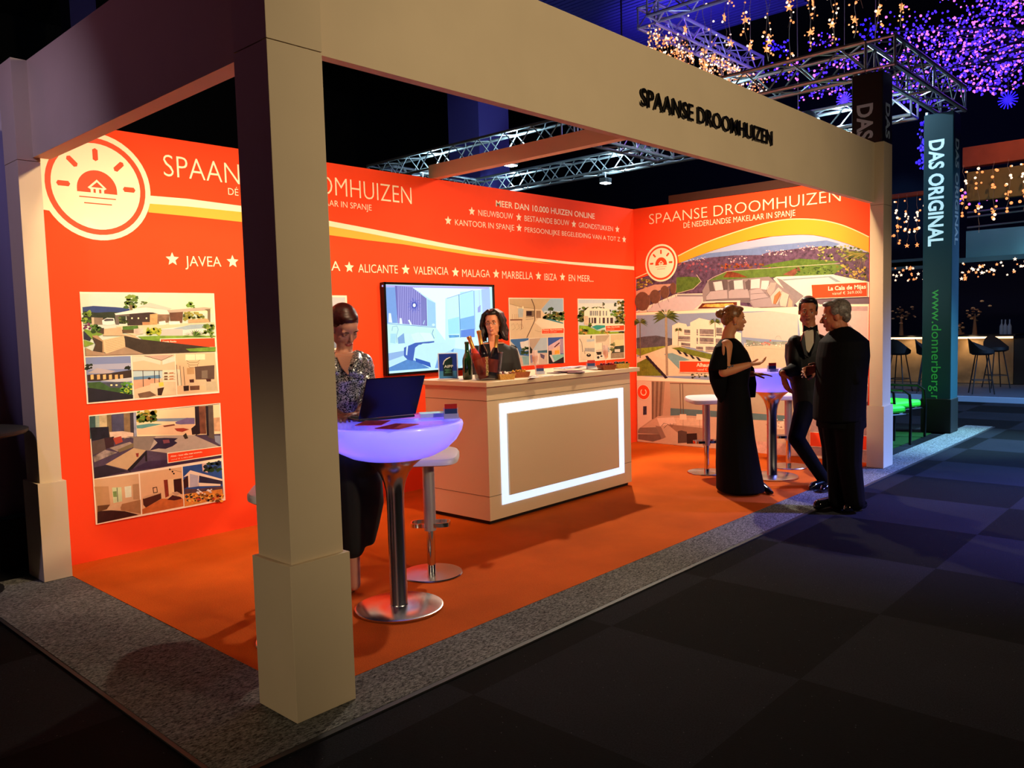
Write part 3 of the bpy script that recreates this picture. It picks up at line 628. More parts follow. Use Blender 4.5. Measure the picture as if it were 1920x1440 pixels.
# --- poster 1 pictures, read from the photograph
def p1a(A, q):
    P = A.poly; P('cfe0d2', [(65, 65), (1625, 70), (1645, 745), (120, 795)], .02)
    P('f2f4cc', [(900, 68), (1625, 70), (1630, 300), (760, 260)], .02)
    P('2f437c', [(90, 225), (220, 210), (480, 225), (640, 240), (660, 300), (95, 300)], .15)
    P('2b3626', [(100, 270), (250, 290), (420, 280), (600, 290), (600, 420), (100, 420)], .5)
    A.blobs(['5f8a2c', '3d5f22', '88a83c'], (90, 270, 190, 400), 18, 30, .5, 1); A.blobs(['6d2f5a', '4a3030'], (95, 410, 180, 480), 10, 22, .4, 2)
    A.blobs(['5e7f32', '3c5a24', '7f9a40', '2f4a1e'], (595, 90, 730, 230), 34, 32, .5, 3); P('7a6a4a', [(640, 200), (675, 200), (680, 270), (650, 270)])
    A.blobs(['4a6a2a', '6a8a3a'], (770, 160, 850, 190), 8, 20, .5, 4); A.blobs(['4f7a2c', '6f9a3c'], (1310, 170, 1400, 230), 14, 24, .5, 5)
    P('8a7a68', [(200, 345), (330, 350), (330, 430), (200, 430)], .2); P('cdbb9c', [(195, 345), (225, 345), (228, 435), (200, 435)])
    P('f2efe6', [(320, 380), (380, 350), (460, 355), (475, 420), (400, 440), (325, 430)], .05); P('4a4a50', [(340, 375), (375, 360), (450, 362), (455, 385), (350, 390)], .1)
    P('3c302c', [(600, 300), (960, 280), (960, 440), (620, 440)], .25); P('6d655e', [(470, 300), (640, 270), (640, 330), (520, 330), (520, 430), (480, 430)], .1)
    A.blobs(['3a4a22', '1f2a14', '5a6a34'], (520, 340, 620, 410), 16, 22, .5, 6)
    P('f2ece0', [(465, 300), (840, 225), (1090, 270), (1100, 300), (870, 285), (480, 318)], .02); P('d8cdbf', [(730, 230), (880, 170), (1140, 240), (1100, 265), (850, 222)], .02); P('efe8d8', [(840, 225), (1090, 262), (1090, 310), (1000, 310), (850, 270)], .02)
    P('bdaf9e', [(1080, 260), (1520, 225), (1610, 235), (1540, 262), (1110, 290)], .05); P('6d4a38', [(1110, 290), (1270, 280), (1260, 410), (1120, 400)], .3)
    P('caa66e', [(880, 310), (970, 300), (970, 440), (880, 430)], .3); P('8a6f58', [(970, 310), (1110, 310), (1110, 400), (970, 420)], .6); P('b9895e', [(790, 400), (880, 400), (880, 440), (795, 440)], .1)
    A.blobs(['5a6a2c', '8a8a34', '3a4a20', 'a09a4a'], (1280, 290, 1520, 370), 40, 24, .5, 7); P('7a6a52', [(1520, 250), (1590, 245), (1590, 420), (1560, 420), (1560, 270)], .1)
    for x in (670, 745, 840): A.ell('fff0c0', x, 355, 10)
    P('e9d2ac', [(480, 450), (1640, 400), (1640, 480), (1000, 480), (700, 560), (560, 520)], .05); P('fff6e8', [(985, 395), (1060, 385), (1070, 430), (990, 435)]); P('fff6e8', [(1100, 390), (1230, 390), (1235, 425), (1110, 430)], .2)
    P('c8a478', [(1330, 370), (1560, 360), (1580, 400), (1330, 410)], .15)
    P('4f7a30', [(560, 450), (740, 440), (750, 490), (560, 490)], .5); P('5d4a34', [(550, 490), (690, 490), (690, 530), (560, 530)], .2); P('cfc0b0', [(690, 480), (800, 470), (800, 540), (690, 540)], .3)
    P('eae6de', [(1015, 480), (1540, 420), (1560, 580), (1010, 560)], .03); P('9fb8c4', [(1150, 480), (1360, 430), (1600, 420), (1540, 470), (1300, 490)], .1); P('c9c8c2', [(1015, 485), (1265, 480), (1265, 580), (1015, 560)], .05)
    P('7da83a', [(740, 570), (1000, 560), (1650, 560), (1650, 600), (1000, 650), (820, 620)], .3); A.blobs(['8fa82c', '5f7a22', 'b0b83c'], (850, 470, 1000, 550), 34, 30, .4, 8)
    for i in range(15): a = PI*(1.05+.9*i/14); A.poly(['4a6a2c', '6f9a3c', '2f4a20'][i % 3], [(1400, 575), (1400+70*math.cos(a)-8, 575+60*math.sin(a)), (1400+150*math.cos(a), 575+110*math.sin(a)+20), (1400+70*math.cos(a)+8, 575+60*math.sin(a)+10)], .2)
    A.blobs(['6f8a34', '4a6a24', '8aa040'], (1500, 430, 1630, 570), 30, 26, .5, 9)
    P('d2b48e', [(340, 480), (540, 460), (560, 540), (700, 560), (760, 600), (580, 560), (330, 560)], .08); P('4a3a2e', [(200, 470), (340, 470), (340, 540), (210, 520)], .3)
    P('6f9436', [(110, 480), (330, 540), (190, 600), (110, 560)], .3); P('2c2e44', [(100, 500), (190, 590), (180, 620), (105, 600)], .2); P('7fa03c', [(105, 610), (230, 650), (130, 690), (110, 690)], .3)
    A.blobs(['3f6a24', '5f8a34', '24401a'], (190, 440, 290, 520), 22, 26, .5, 10)
    P('e4c498', [(320, 610), (570, 560), (610, 690), (370, 770), (330, 740)], .06)
    for i in range(7): A.line('b0906a', [(350+i*3, 625+i*20), (575+i*5, 575+i*18)], 4)
    P('b0906c', [(200, 560), (260, 555), (330, 620), (340, 770), (320, 750)], .15); P('4a3a2c', [(200, 570), (320, 630), (320, 755), (210, 740), (240, 660)], .25)
    P('a98f74', [(120, 700), (210, 740), (330, 760), (370, 770), (600, 690), (810, 775), (125, 795)], .1)
    P('3c3128', [(580, 560), (760, 600), (1640, 700), (1650, 745), (810, 775), (590, 690)], .25)
    P('6f9a34', [(1300, 715), (1650, 690), (1650, 745), (1350, 745)], .3)
def p1b(A, q):
    P = A.poly; P('7f90c0', [(125, 815), (655, 798), (685, 1298), (160, 1345)], .02); P('aab0cc', [(150, 900), (660, 880), (665, 950), (150, 960)], .02)
    A.blobs(['1c2418', '2a3420'], (130, 890, 200, 960), 12, 24, .3, 1); A.blobs(['1c2418'], (580, 920, 640, 950), 8, 22, .3, 2)
    P('b8b0b8', [(150, 1000), (260, 940), (480, 975), (400, 1010)], .05); P('3a2c28', [(145, 1020), (420, 1000), (665, 960), (670, 1060), (400, 1090), (150, 1095)], .2)
    for x in (185, 260, 330, 400, 470, 530): P('e6b878', [(x, 1020), (x+35, 1015), (x+38, 1070), (x+3, 1075)], .3)
    P('c8ccd0', [(300, 1090), (672, 1050), (672, 1090), (560, 1110)], .05); P('4a5060', [(240, 1110), (600, 1100), (600, 1170), (250, 1190)], .2)
    P('3a5a30', [(150, 1110), (300, 1100), (420, 1170), (672, 1170), (680, 1260), (300, 1190), (160, 1170)], .4); A.ell('fff0b0', 430, 1140, 14, 10); A.ell('fff0b0', 490, 1140, 14, 10)
    A.blobs(['3f7a30', 'a8c838', '5a9a34', 'd8d850'], (540, 1110, 672, 1240), 34, 24, .3, 3); P('24222e', [(155, 1170), (300, 1190), (685, 1255), (685, 1298), (160, 1345)], .2)
def p1c(A, q):
    P = A.poly; P('e8c8a4', [(675, 795), (1172, 778), (1195, 1255), (700, 1300)], .03); P('c9ab9a', [(810, 795), (1160, 785), (1020, 850)], .05)
    P('d8dcc4', [(680, 800), (810, 800), (1010, 855), (1005, 900), (810, 850), (685, 870)], .05); P('cfe0d0', [(1030, 850), (1172, 800), (1175, 860), (1030, 900)], .05); A.line('4a3c34', [(815, 795), (1020, 850), (1150, 790)], 5)
    P('bcd4d8', [(685, 975), (1030, 970), (1030, 1060), (690, 1075)], .03); P('5f8ab0', [(690, 1045), (1000, 1020), (1010, 1060), (690, 1080)], .05); P('d8a888', [(690, 1080), (940, 1060), (1010, 1100), (700, 1190)], .1)
    for x in (800, 935, 990): A.line('3a2c28', [(x, 970), (x+5, 1160)], 8)
    A.line('4a3830', [(680, 970), (1035, 970)], 7); P('efe0c4', [(1030, 965), (1180, 960), (1185, 1100), (1035, 1100)], .04)
    for y in (1010, 1050, 1080): A.line('a88e70', [(1040, y), (1180, y-6)], 5); P('6f5038', [(1050, y-20), (1090, y-20), (1090, y), (1050, y)]); P('c08a60', [(1110, y-18), (1160, y-22), (1160, y-4), (1110, y-2)], .3)
    P('e2cca8', [(885, 1120), (1180, 1100), (1190, 1250), (1040, 1260), (890, 1230)], .08); P('e0d050', [(985, 1110), (1040, 1105), (1045, 1150), (990, 1160)]); P('3a2018', [(970, 1180), (1050, 1165), (1020, 1260), (975, 1260)], .1)
    P('7a5a44', [(740, 1240), (880, 1210), (960, 1260), (860, 1285), (760, 1290)], .2); A.ell('2a2020', 875, 1062, 18, 12)
def p1d(A, q):
    P = A.poly; P('e6c49a', [(1182, 775), (1645, 760), (1685, 1212), (1205, 1250)], .03); P('f2f0c8', [(1300, 780), (1530, 775), (1530, 840), (1300, 850)], .02); A.line('8a7a60', [(1415, 775), (1418, 845)], 3)
    for y, w_ in ((850, 80), (880, 70), (910, 55)): A.line('6a5a40', [(1390-w_, y), (1350, y+25), (1440, y+22), (1390+w_, y-6)], 5)
    P('5f4a40', [(1410, 925), (1640, 905), (1640, 1070), (1420, 1075)], .15); P('7f6f60', [(1490, 970), (1560, 965), (1560, 1060), (1490, 1060)], .1); P('c8a070', [(1315, 940), (1400, 935), (1405, 1010), (1320, 1015)], .1)
    P('e8e0c0', [(1190, 950), (1240, 960), (1260, 1140), (1215, 1150)], .1)
    for x in (1195, 1235, 1275): A.line('4a3830', [(x, 900+(x-1195)*.3), (x+18, 1145)], 6)
    P('dcc4a0', [(1340, 1090), (1640, 1070), (1650, 1110), (1670, 1200), (1540, 1200), (1530, 1150), (1350, 1150)], .1); P('4a2420', [(1345, 1075), (1400, 1070), (1400, 1110), (1350, 1110)], .1); P('4a2420', [(1540, 1070), (1600, 1065), (1600, 1100), (1550, 1100)], .1)
    P('2e1a18', [(1275, 1150), (1340, 1145), (1340, 1205), (1280, 1210)], .1); P('6f4a38', [(1350, 1150), (1465, 1145), (1465, 1195), (1355, 1200)], .2); P('c8b898', [(1540, 1100), (1660, 1095), (1670, 1200), (1545, 1205)], .1)
K1 = (140, 540, 6.262)
poster(.396, 1.363, 1.105, 1.872, K1, 'poster of a flat-roofed villa with stone steps, upper left on the red wall', [(p1a, 0), (p1b, 0), (p1c, 0), (p1d, 0)],
       [(1005, 603), (1640, 588), (1645, 690), (1010, 708)], [('Denia Regio', (1030, 640), (1190, 636), 20, .02), ('vanaf € 799.000', (1030, 680), (1225, 675), 15, -.01)])
def p2a(A, q):
    P = A.poly; P('4f3f58', [(105, 190), (1568, 42), (1590, 650), (160, 885)], .2); P('f6e0b4', [(600, 140), (1568, 48), (1578, 380), (1280, 395), (640, 410)], .03)
    P('8496b0', [(840, 210), (1290, 200), (1290, 240), (850, 240)], .05); P('7a6a98', [(1070, 250), (1200, 200), (1290, 205), (1290, 290), (1080, 270)], .15); P('5c9a9a', [(635, 285), (780, 265), (930, 270), (700, 320), (640, 320)], .1)
    A.blobs(['6a8a2c', '8a6a24', '3f5a1e', 'b09a3c'], (640, 130, 840, 250), 50, 34, .5, 1); P('f0c8a0', [(640, 330), (930, 280), (1290, 270), (1290, 390), (650, 390)], .05)
    P('7a3a30', [(930, 290), (1060, 270), (1070, 285), (950, 305)], .1); P('a83c2c', [(1060, 320), (1160, 315), (1230, 330), (1150, 360), (1090, 350)], .1)
    for x0, x1, c in ((105, 170, '3a5a5c'), (170, 215, '9ab0a0'), (215, 300, 'c8b88c'), (300, 350, '7a6a48'), (360, 490, '4a4a68'), (490, 560, '8a7050'), (560, 600, '3a3440'), (600, 630, '9aa0b8')): P(c, [(x0, 185-(x0-105)*.09), (x1, 185-(x1-105)*.09), (x1+8, 400), (x0+8, 440)], .3)
    P('e8c8b0', [(330, 360), (480, 350), (600, 370), (600, 420), (340, 430)], .2); P('1c1a2a', [(110, 310), (320, 300), (330, 430), (130, 460)], .6)
    P('8a7c74', [(520, 410), (850, 410), (860, 500), (780, 570), (600, 560), (600, 430)], .12); P('b8a89c', [(850, 410), (1280, 395), (1560, 520), (1000, 600), (780, 570)], .1)
    P('2f2440', [(780, 570), (870, 480), (820, 430), (960, 425), (1100, 430), (1060, 460), (1095, 480), (1040, 520), (960, 550), (880, 545)], .3); P('8a4a58', [(930, 450), (1000, 445), (1010, 480), (940, 490)], .2)
    P('2a1e28', [(1290, 75), (1340, 70), (1350, 380), (1300, 395)], .1); P('7a4a38', [(1335, 72), (1410, 66), (1420, 380), (1350, 380)], .4); P('5f5048', [(1440, 62), (1495, 58), (1510, 440), (1440, 420)], .3); P('241a24', [(1410, 66), (1440, 64), (1450, 400), (1425, 400)], .1); P('2a1a20', [(1250, 320), (1310, 270), (1350, 380), (1260, 390)], .1)
    P('d8a880', [(1500, 200), (1570, 195), (1575, 350), (1510, 350)], .3); P('8a90a8', [(1510, 400), (1575, 400), (1582, 510), (1520, 470)], .05)
    P('5a4a48', [(135, 470), (270, 430), (290, 560), (140, 620)], .2); P('3a2028', [(270, 430), (380, 410), (380, 520), (290, 550)], .2); P('b04434', [(370, 430), (460, 405), (480, 470), (400, 500)], .1); P('a08e84', [(330, 540), (560, 470), (600, 500), (420, 580)], .3); P('9a8a84', [(145, 640), (280, 560), (420, 590), (160, 700)], .7); P('7a6a50', [(420, 560), (600, 480), (600, 530), (440, 590)], .1)
    P('c8a882', [(285, 725), (600, 540), (740, 565), (530, 785)], .06); P('1c141c', [(530, 785), (750, 565), (755, 690), (735, 690), (730, 620), (560, 810)], .1); P('2a2030', [(160, 760), (285, 730), (530, 800), (160, 885)], .3); P('8a2c24', [(625, 600), (660, 595), (655, 640), (635, 640)]); P('3a3024', [(1155, 400), (1190, 370), (1215, 430), (1180, 440)], .1)
    P('3d2a4a', [(760, 690), (1590, 620), (1590, 650), (540, 800), (700, 720)], .35)
def p2b(A, q):
    P = A.poly; P('d8b088', [(160, 895), (658, 830), (685, 1290), (195, 1390)], .04); P('c09468', [(160, 975), (320, 970), (340, 1170), (195, 1220)], .06); P('c8d8a8', [(360, 985), (465, 980), (475, 1140), (375, 1160)], .1); A.line('3a3028', [(415, 985), (425, 1145)], 7); P('7a9a5a', [(370, 1030), (410, 1025), (415, 1090), (375, 1090)], .3)
    P('dce4cc', [(500, 975), (575, 965), (580, 1090), (510, 1100)], .1); P('b89068', [(590, 950), (660, 940), (670, 1120), (600, 1120)], .1); P('a87850', [(450, 1175), (680, 1120), (685, 1280), (460, 1240)], .15); P('d8b48c', [(300, 1210), (480, 1140), (460, 1200), (350, 1250)], .1); P('3a1a18', [(195, 1250), (350, 1240), (500, 1250), (660, 1290), (195, 1390)], .3); P('6a4428', [(195, 1190), (340, 1175), (300, 1230), (195, 1260)], .1)
def p2c(A, q):
    P = A.poly; P('e8bc90', [(672, 825), (1145, 752), (1165, 1195), (700, 1285)], .03); P('c86a34', [(700, 1230), (920, 1110), (1160, 1110), (1165, 1195), (700, 1285)], .2); P('4f241c', [(705, 1110), (910, 1045), (915, 1110), (740, 1210), (712, 1180)], .15); P('d8b088', [(705, 1095), (760, 1070), (910, 1035), (905, 1050), (715, 1112)]); P('3a2018', [(815, 985), (865, 975), (875, 1040), (825, 1050)]); P('e8bc90', [(825, 993), (858, 985), (865, 1033), (832, 1040)])
    P('8a3424', [(940, 900), (985, 895), (1000, 1080), (960, 1100)], .3); P('f0d0a0', [(985, 895), (1050, 885), (1060, 1040), (1000, 1060)], .05); P('3a1818', [(1050, 895), (1140, 880), (1150, 1060), (1060, 1040)], .1); P('c8a488', [(1030, 1040), (1090, 1030), (1130, 1050), (1080, 1080)], .1); P('4a1c20', [(980, 1120), (1040, 1070), (1130, 1090), (1150, 1110), (1060, 1130)], .2)
    for x, y in ((1010, 780), (1040, 805), (1055, 828)): A.ell('1c1010', x, y, 10)
    A.line('5a4434', [(1000, 775), (1140, 810)], 3)
def p2d(A, q):
    P = A.poly; P('2c4f9a', [(1155, 750), (1590, 685), (1615, 1105), (1175, 1198)], .25); P('e0c0b4', [(1370, 715), (1420, 710), (1440, 820), (1380, 800)], .2); A.blobs(['1a2a3a', '24401c', '142030'], (1400, 690, 1590, 800), 34, 28, .4, 1)
    P('3a1a1c', [(1160, 900), (1230, 830), (1240, 960), (1170, 1000)], .2); P('f2e0cc', [(1160, 870), (1240, 790), (1600, 890), (1600, 920), (1340, 850), (1330, 970), (1220, 985), (1215, 850)], .03); P('b8b4c8', [(1235, 830), (1330, 850), (1325, 970), (1235, 980)], .1); P('2f2a44', [(1340, 850), (1600, 910), (1600, 950), (1350, 930)], .3); P('f0e0c8', [(1335, 930), (1580, 945), (1580, 965), (1335, 970)])
    P('5a4048', [(1170, 1000), (1320, 1000), (1600, 970), (1605, 1010), (1180, 1070)], .3); P('d88a3c', [(1170, 1060), (1600, 1000), (1615, 1105), (1175, 1198)], .3); A.blobs(['e8a03c', 'c8402c', 'f0c060', '6a3a1c', '3a3a44', '8a5a28'], (1180, 1060, 1600, 1140), 70, 24, .4, 2); A.blobs(['f4f0ec', 'd8e0f0'], (1310, 1000, 1480, 1060), 14, 20, .1, 3)
poster(.403, 1.366, .262, 1.026, (150, 750, 6), 'poster of a lounge with low table and cowhide rug, lower left on the red wall', [(p2a, 0), (p2b, 0), (p2c, 0), (p2d, 0)],
       [(985, 603), (1585, 525), (1590, 608), (990, 703)], [('Altea - luxe villa met zeezicht', (1015, 642), (1370, 590), 17, .015), ('vanaf € 2.495.000', (1020, 678), (1265, 640), 13, -.01)])
def p3a(A, q):
    a, b = A.pt(640, 560), 0
    A.wpoly('c2ccd8', [(1.645, 1.85), (2.58, 1.85), (2.58, 1.41), (1.645, 1.41)], .03); A.wpoly('7f8fa8', [(1.645, 1.6), (2.0, 1.68), (2.58, 1.6), (2.58, 1.41), (1.645, 1.41)], .2)
def p3b(A, q):
    for i in range(3): A.wpoly(['8a9aa8', 'c8b8a0', '9a8070'][i], [(1.645+i*.315, 1.395), (1.95+i*.315, 1.395), (1.95+i*.315, 1.12), (1.645+i*.315, 1.12)], .3)
poster(1.63, 2.597, 1.105, 1.866, (0, 0, 1), 'poster mostly hidden behind the near post and the seated woman', [(p3a, 0), (p3b, 0)])
def p4a(A, q):
    P = A.poly; P('e4d0ae', [(118, 82), (925, 78), (935, 655), (135, 680)], .03); P('cdb48c', [(118, 82), (735, 80), (600, 235), (350, 215), (125, 165)], .04)
    P('9fc0dc', [(735, 80), (925, 78), (930, 300), (640, 300), (600, 240)], .03); P('c8dce4', [(640, 260), (930, 270), (930, 310), (640, 310)], .02); A.blobs(['24401c', '3a5a24', '5a7a34', '7a6a2c'], (640, 290, 925, 420), 60, 34, .4, 1); A.blobs(['2f4a24', '24361a'], (700, 215, 765, 250), 10, 26, .3, 2); P('4a3a28', [(725, 245), (735, 245), (740, 320), (728, 320)])
    P('3f8a98', [(640, 385), (740, 385), (925, 440), (925, 455), (820, 450), (700, 410)], .15); P('f2e6cc', [(560, 370), (640, 385), (930, 460), (930, 520), (600, 520), (500, 440)], .03)
    P('8a7660', [(370, 260), (490, 260), (490, 350), (370, 350)], .1); P('2a1a24', [(375, 268), (455, 268), (455, 335), (375, 335)]); P('b8c8cc', [(250, 230), (330, 220), (320, 360), (250, 360)], .1); P('a08468', [(520, 260), (590, 260), (590, 370), (520, 370)], .2)
    P('7a4838', [(130, 390), (312, 388), (312, 405), (130, 408)]); A.line('7a4838', [(302, 400), (300, 540)], 7)
    for x in (200, 225, 250, 160): A.line('c8a880', [(x, 310), (x+3, 390)], 5)
    for y in (370, 400): A.line('8a7460', [(365, y-5), (480, y-20)], 5)
    A.line('6a5444', [(450, 85), (495, 200), (500, 400), (480, 450), (380, 665)], 12); A.line('8a7050', [(125, 160), (260, 195), (340, 215), (600, 240)], 4)
    for x in (150, 210, 270): A.line('a8906c', [(x, 480), (x+30, 450), (x+60, 520), (x+10, 550)], 4)
    A.ell('fff0c8', 320, 215, 13, 22); A.ell('fff0c8', 245, 210, 9, 14); A.line('c8b490', [(500, 555), (560, 575), (620, 570)], 7)
def p4b(A, q):
    P = A.poly; P('3f78c0', [(138, 690), (408, 672), (418, 1080), (160, 1098)], .05); P('e8f0f0', [(280, 730), (345, 720), (405, 700), (410, 850), (330, 870), (290, 800)], .1); P('c8d0d0', [(140, 720), (240, 820), (280, 930), (400, 940), (415, 1080), (160, 1095)], .1)
    for i in range(5): P('1c2430', [(140, 770+i*55), (215, 790+i*45), (245, 825+i*35), (150, 810+i*48)], .3)
    A.blobs(['24401c', '3a5a2c'], (300, 810, 400, 920), 18, 26, .4, 1); P('8ac0cc', [(310, 945), (412, 940), (416, 1070), (330, 1070)], .1); P('d8c0b4', [(160, 990), (300, 960), (330, 1080), (165, 1095)], .1)
def p4c(A, q):
    P = A.poly; P('b8d0e0', [(418, 682), (685, 665), (695, 1065), (432, 1078)], .03); P('c0b0a0', [(418, 682), (590, 670), (470, 850), (430, 860)], .03); P('3a6a84', [(480, 870), (688, 850), (688, 890), (470, 895)], .1); P('2a2a24', [(425, 790), (470, 850), (465, 900), (428, 900)], .3); P('d4c4b8', [(430, 900), (690, 895), (694, 1065), (434, 1078)], .08); P('8f88a8', [(430, 930), (520, 900), (520, 1000), (440, 1050)], .2); P('5f5878', [(580, 900), (650, 930), (640, 990), (590, 960)], .2); P('f0e4d8', [(510, 900), (570, 910), (560, 1060), (500, 1040)], .03)
def p4d(A, q):
    P = A.poly; P('3a60b4', [(697, 665), (928, 655), (940, 1045), (708, 1055)], .1); P('d8bcc8', [(705, 790), (890, 680), (900, 760), (740, 890), (710, 880)], .1); P('a898b8', [(880, 680), (930, 680), (935, 900), (890, 900)], .1); P('e8c8a8', [(740, 850), (880, 780), (885, 920), (760, 930)], .1); P('f0a838', [(800, 860), (870, 850), (870, 905), (800, 915)], .3); P('1c1a24', [(705, 860), (755, 860), (760, 920), (720, 940), (935, 940), (938, 1045), (708, 1055)], .2); P('8ac8c0', [(730, 930), (930, 910), (935, 950), (790, 1030)], .1); P('d8d8e0', [(720, 925), (750, 920), (800, 1020), (775, 1035)], .1); P('5a2a34', [(790, 800), (870, 730), (875, 750), (800, 815)])
cC = (940, 550, 8)
def wr2(crop, P):
    A = Art('y', D_-.008, crop); w_ = [A.pt(*p) for p in P]
    return (w_[0][0]+w_[3][0])/2, (w_[1][0]+w_[2][0])/2, (w_[3][1]+w_[2][1])/2, (w_[0][1]+w_[1][1])/2
poster(*wr2(cC, [(106, 68), (936, 70), (950, 1042), (140, 1105)]), cC, 'poster of a white open-plan room with sliding glass and pool, beside the television', [(p4a, 0), (p4b, 0), (p4c, 0), (p4d, 0)],
       [(602, 536), (930, 525), (930, 595), (604, 606)], [('Finest Apartments', (615, 560), (910, 550), 18, .02), ('vanaf € 425.000', (620, 590), (820, 583), 13, -.01)])
def p5a(A, q):
    P = A.poly; P('c4d2dc', [(1155, 92), (1838, 100), (1842, 600), (1165, 620)], .03); P('e4e4dc', [(1155, 150), (1838, 150), (1838, 240), (1155, 240)], .03); A.blobs(['4a5a24', '7a6a2c', '34441c', '5f7a30'], (1165, 220, 1290, 440), 50, 34, .4, 1); A.blobs(['4f5f24', '7f7a34', '34441c', 'a89a4a'], (1700, 280, 1835, 470), 60, 34, .4, 2); A.blobs(['5f6a2c', 'a08a3c', '34441c'], (1745, 120, 1830, 290), 30, 26, .4, 3); A.blobs(['2f401c'], (1515, 140, 1545, 180), 6, 18, .3, 4); A.line('5a4a34', [(1528, 160), (1520, 230)], 6); A.blobs(['3a4a3c'], (1690, 145, 1725, 200), 8, 18, .3, 5); A.blobs(['5f8a34', '7fa03c'], (1620, 255, 1720, 330), 20, 26, .4, 6)
    P('f4ead2', [(1240, 270), (1300, 215), (1620, 230), (1635, 340), (1690, 345), (1685, 465), (1290, 470), (1240, 400)], .04); A.blobs(['5a7a34', '34441c'], (1330, 205, 1540, 222), 14, 14, .3, 7)
    for x in (1325, 1345, 1375, 1405, 1430, 1520, 1565): P('6f7a80', [(x, 262), (x+16, 262), (x+16, 335), (x, 335)], .2)
    P('8a8a7c', [(1465, 260), (1490, 260), (1490, 340), (1465, 340)], .1)
    for x0, x1 in ((1308, 1330), (1350, 1372), (1385, 1420), (1465, 1480), (1515, 1550), (1580, 1605), (1630, 1672)): P('4a3a3c', [(x0, 365), (x1, 365), (x1, 450), (x0, 450)], .4)
    P('d8c4a4', [(1230, 340), (1300, 340), (1300, 480), (1240, 470)], .2); P('f4e8d0', [(1290, 465), (1830, 455), (1830, 500), (1560, 560), (1440, 560), (1350, 500)], .04); P('2f9a90', [(1350, 500), (1420, 475), (1550, 480), (1560, 510), (1430, 550)], .15); P('a8d8cc', [(1350, 505), (1430, 552), (1560, 520), (1560, 540), (1440, 565)], .1)
    P('8ab02c', [(1165, 480), (1290, 490), (1430, 560), (1560, 580), (1840, 575), (1842, 600), (1165, 620)], .3); A.blobs(['5a6a2c', '34441c', 'c89a4a', '7a8a34'], (1170, 540, 1290, 610), 25, 28, .4, 8); A.blobs(['5a6a2c', 'c8a050', '7a8a34'], (1470, 560, 1620, 600), 20, 22, .4, 9); A.blobs(['2f2a24'], (1740, 570, 1835, 590), 8, 20, .3, 10); A.blobs(['34441c', '5a7a2c'], (1310, 450, 1340, 500), 8, 24, .3, 11)
def p5b(A, q):
    P = A.poly; P('e4d8bc', [(1168, 640), (1402, 632), (1402, 1000), (1180, 1012)], .05); P('b8c8cc', [(1280, 690), (1395, 685), (1395, 720), (1280, 730)], .1); A.line('6a5a4a', [(1170, 680), (1205, 740), (1220, 880)], 8); A.line('8a7a6a', [(1245, 860), (1255, 910)], 8); P('a8a8a4', [(1250, 820), (1400, 820), (1400, 880), (1250, 870)], .2); A.ell('1c1614', 1310, 928, 34, 24); A.ell('c8b89c', 1310, 918, 14, 8); P('2a2420', [(1340, 635), (1360, 635), (1350, 680), (1335, 670)])
def p5c(A, q):
    P = A.poly; P('d8ccb4', [(1412, 632), (1625, 625), (1628, 980), (1414, 995)], .04); P('b8a890', [(1412, 632), (1625, 625), (1560, 720), (1420, 735)], .04); P('ece4c8', [(1415, 750), (1510, 745), (1510, 840), (1418, 850)], .1); P('9aa8b0', [(1525, 820), (1620, 810), (1620, 880), (1525, 880)], .3); P('2a2420', [(1420, 880), (1500, 875), (1500, 920), (1440, 925)], .3); P('ece4d4', [(1430, 930), (1620, 900), (1625, 975), (1420, 990)], .1); A.ell('1c1614', 1452, 962, 20); A.ell('1c1614', 1500, 942, 18, 12); P('d89a50', [(1535, 890), (1600, 880), (1600, 960), (1560, 985)], .2); A.line('8a8a80', [(1512, 740), (1512, 880)], 5)
def p5d(A, q):
    P = A.poly; P('d8c49c', [(1636, 622), (1838, 612), (1842, 968), (1640, 978)], .05); P('ead4a0', [(1690, 700), (1835, 695), (1835, 790), (1690, 800)], .03); P('3a4238', [(1700, 795), (1838, 780), (1840, 900), (1650, 900)], .5); A.blobs(['6a7a4a', '4a5a34', '8a9060'], (1640, 740, 1700, 860), 22, 24, .3, 1); P('9a8670', [(1640, 900), (1840, 880), (1842, 968), (1640, 978)], .2); P('d8d0c4', [(1700, 840), (1780, 835), (1780, 880), (1700, 880)], .1)
poster(*wr2(cC, [(1148, 78), (1840, 88), (1852, 985), (1164, 1028)]), cC, 'poster of a white two-storey villa with turquoise pool, rightmost on the back wall', [(p5a, 0), (p5b, 0), (p5c, 0), (p5d, 0)],
       [(1560, 490), (1838, 480), (1838, 552), (1562, 562)], [('Villa Marbella', (1570, 518), (1770, 508), 16, .02), ('vanaf € 1.850.000', (1570, 545), (1690, 540), 11, -.01)])

# --- television
tv = thing('television', 'wall-mounted television showing a pale blue bedroom, on the red back wall', 'television', (3.69, D_, 1.13))
fr = mat('black_gloss_frame', '08080a', .25)
x0, x1, z0, z1 = 2.970, 4.415, 1.135, 1.988
m = MB(); m.box(x0, x1, D_-.05, D_-.002, z0, z1); m.build('casing', fr, tv, .004, world=True)
m = MB(); b_ = .020
for q in ((x0, x1, z1-b_, z1), (x0, x1, z0, z0+b_), (x0, x0+b_, z0, z1), (x1-b_, x1, z0, z1)): m.box(q[0], q[1], D_-.066, D_-.048, q[2], q[3])
m.build('bezel', fr, tv, .002, world=True)
A = Art('y', D_-.05, (700, 520, 7.578), .001)
TV = [(112, 112), (1650, 145), (1680, 1290), (185, 1340)]
P = A.poly; A.wpoly('c2eefa', [(x0+b_, z0+b_), (x1-b_, z0+b_), (x1-b_, z1-b_), (x0+b_, z1-b_)])
A.line('b4a8f0', [(120, 122), (1645, 152)], 26)
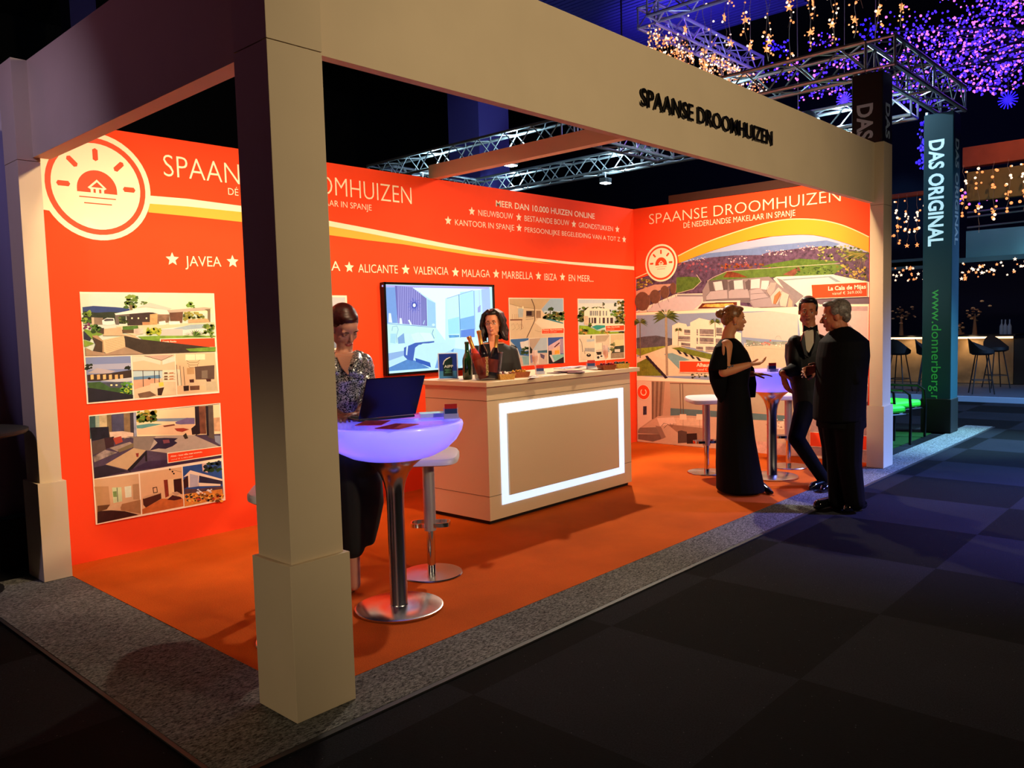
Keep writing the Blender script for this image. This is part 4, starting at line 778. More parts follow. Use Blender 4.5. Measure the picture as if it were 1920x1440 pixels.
P('7aa2e0', [(150, 140), (320, 140), (340, 650), (165, 650)], .03); P('6f6fb8', [(305, 120), (545, 140), (755, 300), (765, 690), (345, 655)], .02)
for i in range(13): x = 345+i*26; P('a7a6e8', [(x, 125+i*1), (x+11, 127+i*2), (x+20, 655+i*3), (x+8, 655+i*3)])
for i in range(6): x = 680-i*2+i*14; P('8f92d0', [(x, 245+i*9), (x+4, 250+i*9), (x+8, 690), (x+2, 690)])
for i in range(24): a = 2*PI*i/24; A.line('5a66c8', [(578+28*math.cos(a), 397+34*math.sin(a)), (578+(70+24*(i % 2))*math.cos(a), 397+(82+28*(i % 2))*math.sin(a))], 6)
A.ell('4858b8', 578, 397, 40, 46); A.ell('f4fcf8', 578, 397, 20, 26)
P('9fd0f0', [(762, 310), (878, 365), (885, 705), (770, 690)], .02); P('e6fcfc', [(560, 150), (1650, 165), (1400, 190), (1020, 300), (1020, 900), (890, 720), (880, 360)], .01)
P('c8f4ee', [(1040, 300), (1210, 240), (1225, 900), (1060, 880)], .02); P('a2e6f4', [(1055, 600), (1215, 560), (1222, 800), (1065, 810)], .02); P('b4ecf8', [(1230, 210), (1440, 190), (1440, 850), (1240, 850)], .01); P('7cb8ee', [(1230, 590), (1440, 540), (1440, 740), (1235, 740)], .02); P('5f8ade', [(1240, 750), (1435, 730), (1435, 850), (1240, 850)], .05); P('5fa0d8', [(1065, 820), (1215, 820), (1215, 850), (1075, 860)], .3)
A.line('5f9ad0', [(1212, 240), (1238, 970)], 10); A.line('8fb8ec', [(1425, 190), (1440, 740)], 12); A.line('b8d0f8', [(1500, 180), (1510, 500)], 8); P('9aa8e8', [(1480, 430), (1520, 390), (1520, 490), (1480, 500)], .1); P('a8c8fa', [(1530, 170), (1650, 160), (1670, 700), (1560, 700)], .02); A.line('8fb0e8', [(1040, 300), (1410, 185)], 8)
A.line('5a7ac0', [(160, 655), (885, 712)], 6)
P('e4f8f8', [(215, 510), (245, 510), (265, 645), (212, 640)]); P('e4f8f8', [(370, 580), (395, 580), (410, 665), (368, 660)]); P('e4f8f8', [(490, 610), (510, 600), (545, 675), (520, 675)]); P('b8d8f0', [(700, 660), (722, 610), (728, 615), (712, 670)]); A.ell('d0f4f0', 850, 675, 22, 18)
P('c4f0ea', [(175, 665), (885, 720), (905, 910), (440, 940), (185, 940)], .02); P('a8dcec', [(240, 800), (320, 800), (310, 940), (235, 930)], .02); A.line('6f9ad0', [(260, 760), (270, 700), (330, 690), (350, 740), (325, 830), (330, 930)], 6); P('7fa8dc', [(340, 860), (430, 790), (445, 940), (350, 945)], .05)
P('c8f4f0', [(205, 960), (440, 935), (445, 1040), (215, 1080)], .02); P('8fb4e4', [(210, 1080), (440, 1040), (430, 1130), (205, 1190)], .02); P('b8e4f8', [(205, 1190), (430, 1110), (480, 1160), (200, 1280)], .02); P('4f86c8', [(200, 1290), (480, 1165), (580, 1180), (800, 1290), (200, 1335)], .12)
P('c6ecee', [(440, 800), (530, 795), (560, 900), (480, 970)], .02); P('d2f4ee', [(530, 810), (640, 780), (720, 900), (590, 945)], .02); P('d8f8f0', [(650, 785), (800, 790), (860, 890), (730, 905)], .02); A.line('5f8ac8', [(850, 740), (830, 800), (860, 870)], 8)
P('3f62b8', [(430, 1000), (590, 930), (860, 905), (860, 925), (640, 960), (590, 1000), (560, 1190), (480, 1170), (430, 1120)], .04); P('d4f2f4', [(465, 990), (490, 970), (475, 1110), (458, 1100)]); P('c0ecf0', [(600, 990), (700, 940), (1000, 930), (1130, 1000), (900, 1130), (820, 1290), (580, 1140)], .02); P('2f5cb8', [(590, 1145), (800, 1210), (815, 1280), (600, 1200)], .05); P('a8d8f0', [(900, 1130), (1140, 1010), (1330, 1030), (1300, 1200), (1210, 1290), (870, 1290)], .02); P('5f92d8', [(1090, 1050), (1140, 1010), (1130, 1060)]); P('6fa0e0', [(870, 1290), (910, 1160), (920, 1290)])
P('d0f4f4', [(1160, 860), (1440, 850), (1640, 900), (1300, 1030), (1150, 1000)], .02)
A.build('screen', print_mat('screen_glow', 1.15), tv)

# --- counter
KY = 1.585; KX0, KX1, KB = 2.742, 4.683, 2.30
c = thing('reception_counter', 'cream reception counter with a glowing white rectangle framed on its front', 'counter', (3.7, KY+.3, .012))
tan = mat('counter_laminate', 'e2cba8', .45, spec=.4)
kbody = MB().box(KX0, KX1, KY, KB, .045, 1.095).build('body', tan, c, .002, world=True)
MB().box(KX0+.02, KX1-.02, KY+.03, KB-.02, .0135, .045).build('plinth', darkm, c, world=True)
MB().box(KX0-.045, KX1+.10, KY-.045, KB+.06, 1.097, 1.135).build('worktop', tan, c, .003, world=True)
m = MB()
for z in (.235, .985): m.box(KX0-.0015, KX0, KY, KB, z, z+.0035); m.box(KX0, KX1, KY-.0015, KY, z, z+.0035)
m.build('panel_joint', mat('joint_shadow_gap', '6a5a45', .8), kbody, world=True)
o_ = [ony(937, 755, KY), ony(1168, 728.5, KY), ony(1169, 887, KY), ony(940, 946, KY)]; i_ = [ony(949, 773, KY), ony(1157, 746, KY), ony(1158, 876, KY), ony(952, 930, KY)]
ox0, ox1 = (o_[0].x+o_[3].x)/2, (o_[1].x+o_[2].x)/2; oz0, oz1 = (o_[2].z+o_[3].z)/2, (o_[0].z+o_[1].z)/2
ix0, ix1 = (i_[0].x+i_[3].x)/2, (i_[1].x+i_[2].x)/2; iz0, iz1 = (i_[2].z+i_[3].z)/2, (i_[0].z+i_[1].z)/2
m = MB()
for q in ((ox0, ox1, iz1, oz1), (ox0, ox1, oz0, iz0), (ox0, ix0, iz0, iz1), (ix1, ox1, iz0, iz1)): m.box(q[0], q[1], KY-.008, KY+.002, q[2], q[3])
m.build('glowing_frame', mat('white_light_strip', 'e8f4ff', .4, emis='b4d6ff', es=1.1), c, world=True)
MB().box(ix0+.004, ix1-.004, KY-.020, KY-.001, iz0+.004, iz1-.004).build('front_panel', tan, c, .002, world=True)

# --- glowing bar tables
steel = mat('brushed_steel', 'c8c8cc', .22, 1, aniso=.6); chrome = mat('polished_chrome', 'd8d8dc', .08, 1)
glass = mat('clear_acrylic', 'ffffff', .02, trans=1, ior=1.46)
bowlm = mat('glowing_bowl', 'd8d4ff', .3, emis='7068ff', es=1.25, coat=.6)
def bar_table(x, y, label, rz=0):
    t = thing('bar_table', label, 'table', (x, y, .012), rz, 'bar tables with glowing bowls')
    MB().lathe((0, 0, 0), [(.235, 0), (.245, .004), (.245, .014), (.235, .018), (.06, .024)], 64).build('base', steel, t, smooth=True)
    MB().lathe((0, 0, 0), [(.052, .022), (.048, .03), (.047, .60), (.050, .66), (.060, .71), (.080, .76), (.110, .80), (.150, .833), (.185, .850)], 48).build('stem', steel, t, smooth=True)
    MB().lathe((0, 0, 0), [(.185, .848), (.235, .862), (.300, .896), (.350, .942), (.380, .992), (.388, 1.024), (.384, 1.038), (.372, 1.042), (.05, 1.043)], 72).build('glowing_bowl', bowlm, t, smooth=True)
    MB().lathe((0, 0, 0), [(.370, 1.0435), (.374, 1.046), (.374, 1.050), (.370, 1.052)], 72).build('glass_top', mat('smoked_glass_top', 'b0a8f0', .04, alpha=.35, spec=.8), t, smooth=True)
    return t
T1, T2 = (1.095, .70), (5.79, .69)
bar_table(*T1, 'bar table with violet glowing bowl holding the laptop, beside the near post')
bar_table(*T2, 'bar table with violet glowing bowl between the woman in black and the two men')
seatm = mat('white_seat_pad', 'd8d4dc', .4)
def make_stool(x, y, rz, label):
    t = thing('bar_stool', label, 'stool', (x, y, .012), rz, 'white-seated bar stools')
    R = []; n = 40
    for (k, z) in ((.93, .722), (1.0, .730), (1.0, .752), (.96, .764), (.86, .768)):
        ring = []
        for i in range(n):
            a = 2*PI*i/n; ca, sa = math.cos(a), math.sin(a)
            xx = .195*k*math.copysign(abs(ca)**.45, ca); yy = .185*k*math.copysign(abs(sa)**.45, sa)
            ring.append((xx, yy, z+.020*(abs(yy)/.185)**2*(1 if yy > 0 else -.6)))
        R.append(ring)
    MB().rings(R).build('seat', seatm, t, smooth=True)
    MB().lathe((0, 0, 0), [(.038, .28), (.038, .715)], 28).build('sleeve', mat('satin_silver_tube', 'b8b4b8', .4, .6), t, smooth=True)
    MB().lathe((0, 0, 0), [(.026, .012), (.026, .285)], 28).build('post', chrome, t, smooth=True)
    MB().lathe((0, 0, 0), [(.190, 0), (.196, .004), (.192, .010), (.03, .016)], 56).build('base', steel, t, smooth=True)
    m = MB(); R = []
    pts = [(.125*math.copysign(abs(math.cos(a))**.5, math.cos(a)), .062+.062*math.copysign(abs(math.sin(a))**.5, math.sin(a))) for a in [2*PI*i/40 for i in range(40)]]
    for (dz, sc_) in ((0, 1), (.026, 1), (.026, .93), (0, .93)): R.append([(p[0]*sc_, .062+(p[1]-.062)*sc_-.03, .30+dz) for p in pts])
    R.append(R[0]); m.rings(R, cap=False); m.build('footrest', chrome, t, smooth=True)
    return t
st = make_stool(1.632, 1.03, -.82, 'white-seated bar stool between the laptop table and the reception counter')
dup(st, (.47, .76, .012), .9, 'white-seated bar stool almost wholly hidden behind the near post, seat edge showing left')
dup(st, (1.06, 1.40, .012), 2.6, 'bar stool under the woman in the sequinned top')
dup(st, (5.66, 1.33, .012), -.75, 'white-seated bar stool to the left of the woman in the long black dress')
dup(st, (6.42, .80, .012), -.9, 'white-seated bar stool behind the right glowing table, beside the man in bow tie')

# --- laptop
lp = thing('laptop', 'open dark laptop, lid back towards the viewer, on the near glowing table', 'laptop', (T1[0], T1[1], 1.0645))
bl, br = onz(673, 789, 1.075), onz(778, 779, 1.075); hx = Vector((br.x-bl.x, br.y-bl.y, 0)); wL = hx.length; hx.normalize(); hy = Vector((0, 0, 1)).cross(hx)
Mh = Matrix((hx, hy, Vector((0, 0, 1)))).transposed(); mid = (bl+br)/2
dk = mat('laptop_metal', '16182c', .32, .5)
kb_ = MB().obox(Vector((mid.x, mid.y, 1.074))+hy*.125, (wL, .25, .014), Mh).build('keyboard_base', dk, lp, .003, world=True)
m = MB()
for i in range(13):
    for j in range(5): m.obox(Vector((mid.x, mid.y, 1.083))+hx*((i-6)*wL*.068)+hy*(.05+j*.024), (wL*.055, .018, .003), Mh)
m.build('keys', mat('black_keys', '050508', .5), kb_, world=True)
tl = 30*PI/180; up = Vector((0, 0, 1))*math.cos(tl)-hy*math.sin(tl); nn = hx.cross(up)
Ml = Matrix((hx, nn, up)).transposed()
lid = MB().obox(Vector((mid.x, mid.y, 1.083))+up*.130, (wL*1.02, .008, .255), Ml).build('lid', dk, lp, .003, world=True)
MB().obox(Vector((mid.x, mid.y, 1.083))+up*.130-nn*.0055, (wL*.94, .001, .23), Ml).build('screen', mat('laptop_screen', '404858', .2, emis='8090c0', es=1.0), lid, world=True)

# --- small things on the tables and the counter
def card_holder(P, label, rz, s_=1., ztop=0):
    t = thing('card_holder', label, 'card holder', P, rz, 'clear card holders with leaflets')
    m = MB(); w_, d_ = .05*s_, .035*s_
    m.box(-w_, w_, -d_, -d_+.003, 0, .035*s_); m.box(-w_, w_, d_-.003, d_, 0, .07*s_); m.box(-w_, w_, -d_, d_, 0, .003)
    m.box(-w_, -w_+.003, -d_, d_, .003, .03*s_); m.box(w_-.003, w_, -d_, d_, .003, .03*s_)
    m.build('holder', mat('pale_clear_plastic', 'd8dcf0', .08, alpha=.45), t)
    m = MB(); m.box(-w_*.85, w_*.85, d_*.2, d_*.2+.004, .004, .065*s_); m.build('leaflet', mat('navy_leaflet', '24407c', .5), t)
    m = MB(); m.box(-w_*.85, w_*.85, d_*.2-.001, d_*.2+.005, .065*s_, .098*s_); m.build('leaflet_header', mat('red_leaflet', 'c82014', .5), t)
    return t
p = onz(846, 784, 1.066); card_holder((p.x, p.y, 1.0655), 'clear card holder with red and blue leaflets at the edge of the laptop table', -.7, .8)
p = onz(1449, 697, 1.066); card_holder((p.x, p.y, 1.0655), 'clear card holder on the glowing table beside the woman in black dress', -.7, .85)
p = onz(1013, 701, 1.137); card_holder((p.x, p.y, 1.1365), 'clear card holder beside the flute at the middle of the counter top', -.7, .75)
p = onz(1109, 692, 1.137); card_holder((p.x, p.y, 1.1365), 'clear card holder behind scattered leaflets near the right of the counter', -.7, .85)
def sheets(name, label, cat, group, pts, z, w_, h_, mm, ang, th=.004, seed=0):
    rn = random.Random(seed)
    for i, (x, y) in enumerate(pts):
        p = onz(x, y, z); a = ang+rn.uniform(-.5, .5)
        o = MB().box(-w_/2, w_/2, -h_/2, h_/2, 0, th).build(name, mm, None); o.location = (p.x, p.y, z+.0005+i*(th+.0006)); o.rotation_euler = (0, 0, a)
        tag(o, label if isinstance(label, str) else label[i], cat, group)
lf = mat('lilac_leaflet', 'd8d0e8', .5, noise=.3, nscale=60); dkb = mat('dark_brochure', '3a1830', .35, noise=.5, nscale=25); wh = mat('white_leaflet', 'e8e4e8', .5, noise=.25, nscale=90)
sheets('brochure', ['pink printed brochure lying by the laptop on the near glowing table', 'pale brochure under the laptop edge on the near glowing table'], 'brochure', None, [(745, 800), (700, 795)], 1.0655, .20, .14, mat('pink_brochure', 'c8406c', .35, noise=.4, nscale=20), .6, .003, 3)
sheets('leaflet', ['clear-white leaflet tray on the near glowing table beside the card holder'], 'leaflet tray', None, [(812, 781)], 1.0655, .15, .10, mat('pale_blue_plastic', 'c8dcf8', .1, spec=.8), -.75, .022, 5)
sheets('brochure', ['dark brochure at left of the fan on the counter top', 'dark brochure at right of the fan on the counter top', 'dark red brochure on top of the fan on the counter top'], 'brochure', None, [(1052, 699), (1080, 699), (1065, 698)], 1.1360, .21, .15, dkb, .2, .004, 8)
sheets('leaflet', ['lilac leaflet pile behind the dark brochures on the counter', 'lilac leaflet behind the dark brochures, on top'], 'leaflet', None, [(1062, 691), (1075, 690)], 1.1360, .21, .15, lf, 0, .006, 9)
sheets('leaflet', ['small white leaflet on the counter top, '+w for w in ('left of the dark brochures', 'behind the crackers tray', 'in front of the left flute', 'left of the rear card holder', 'under the rear card holder', 'right of the rear card holder', 'beside the brown basket', 'behind the lilac leaflets')], 'leaflet', 'white leaflets scattered on the counter top', [(1025, 705), (998, 706), (1001, 709), (1095, 692), (1100, 690), (1120, 693), (1117, 694), (1089, 690)], 1.1360, .10, .07, wh, 0, .002, 11)
def basket(x, y, label, fill, cols, wood, rz=-.3):
    p = onz(x, y, 1.136); t = thing('snack_basket', label, 'basket', (p.x, p.y, 1.1355), rz)
    R = []
    for k, z in ((.85, 0), (1, .045), (.95, .045), (.82, .008)): R.append([(.075*k*a, .055*k*b, z) for a, b in ((-1, -1), (1, -1), (1, 1), (-1, 1))])
    MB().rings(R).build('tray', wood, t)
    rn = random.Random(x); m = MB()
    for i in range(26): m.mi = i % len(cols); m.ball((rn.uniform(-.055, .055), rn.uniform(-.038, .038), .028+rn.uniform(0, .026)), .013, 6, 4)
    o = m.build(fill, cols, t); o['kind'] = 'stuff'
wd1 = mat('pale_wicker', 'c8964a', .7, noise=.3, nscale=120); wd2 = mat('brown_wicker', '9a5028', .7, noise=.3, nscale=120); wd3 = mat('yellow_wicker', 'c8a040', .7, noise=.3, nscale=120)
sweets = [mat('red_wrapper', 'b01828', .3), mat('white_wrapper', 'e8dcd8', .3), mat('dark_red_wrapper', '5a1020', .3)]
basket(946, 711, 'pale wicker basket of red and white sweets beside the champagne bucket', 'sweets', sweets, wd1)
basket(974, 707, 'wooden tray heaped with yellow crackers, left half of the counter', 'crackers', [mat('cracker', 'd09a30', .8), mat('cracker_dark', 'a86c20', .8)], wd2)
basket(1137, 693, 'brown wicker basket of dark red sweets near the right counter end', 'sweets', [sweets[2], sweets[0]], wd2)
basket(1163, 690, 'yellow wicker basket of dark wrapped sweets, last at the right counter end', 'sweets', [mat('black_wrapper', '24181c', .3), mat('green_wrapper', '4a5a20', .3)], wd3)
def flute(x, y, label):
    p = onz(x, y, 1.136); t = thing('champagne_flute', label, 'glass', (p.x, p.y, 1.1355), 0)
    MB().lathe((0, 0, 0), [(.030, 0), (.030, .002), (.004, .006), (.0035, .075), (.012, .09), (.024, .13), (.026, .18), (.023, .215), (.0225, .215), (.0245, .18), (.022, .13), (.003, .092)], 24).build('glass', mat('thin_glass', 'ffe8e0', .03, alpha=.3, spec=.8), t, smooth=True)
    MB().lathe((0, 0, 0), [(.004, .094), (.020, .13), (.0225, .165), (.002, .166)], 20).build('drink', mat('orange_drink', 'e88028', .2), t, smooth=True)
flute(1004, 704, 'champagne flute with orange drink at the middle of the counter top')
flute(1136, 689, 'champagne flute with orange drink near the right end of the counter')

# bucket with bottles
bp = onz(914, 712, 1.136)
t = thing('ice_bucket', 'clear acrylic bucket of champagne bottles on the counter corner', 'ice bucket', (bp.x, bp.y, 1.1355))
m = MB(); m.lathe((0, 0, 0), [(.088, .0), (.100, .01), (.128, .215), (.133, .218), (.133, .212), (.124, .21), (.096, .016), (.085, .010)], 40)
m.build('bucket', mat('smoky_acrylic', '24242c', .04, alpha=.38, spec=.9), t, smooth=True)
rn = random.Random(4); m = MB()
A = None
m = MB()
cdn = (CAM-bp); cdn.z = 0; cdn.normalize(); side = Vector((-cdn.y, cdn.x, 0))
for i in range(12):
    z = .045+i*.0125; rr = .104+(z/.215)*.028
    for k in range(2): m.obox(cdn*rr+side*((k-.5)*.010+rn.uniform(-.002, .002))+Vector((0, 0, z)), (.003, .007+rn.uniform(0, .003), .007+rn.uniform(-.002, .003)), Matrix((cdn, side, Vector((0, 0, 1)))).transposed())
m.build('gold_marking', mat('gold_print', 'c8b878', .4), t)
ft = {}
def bottle(base, tip, label, glassm, foil, lab, kind='champagne_bottle', r=.043, group=None):
    base = Vector(base); d = Vector(tip)-base; H = d.length; q = d.to_track_quat('Z', 'Y')
    t = bpy.data.objects.new(kind, None); COL.objects.link(t); t.location = base; t.rotation_euler = q.to_euler(); tag(t, label, 'bottle', group); t.empty_display_size = .1
    MB().lathe((0, 0, 0), [(r*.9, 0), (r, .008), (r, H*.50), (r*.92, H*.57), (r*.45, H*.72), (.015, H*.80), (.0145, H*.97)], 28).build('glass', glassm, t, smooth=True)
    MB().lathe((0, 0, 0), [(r*.62, H*.655), (r*.47, H*.715), (.0165, H*.80), (.016, H*.93), (.019, H*.95), (.019, H), (.012, H+.002)], 24).build('foil', foil, t, smooth=True)
    if lab: MB().lathe((0, 0, 0), [(r+.0008, H*.14), (r+.0008, H*.44)], 28, cap=False).build('label_paper', lab, t, smooth=True)
    return t
gg = mat('dark_green_glass', '0c3a1c', .06, spec=.8, coat=.5); pk = mat('rose_glass', 'c84030', .1, coat=.5); gf = mat('gold_foil', 'e0a050', .28, .7); rl = mat('rose_label', 'd85a38', .4); nb = mat('near_black_glass', '120c14', .08, coat=.5)
def up(x, y, off): return at(x, y, bp, off)
bottle((bp.x-.028*RH.x*1-.03*FH.x, bp.y-.028*RH.y-.03*FH.y, 1.150), up(879, 631, -.02), 'pink champagne bottle leaning to the left in the clear bucket', pk, gf, rl, r=.038)
bottle((bp.x+.0*RH.x+.035*FH.x, bp.y+.035*FH.y, 1.150), up(897.4, 620, .03), 'champagne bottle with the highest gold neck, in the bucket middle', nb, gf, rl, r=.038)
bottle((bp.x+.035*RH.x-.02*FH.x, bp.y+.035*RH.y-.02*FH.y, 1.150), up(931.6, 628, -.01), 'champagne bottle leaning to the right in the clear bucket', nb, gf, rl, r=.038)
gb = onz(877, 711, 1.136); bottle((gb.x, gb.y, 1.1365), at(875, 641, gb), 'open green bottle standing on the counter left of the bucket', gg, gg, None, r=.04)
# award plaque
ap = onz(841, 711, 1.136)
q = [at(819.2, 660.4, ap), at(857, 660, ap), at(858, 710.5, ap), at(822.7, 709.4, ap)]
t = thing('sign_holder', 'blue and white certificate plaque standing on the left end of the counter', 'sign', (ap.x, ap.y, 1.1355))
wS, hS = (q[1]-q[0]).length*.98, (q[0].z-q[3].z)
Ms = Matrix((RH, FH, Vector((0, 0, 1)))).transposed(); cS = Vector((ap.x, ap.y, 1.1365+hS/2))
MB().obox(cS, (wS, .012, hS), Ms).build('frame', mat('clear_white_frame', 'd0d8f4', .1), t, .002, world=True)
MB().obox(cS+Vector((0, 0, -hS/2+.004)), (wS*1.05, .07, .007), Ms).build('foot', mat('clear_white_frame'), t, .002, world=True)
def plq(name, col, pts, d, txt=None):
    O = cS-RH*wS/2+Vector((0, 0, hS/2)); m = MB()
    if txt:
        v, f, _ = text_geo(txt[0], .015); m.add([tuple(O+RH*(wS*(txt[1]+x*txt[2]))-Vector((0, 0, hS*(txt[3]-y*txt[4])))-FH*d) for (x, y, z) in v], f)
    else:
        tt = tessellate_polygon([[Vector((a, b, 0)) for a, b in pts]]); m.add([tuple(O+RH*wS*a-Vector((0, 0, hS*b))-FH*d) for a, b in pts], [tuple(x) for x in tt])
    m.build(name, col, t, world=True)
plq('certificate', mat('plaque_blue', '1a38a0', .4), [(.05, .03), (.95, .03), (.95, .97), (.05, .97)], .0068)
plq('sky_band', mat('plaque_light_blue', '3a80b8', .4), [(.05, .68), (.95, .68), (.95, .95), (.05, .95)], .0072)
plq('shield', mat('plaque_green', '0c2c24', .4), [(.25, .88), (.25, .40), (.32, .29), (.45, .22), (.72, .17), (.72, .88)], .0076)
plq('swoosh', mat('plaque_white', 'd8e0e0', .4), [(.24, .42), (.30, .29), (.43, .20), (.62, .15), (.64, .17), (.46, .24), (.34, .31), (.27, .45)], .008)
plq('lettering', mat('plaque_white'), None, .0082, ('AIPP', .30, .46, .56, .10))
for i, w_ in enumerate((.34, .26, .34)): plq('small_print', mat('plaque_green_print', '5a9a78', .4), [(.5-w_/2, .63+i*.055), (.5+w_/2, .63+i*.055), (.5+w_/2, .65+i*.055), (.5-w_/2, .65+i*.055)], .008)
# ================================================================== the hall around the stand
alu = mat('truss_aluminium', 'a8b0b4', .38, .75)
def truss(p0, p1, label, s_=.29, group=None, r=.024, m_=None):
    p0, p1 = Vector(p0), Vector(p1); d = (p1-p0); Ln = d.length; d.normalize(); a = Vector((0, 0, 1)); b = d.cross(a).normalized()
    t = thing('lighting_truss', label, 'truss', tuple(p0), 0, group); m_ = m_ or alu
    cs = [(b*i+a*j)*(s_/2) for i in (-1, 1) for j in (-1, 1)]
    for c in cs: MB().tube([p0+c, p1+c], r, 8).build('chord', m_, t, world=True, smooth=True)
    n = max(2, round(Ln/(s_*.95))); m = MB()
    for (ca, cb) in ((0, 1), (2, 3), (0, 2), (1, 3)):
        for i in range(n):
            q0, q1 = p0+d*Ln*i/n, p0+d*Ln*(i+1)/n
            m.tube([q0+cs[ca], q1+cs[cb]] if i % 2 == 0 else [q0+cs[cb], q1+cs[ca]], r*.42, 5, False)
    for i in (0, n//2, n):
        q = p0+d*Ln*i/n
        for (ca, cb) in ((0, 1), (2, 3), (0, 2), (1, 3)): m.tube([q+cs[ca], q+cs[cb]], r*.6, 5, False)
    m.build('lattice', m_, t, world=True)
    return t
TZ = 4.30
G1 = 'lighting trusses of the neighbouring stand'
truss((7.50, .36, TZ), (7.50, 8.9, TZ), 'long truss above the cream cross beam, running back from the left black tower', group=G1)
truss((9.92, .62, TZ), (9.92, 8.9, TZ), 'long truss with bright lamps, parallel behind the one above the cross beam', group=G1)
truss((7.36, .21, TZ), (10.1, .21, TZ), 'short truss joining the tops of the two black lettered towers', group=G1)
truss((7.66, 8.75, TZ-.01), (9.76, 8.75, TZ-.01), 'short truss closing the far end of the two long trusses', group=G1)
truss((7.66, 4.3, TZ-.01), (9.76, 4.3, TZ-.01), 'short truss crossing between the two long trusses halfway back', group=G1)
# lamps of those trusses
lamp_e = mat('cold_lamp_glass', 'ffffff', .3, emis='d8f0ff', es=14)
def flood(P, label, aim, pw, cl):
    t = thing('floodlight', label, 'floodlight', P, 0, 'cold floodlights on the trusses')
    MB().box(-.09, .09, -.07, .07, .02, .10).build('housing', mat('lamp_housing', '202428', .5), t, .01)
    MB().box(-.08, .08, -.06, .06, .005, .021).build('lens', lamp_e, t)
    MB().tube([(0, 0, .10), (0, 0, .185)], .012, 6).tube([(-.16, 0, .19), (.16, 0, .19)], .014, 6).build('clamp', alu, t)
    spot((P[0], P[1], P[2]-.02), aim, pw, cl, 120, .8, .05)
    return t
for (x, y, lb) in ((7.5, 5.6, 'small cold floodlight under the truss above the cross beam, nearer its middle'), (7.5, 7.6, 'small cold floodlight under the truss above the cross beam, nearest the back wall print'),
                   (9.92, 3.0, 'cold floodlight under the rear long truss, close to the front fascia edge'), (9.92, 5.6, 'cold floodlight under the rear long truss, at its middle'), (9.92, 8.2, 'cold floodlight under the rear long truss, at its far end')):
    flood((x, y, TZ-.34), lb, (x, y-1, 0), 30, COOL)
for (x, y) in ((7.5, 5.6), (7.5, 7.4), (9.92, 3.0), (9.92, 5.4), (9.92, 7.8), (8.9, .9), (9.92, 1.6), (7.5, 2.2)): point((x+.0, y, TZ), 45, COOL, .03)  # point lights without fixtures, added to brighten the trusses
fl = thing('round_floodlight', 'bright round floodlight hanging above the rear long truss', 'floodlight', (9.6, 5.2, 4.62))
MB().lathe((0, 0, 0), [(.06, .12), (.13, .06), (.17, 0), (.16, -.02)], 24).build('housing', mat('lamp_housing'), fl, smooth=True)
MB().lathe((0, 0, 0), [(.155, -.022), (.155, -.028)], 24).build('lens', lamp_e, fl)
MB().tube([(0, 0, .12), (.3, 0, .5), (.3, 0, 4.3)], .015, 6).build('hanger', darkm, fl)
fl2 = thing('round_floodlight', 'bright oval floodlight just above the front fascia near its right end', 'floodlight', (9.7, 1.95, TZ+.02))
MB().lathe((0, 0, 0), [(.06, .12), (.13, .06), (.16, 0), (.15, -.02)], 24).build('housing', mat('lamp_housing'), fl2, smooth=True)
MB().lathe((0, 0, 0), [(.145, -.022), (.145, -.028)], 24).build('lens', lamp_e, fl2)

# black towers with running letters
def tower(x0, x1, y0, y1, label, face, ink, web):
    t = thing('lettered_tower', label, 'tower', ((x0+x1)/2, (y0+y1)/2, 0), 0, 'black lettered truss towers')
    MB().box(x0, x1, y0, y1, .02, 4.12).build('wrap', face, t, .01, world=True)
    MB().box(x0-.008, x1+.008, y0-.008, y1+.008, .011, .46).build('base_box', darkm, t, .01, world=True)
    m = MB()
    for cx, cy in ((x0+.03, y0+.03), (x1-.03, y0+.03), (x0+.03, y1-.03), (x1-.03, y1-.03)): MB().tube([(cx, cy, 4.1), (cx, cy, 4.15)], .024, 6).build('tower_chord', alu, t, world=True)
    wrap = [c_3 for c_3 in bpy.data.objects if c_3.parent == t and c_3.name.startswith('wrap')][0]
    def run(txt, zt, zb, a, b, col, bold):
        v, f, _ = text_geo(txt, bold)
        MB().add([(x0-.004, b+(a-b)*y, zt+(zb-zt)*x) for x, y, z in v], f).build('lettering', col, wrap, world=True)
    def runf(txt, zt, zb, a, b, col, bold):
        v, f, _ = text_geo(txt, bold)
        MB().add([(b+(a-b)*y, y0-.004, zt+(zb-zt)*x) for x, y, z in v], f).build('lettering', col, wrap, world=True)
    wy = (y1-y0)
    run('DAS ORIGINAL', ink[1], ink[2], y0+wy*.30, y0+wy*.80, ink[0], .03); runf('DAS ORIGINAL', ink[1], ink[2], x1-.09, x0+.09, ink[3], .03)
    if web: run('www.donnerberg.net', web[1], web[2], y0+wy*.34, y0+wy*.66, web[0], .0)
    return t
teal = mat('teal_wrap', '0c3a48', .6); wl = mat('pale_letters', 'd8f0f8', .5, emis='bfe8f8', es=.55); gl = mat('grey_letters', '8a9090', .5, emis='70787a', es=.12); gn = mat('green_letters', '2c8a3c', .5, emis='2c9a44', es=.35)
p0 = onx(1757, 262, 9.8); p1 = onx(1757, 461, 9.8); p2 = onx(1757, 543, 9.8); p3 = onx(1757, 775, 9.8)
tower(9.80, 10.13, .12, .47, 'teal and black truss tower at right, lettered down its whole height', teal, (wl, p0.z, p1.z, gl), (gn, p2.z, p3.z))
q0 = onx(1620, 196, 7.35)
tower(7.35, 7.66, .18, .50, 'black lettered truss tower rising behind the right cream post', darkm, (gl, q0.z, q0.z-(p0.z-p1.z), gl), None)

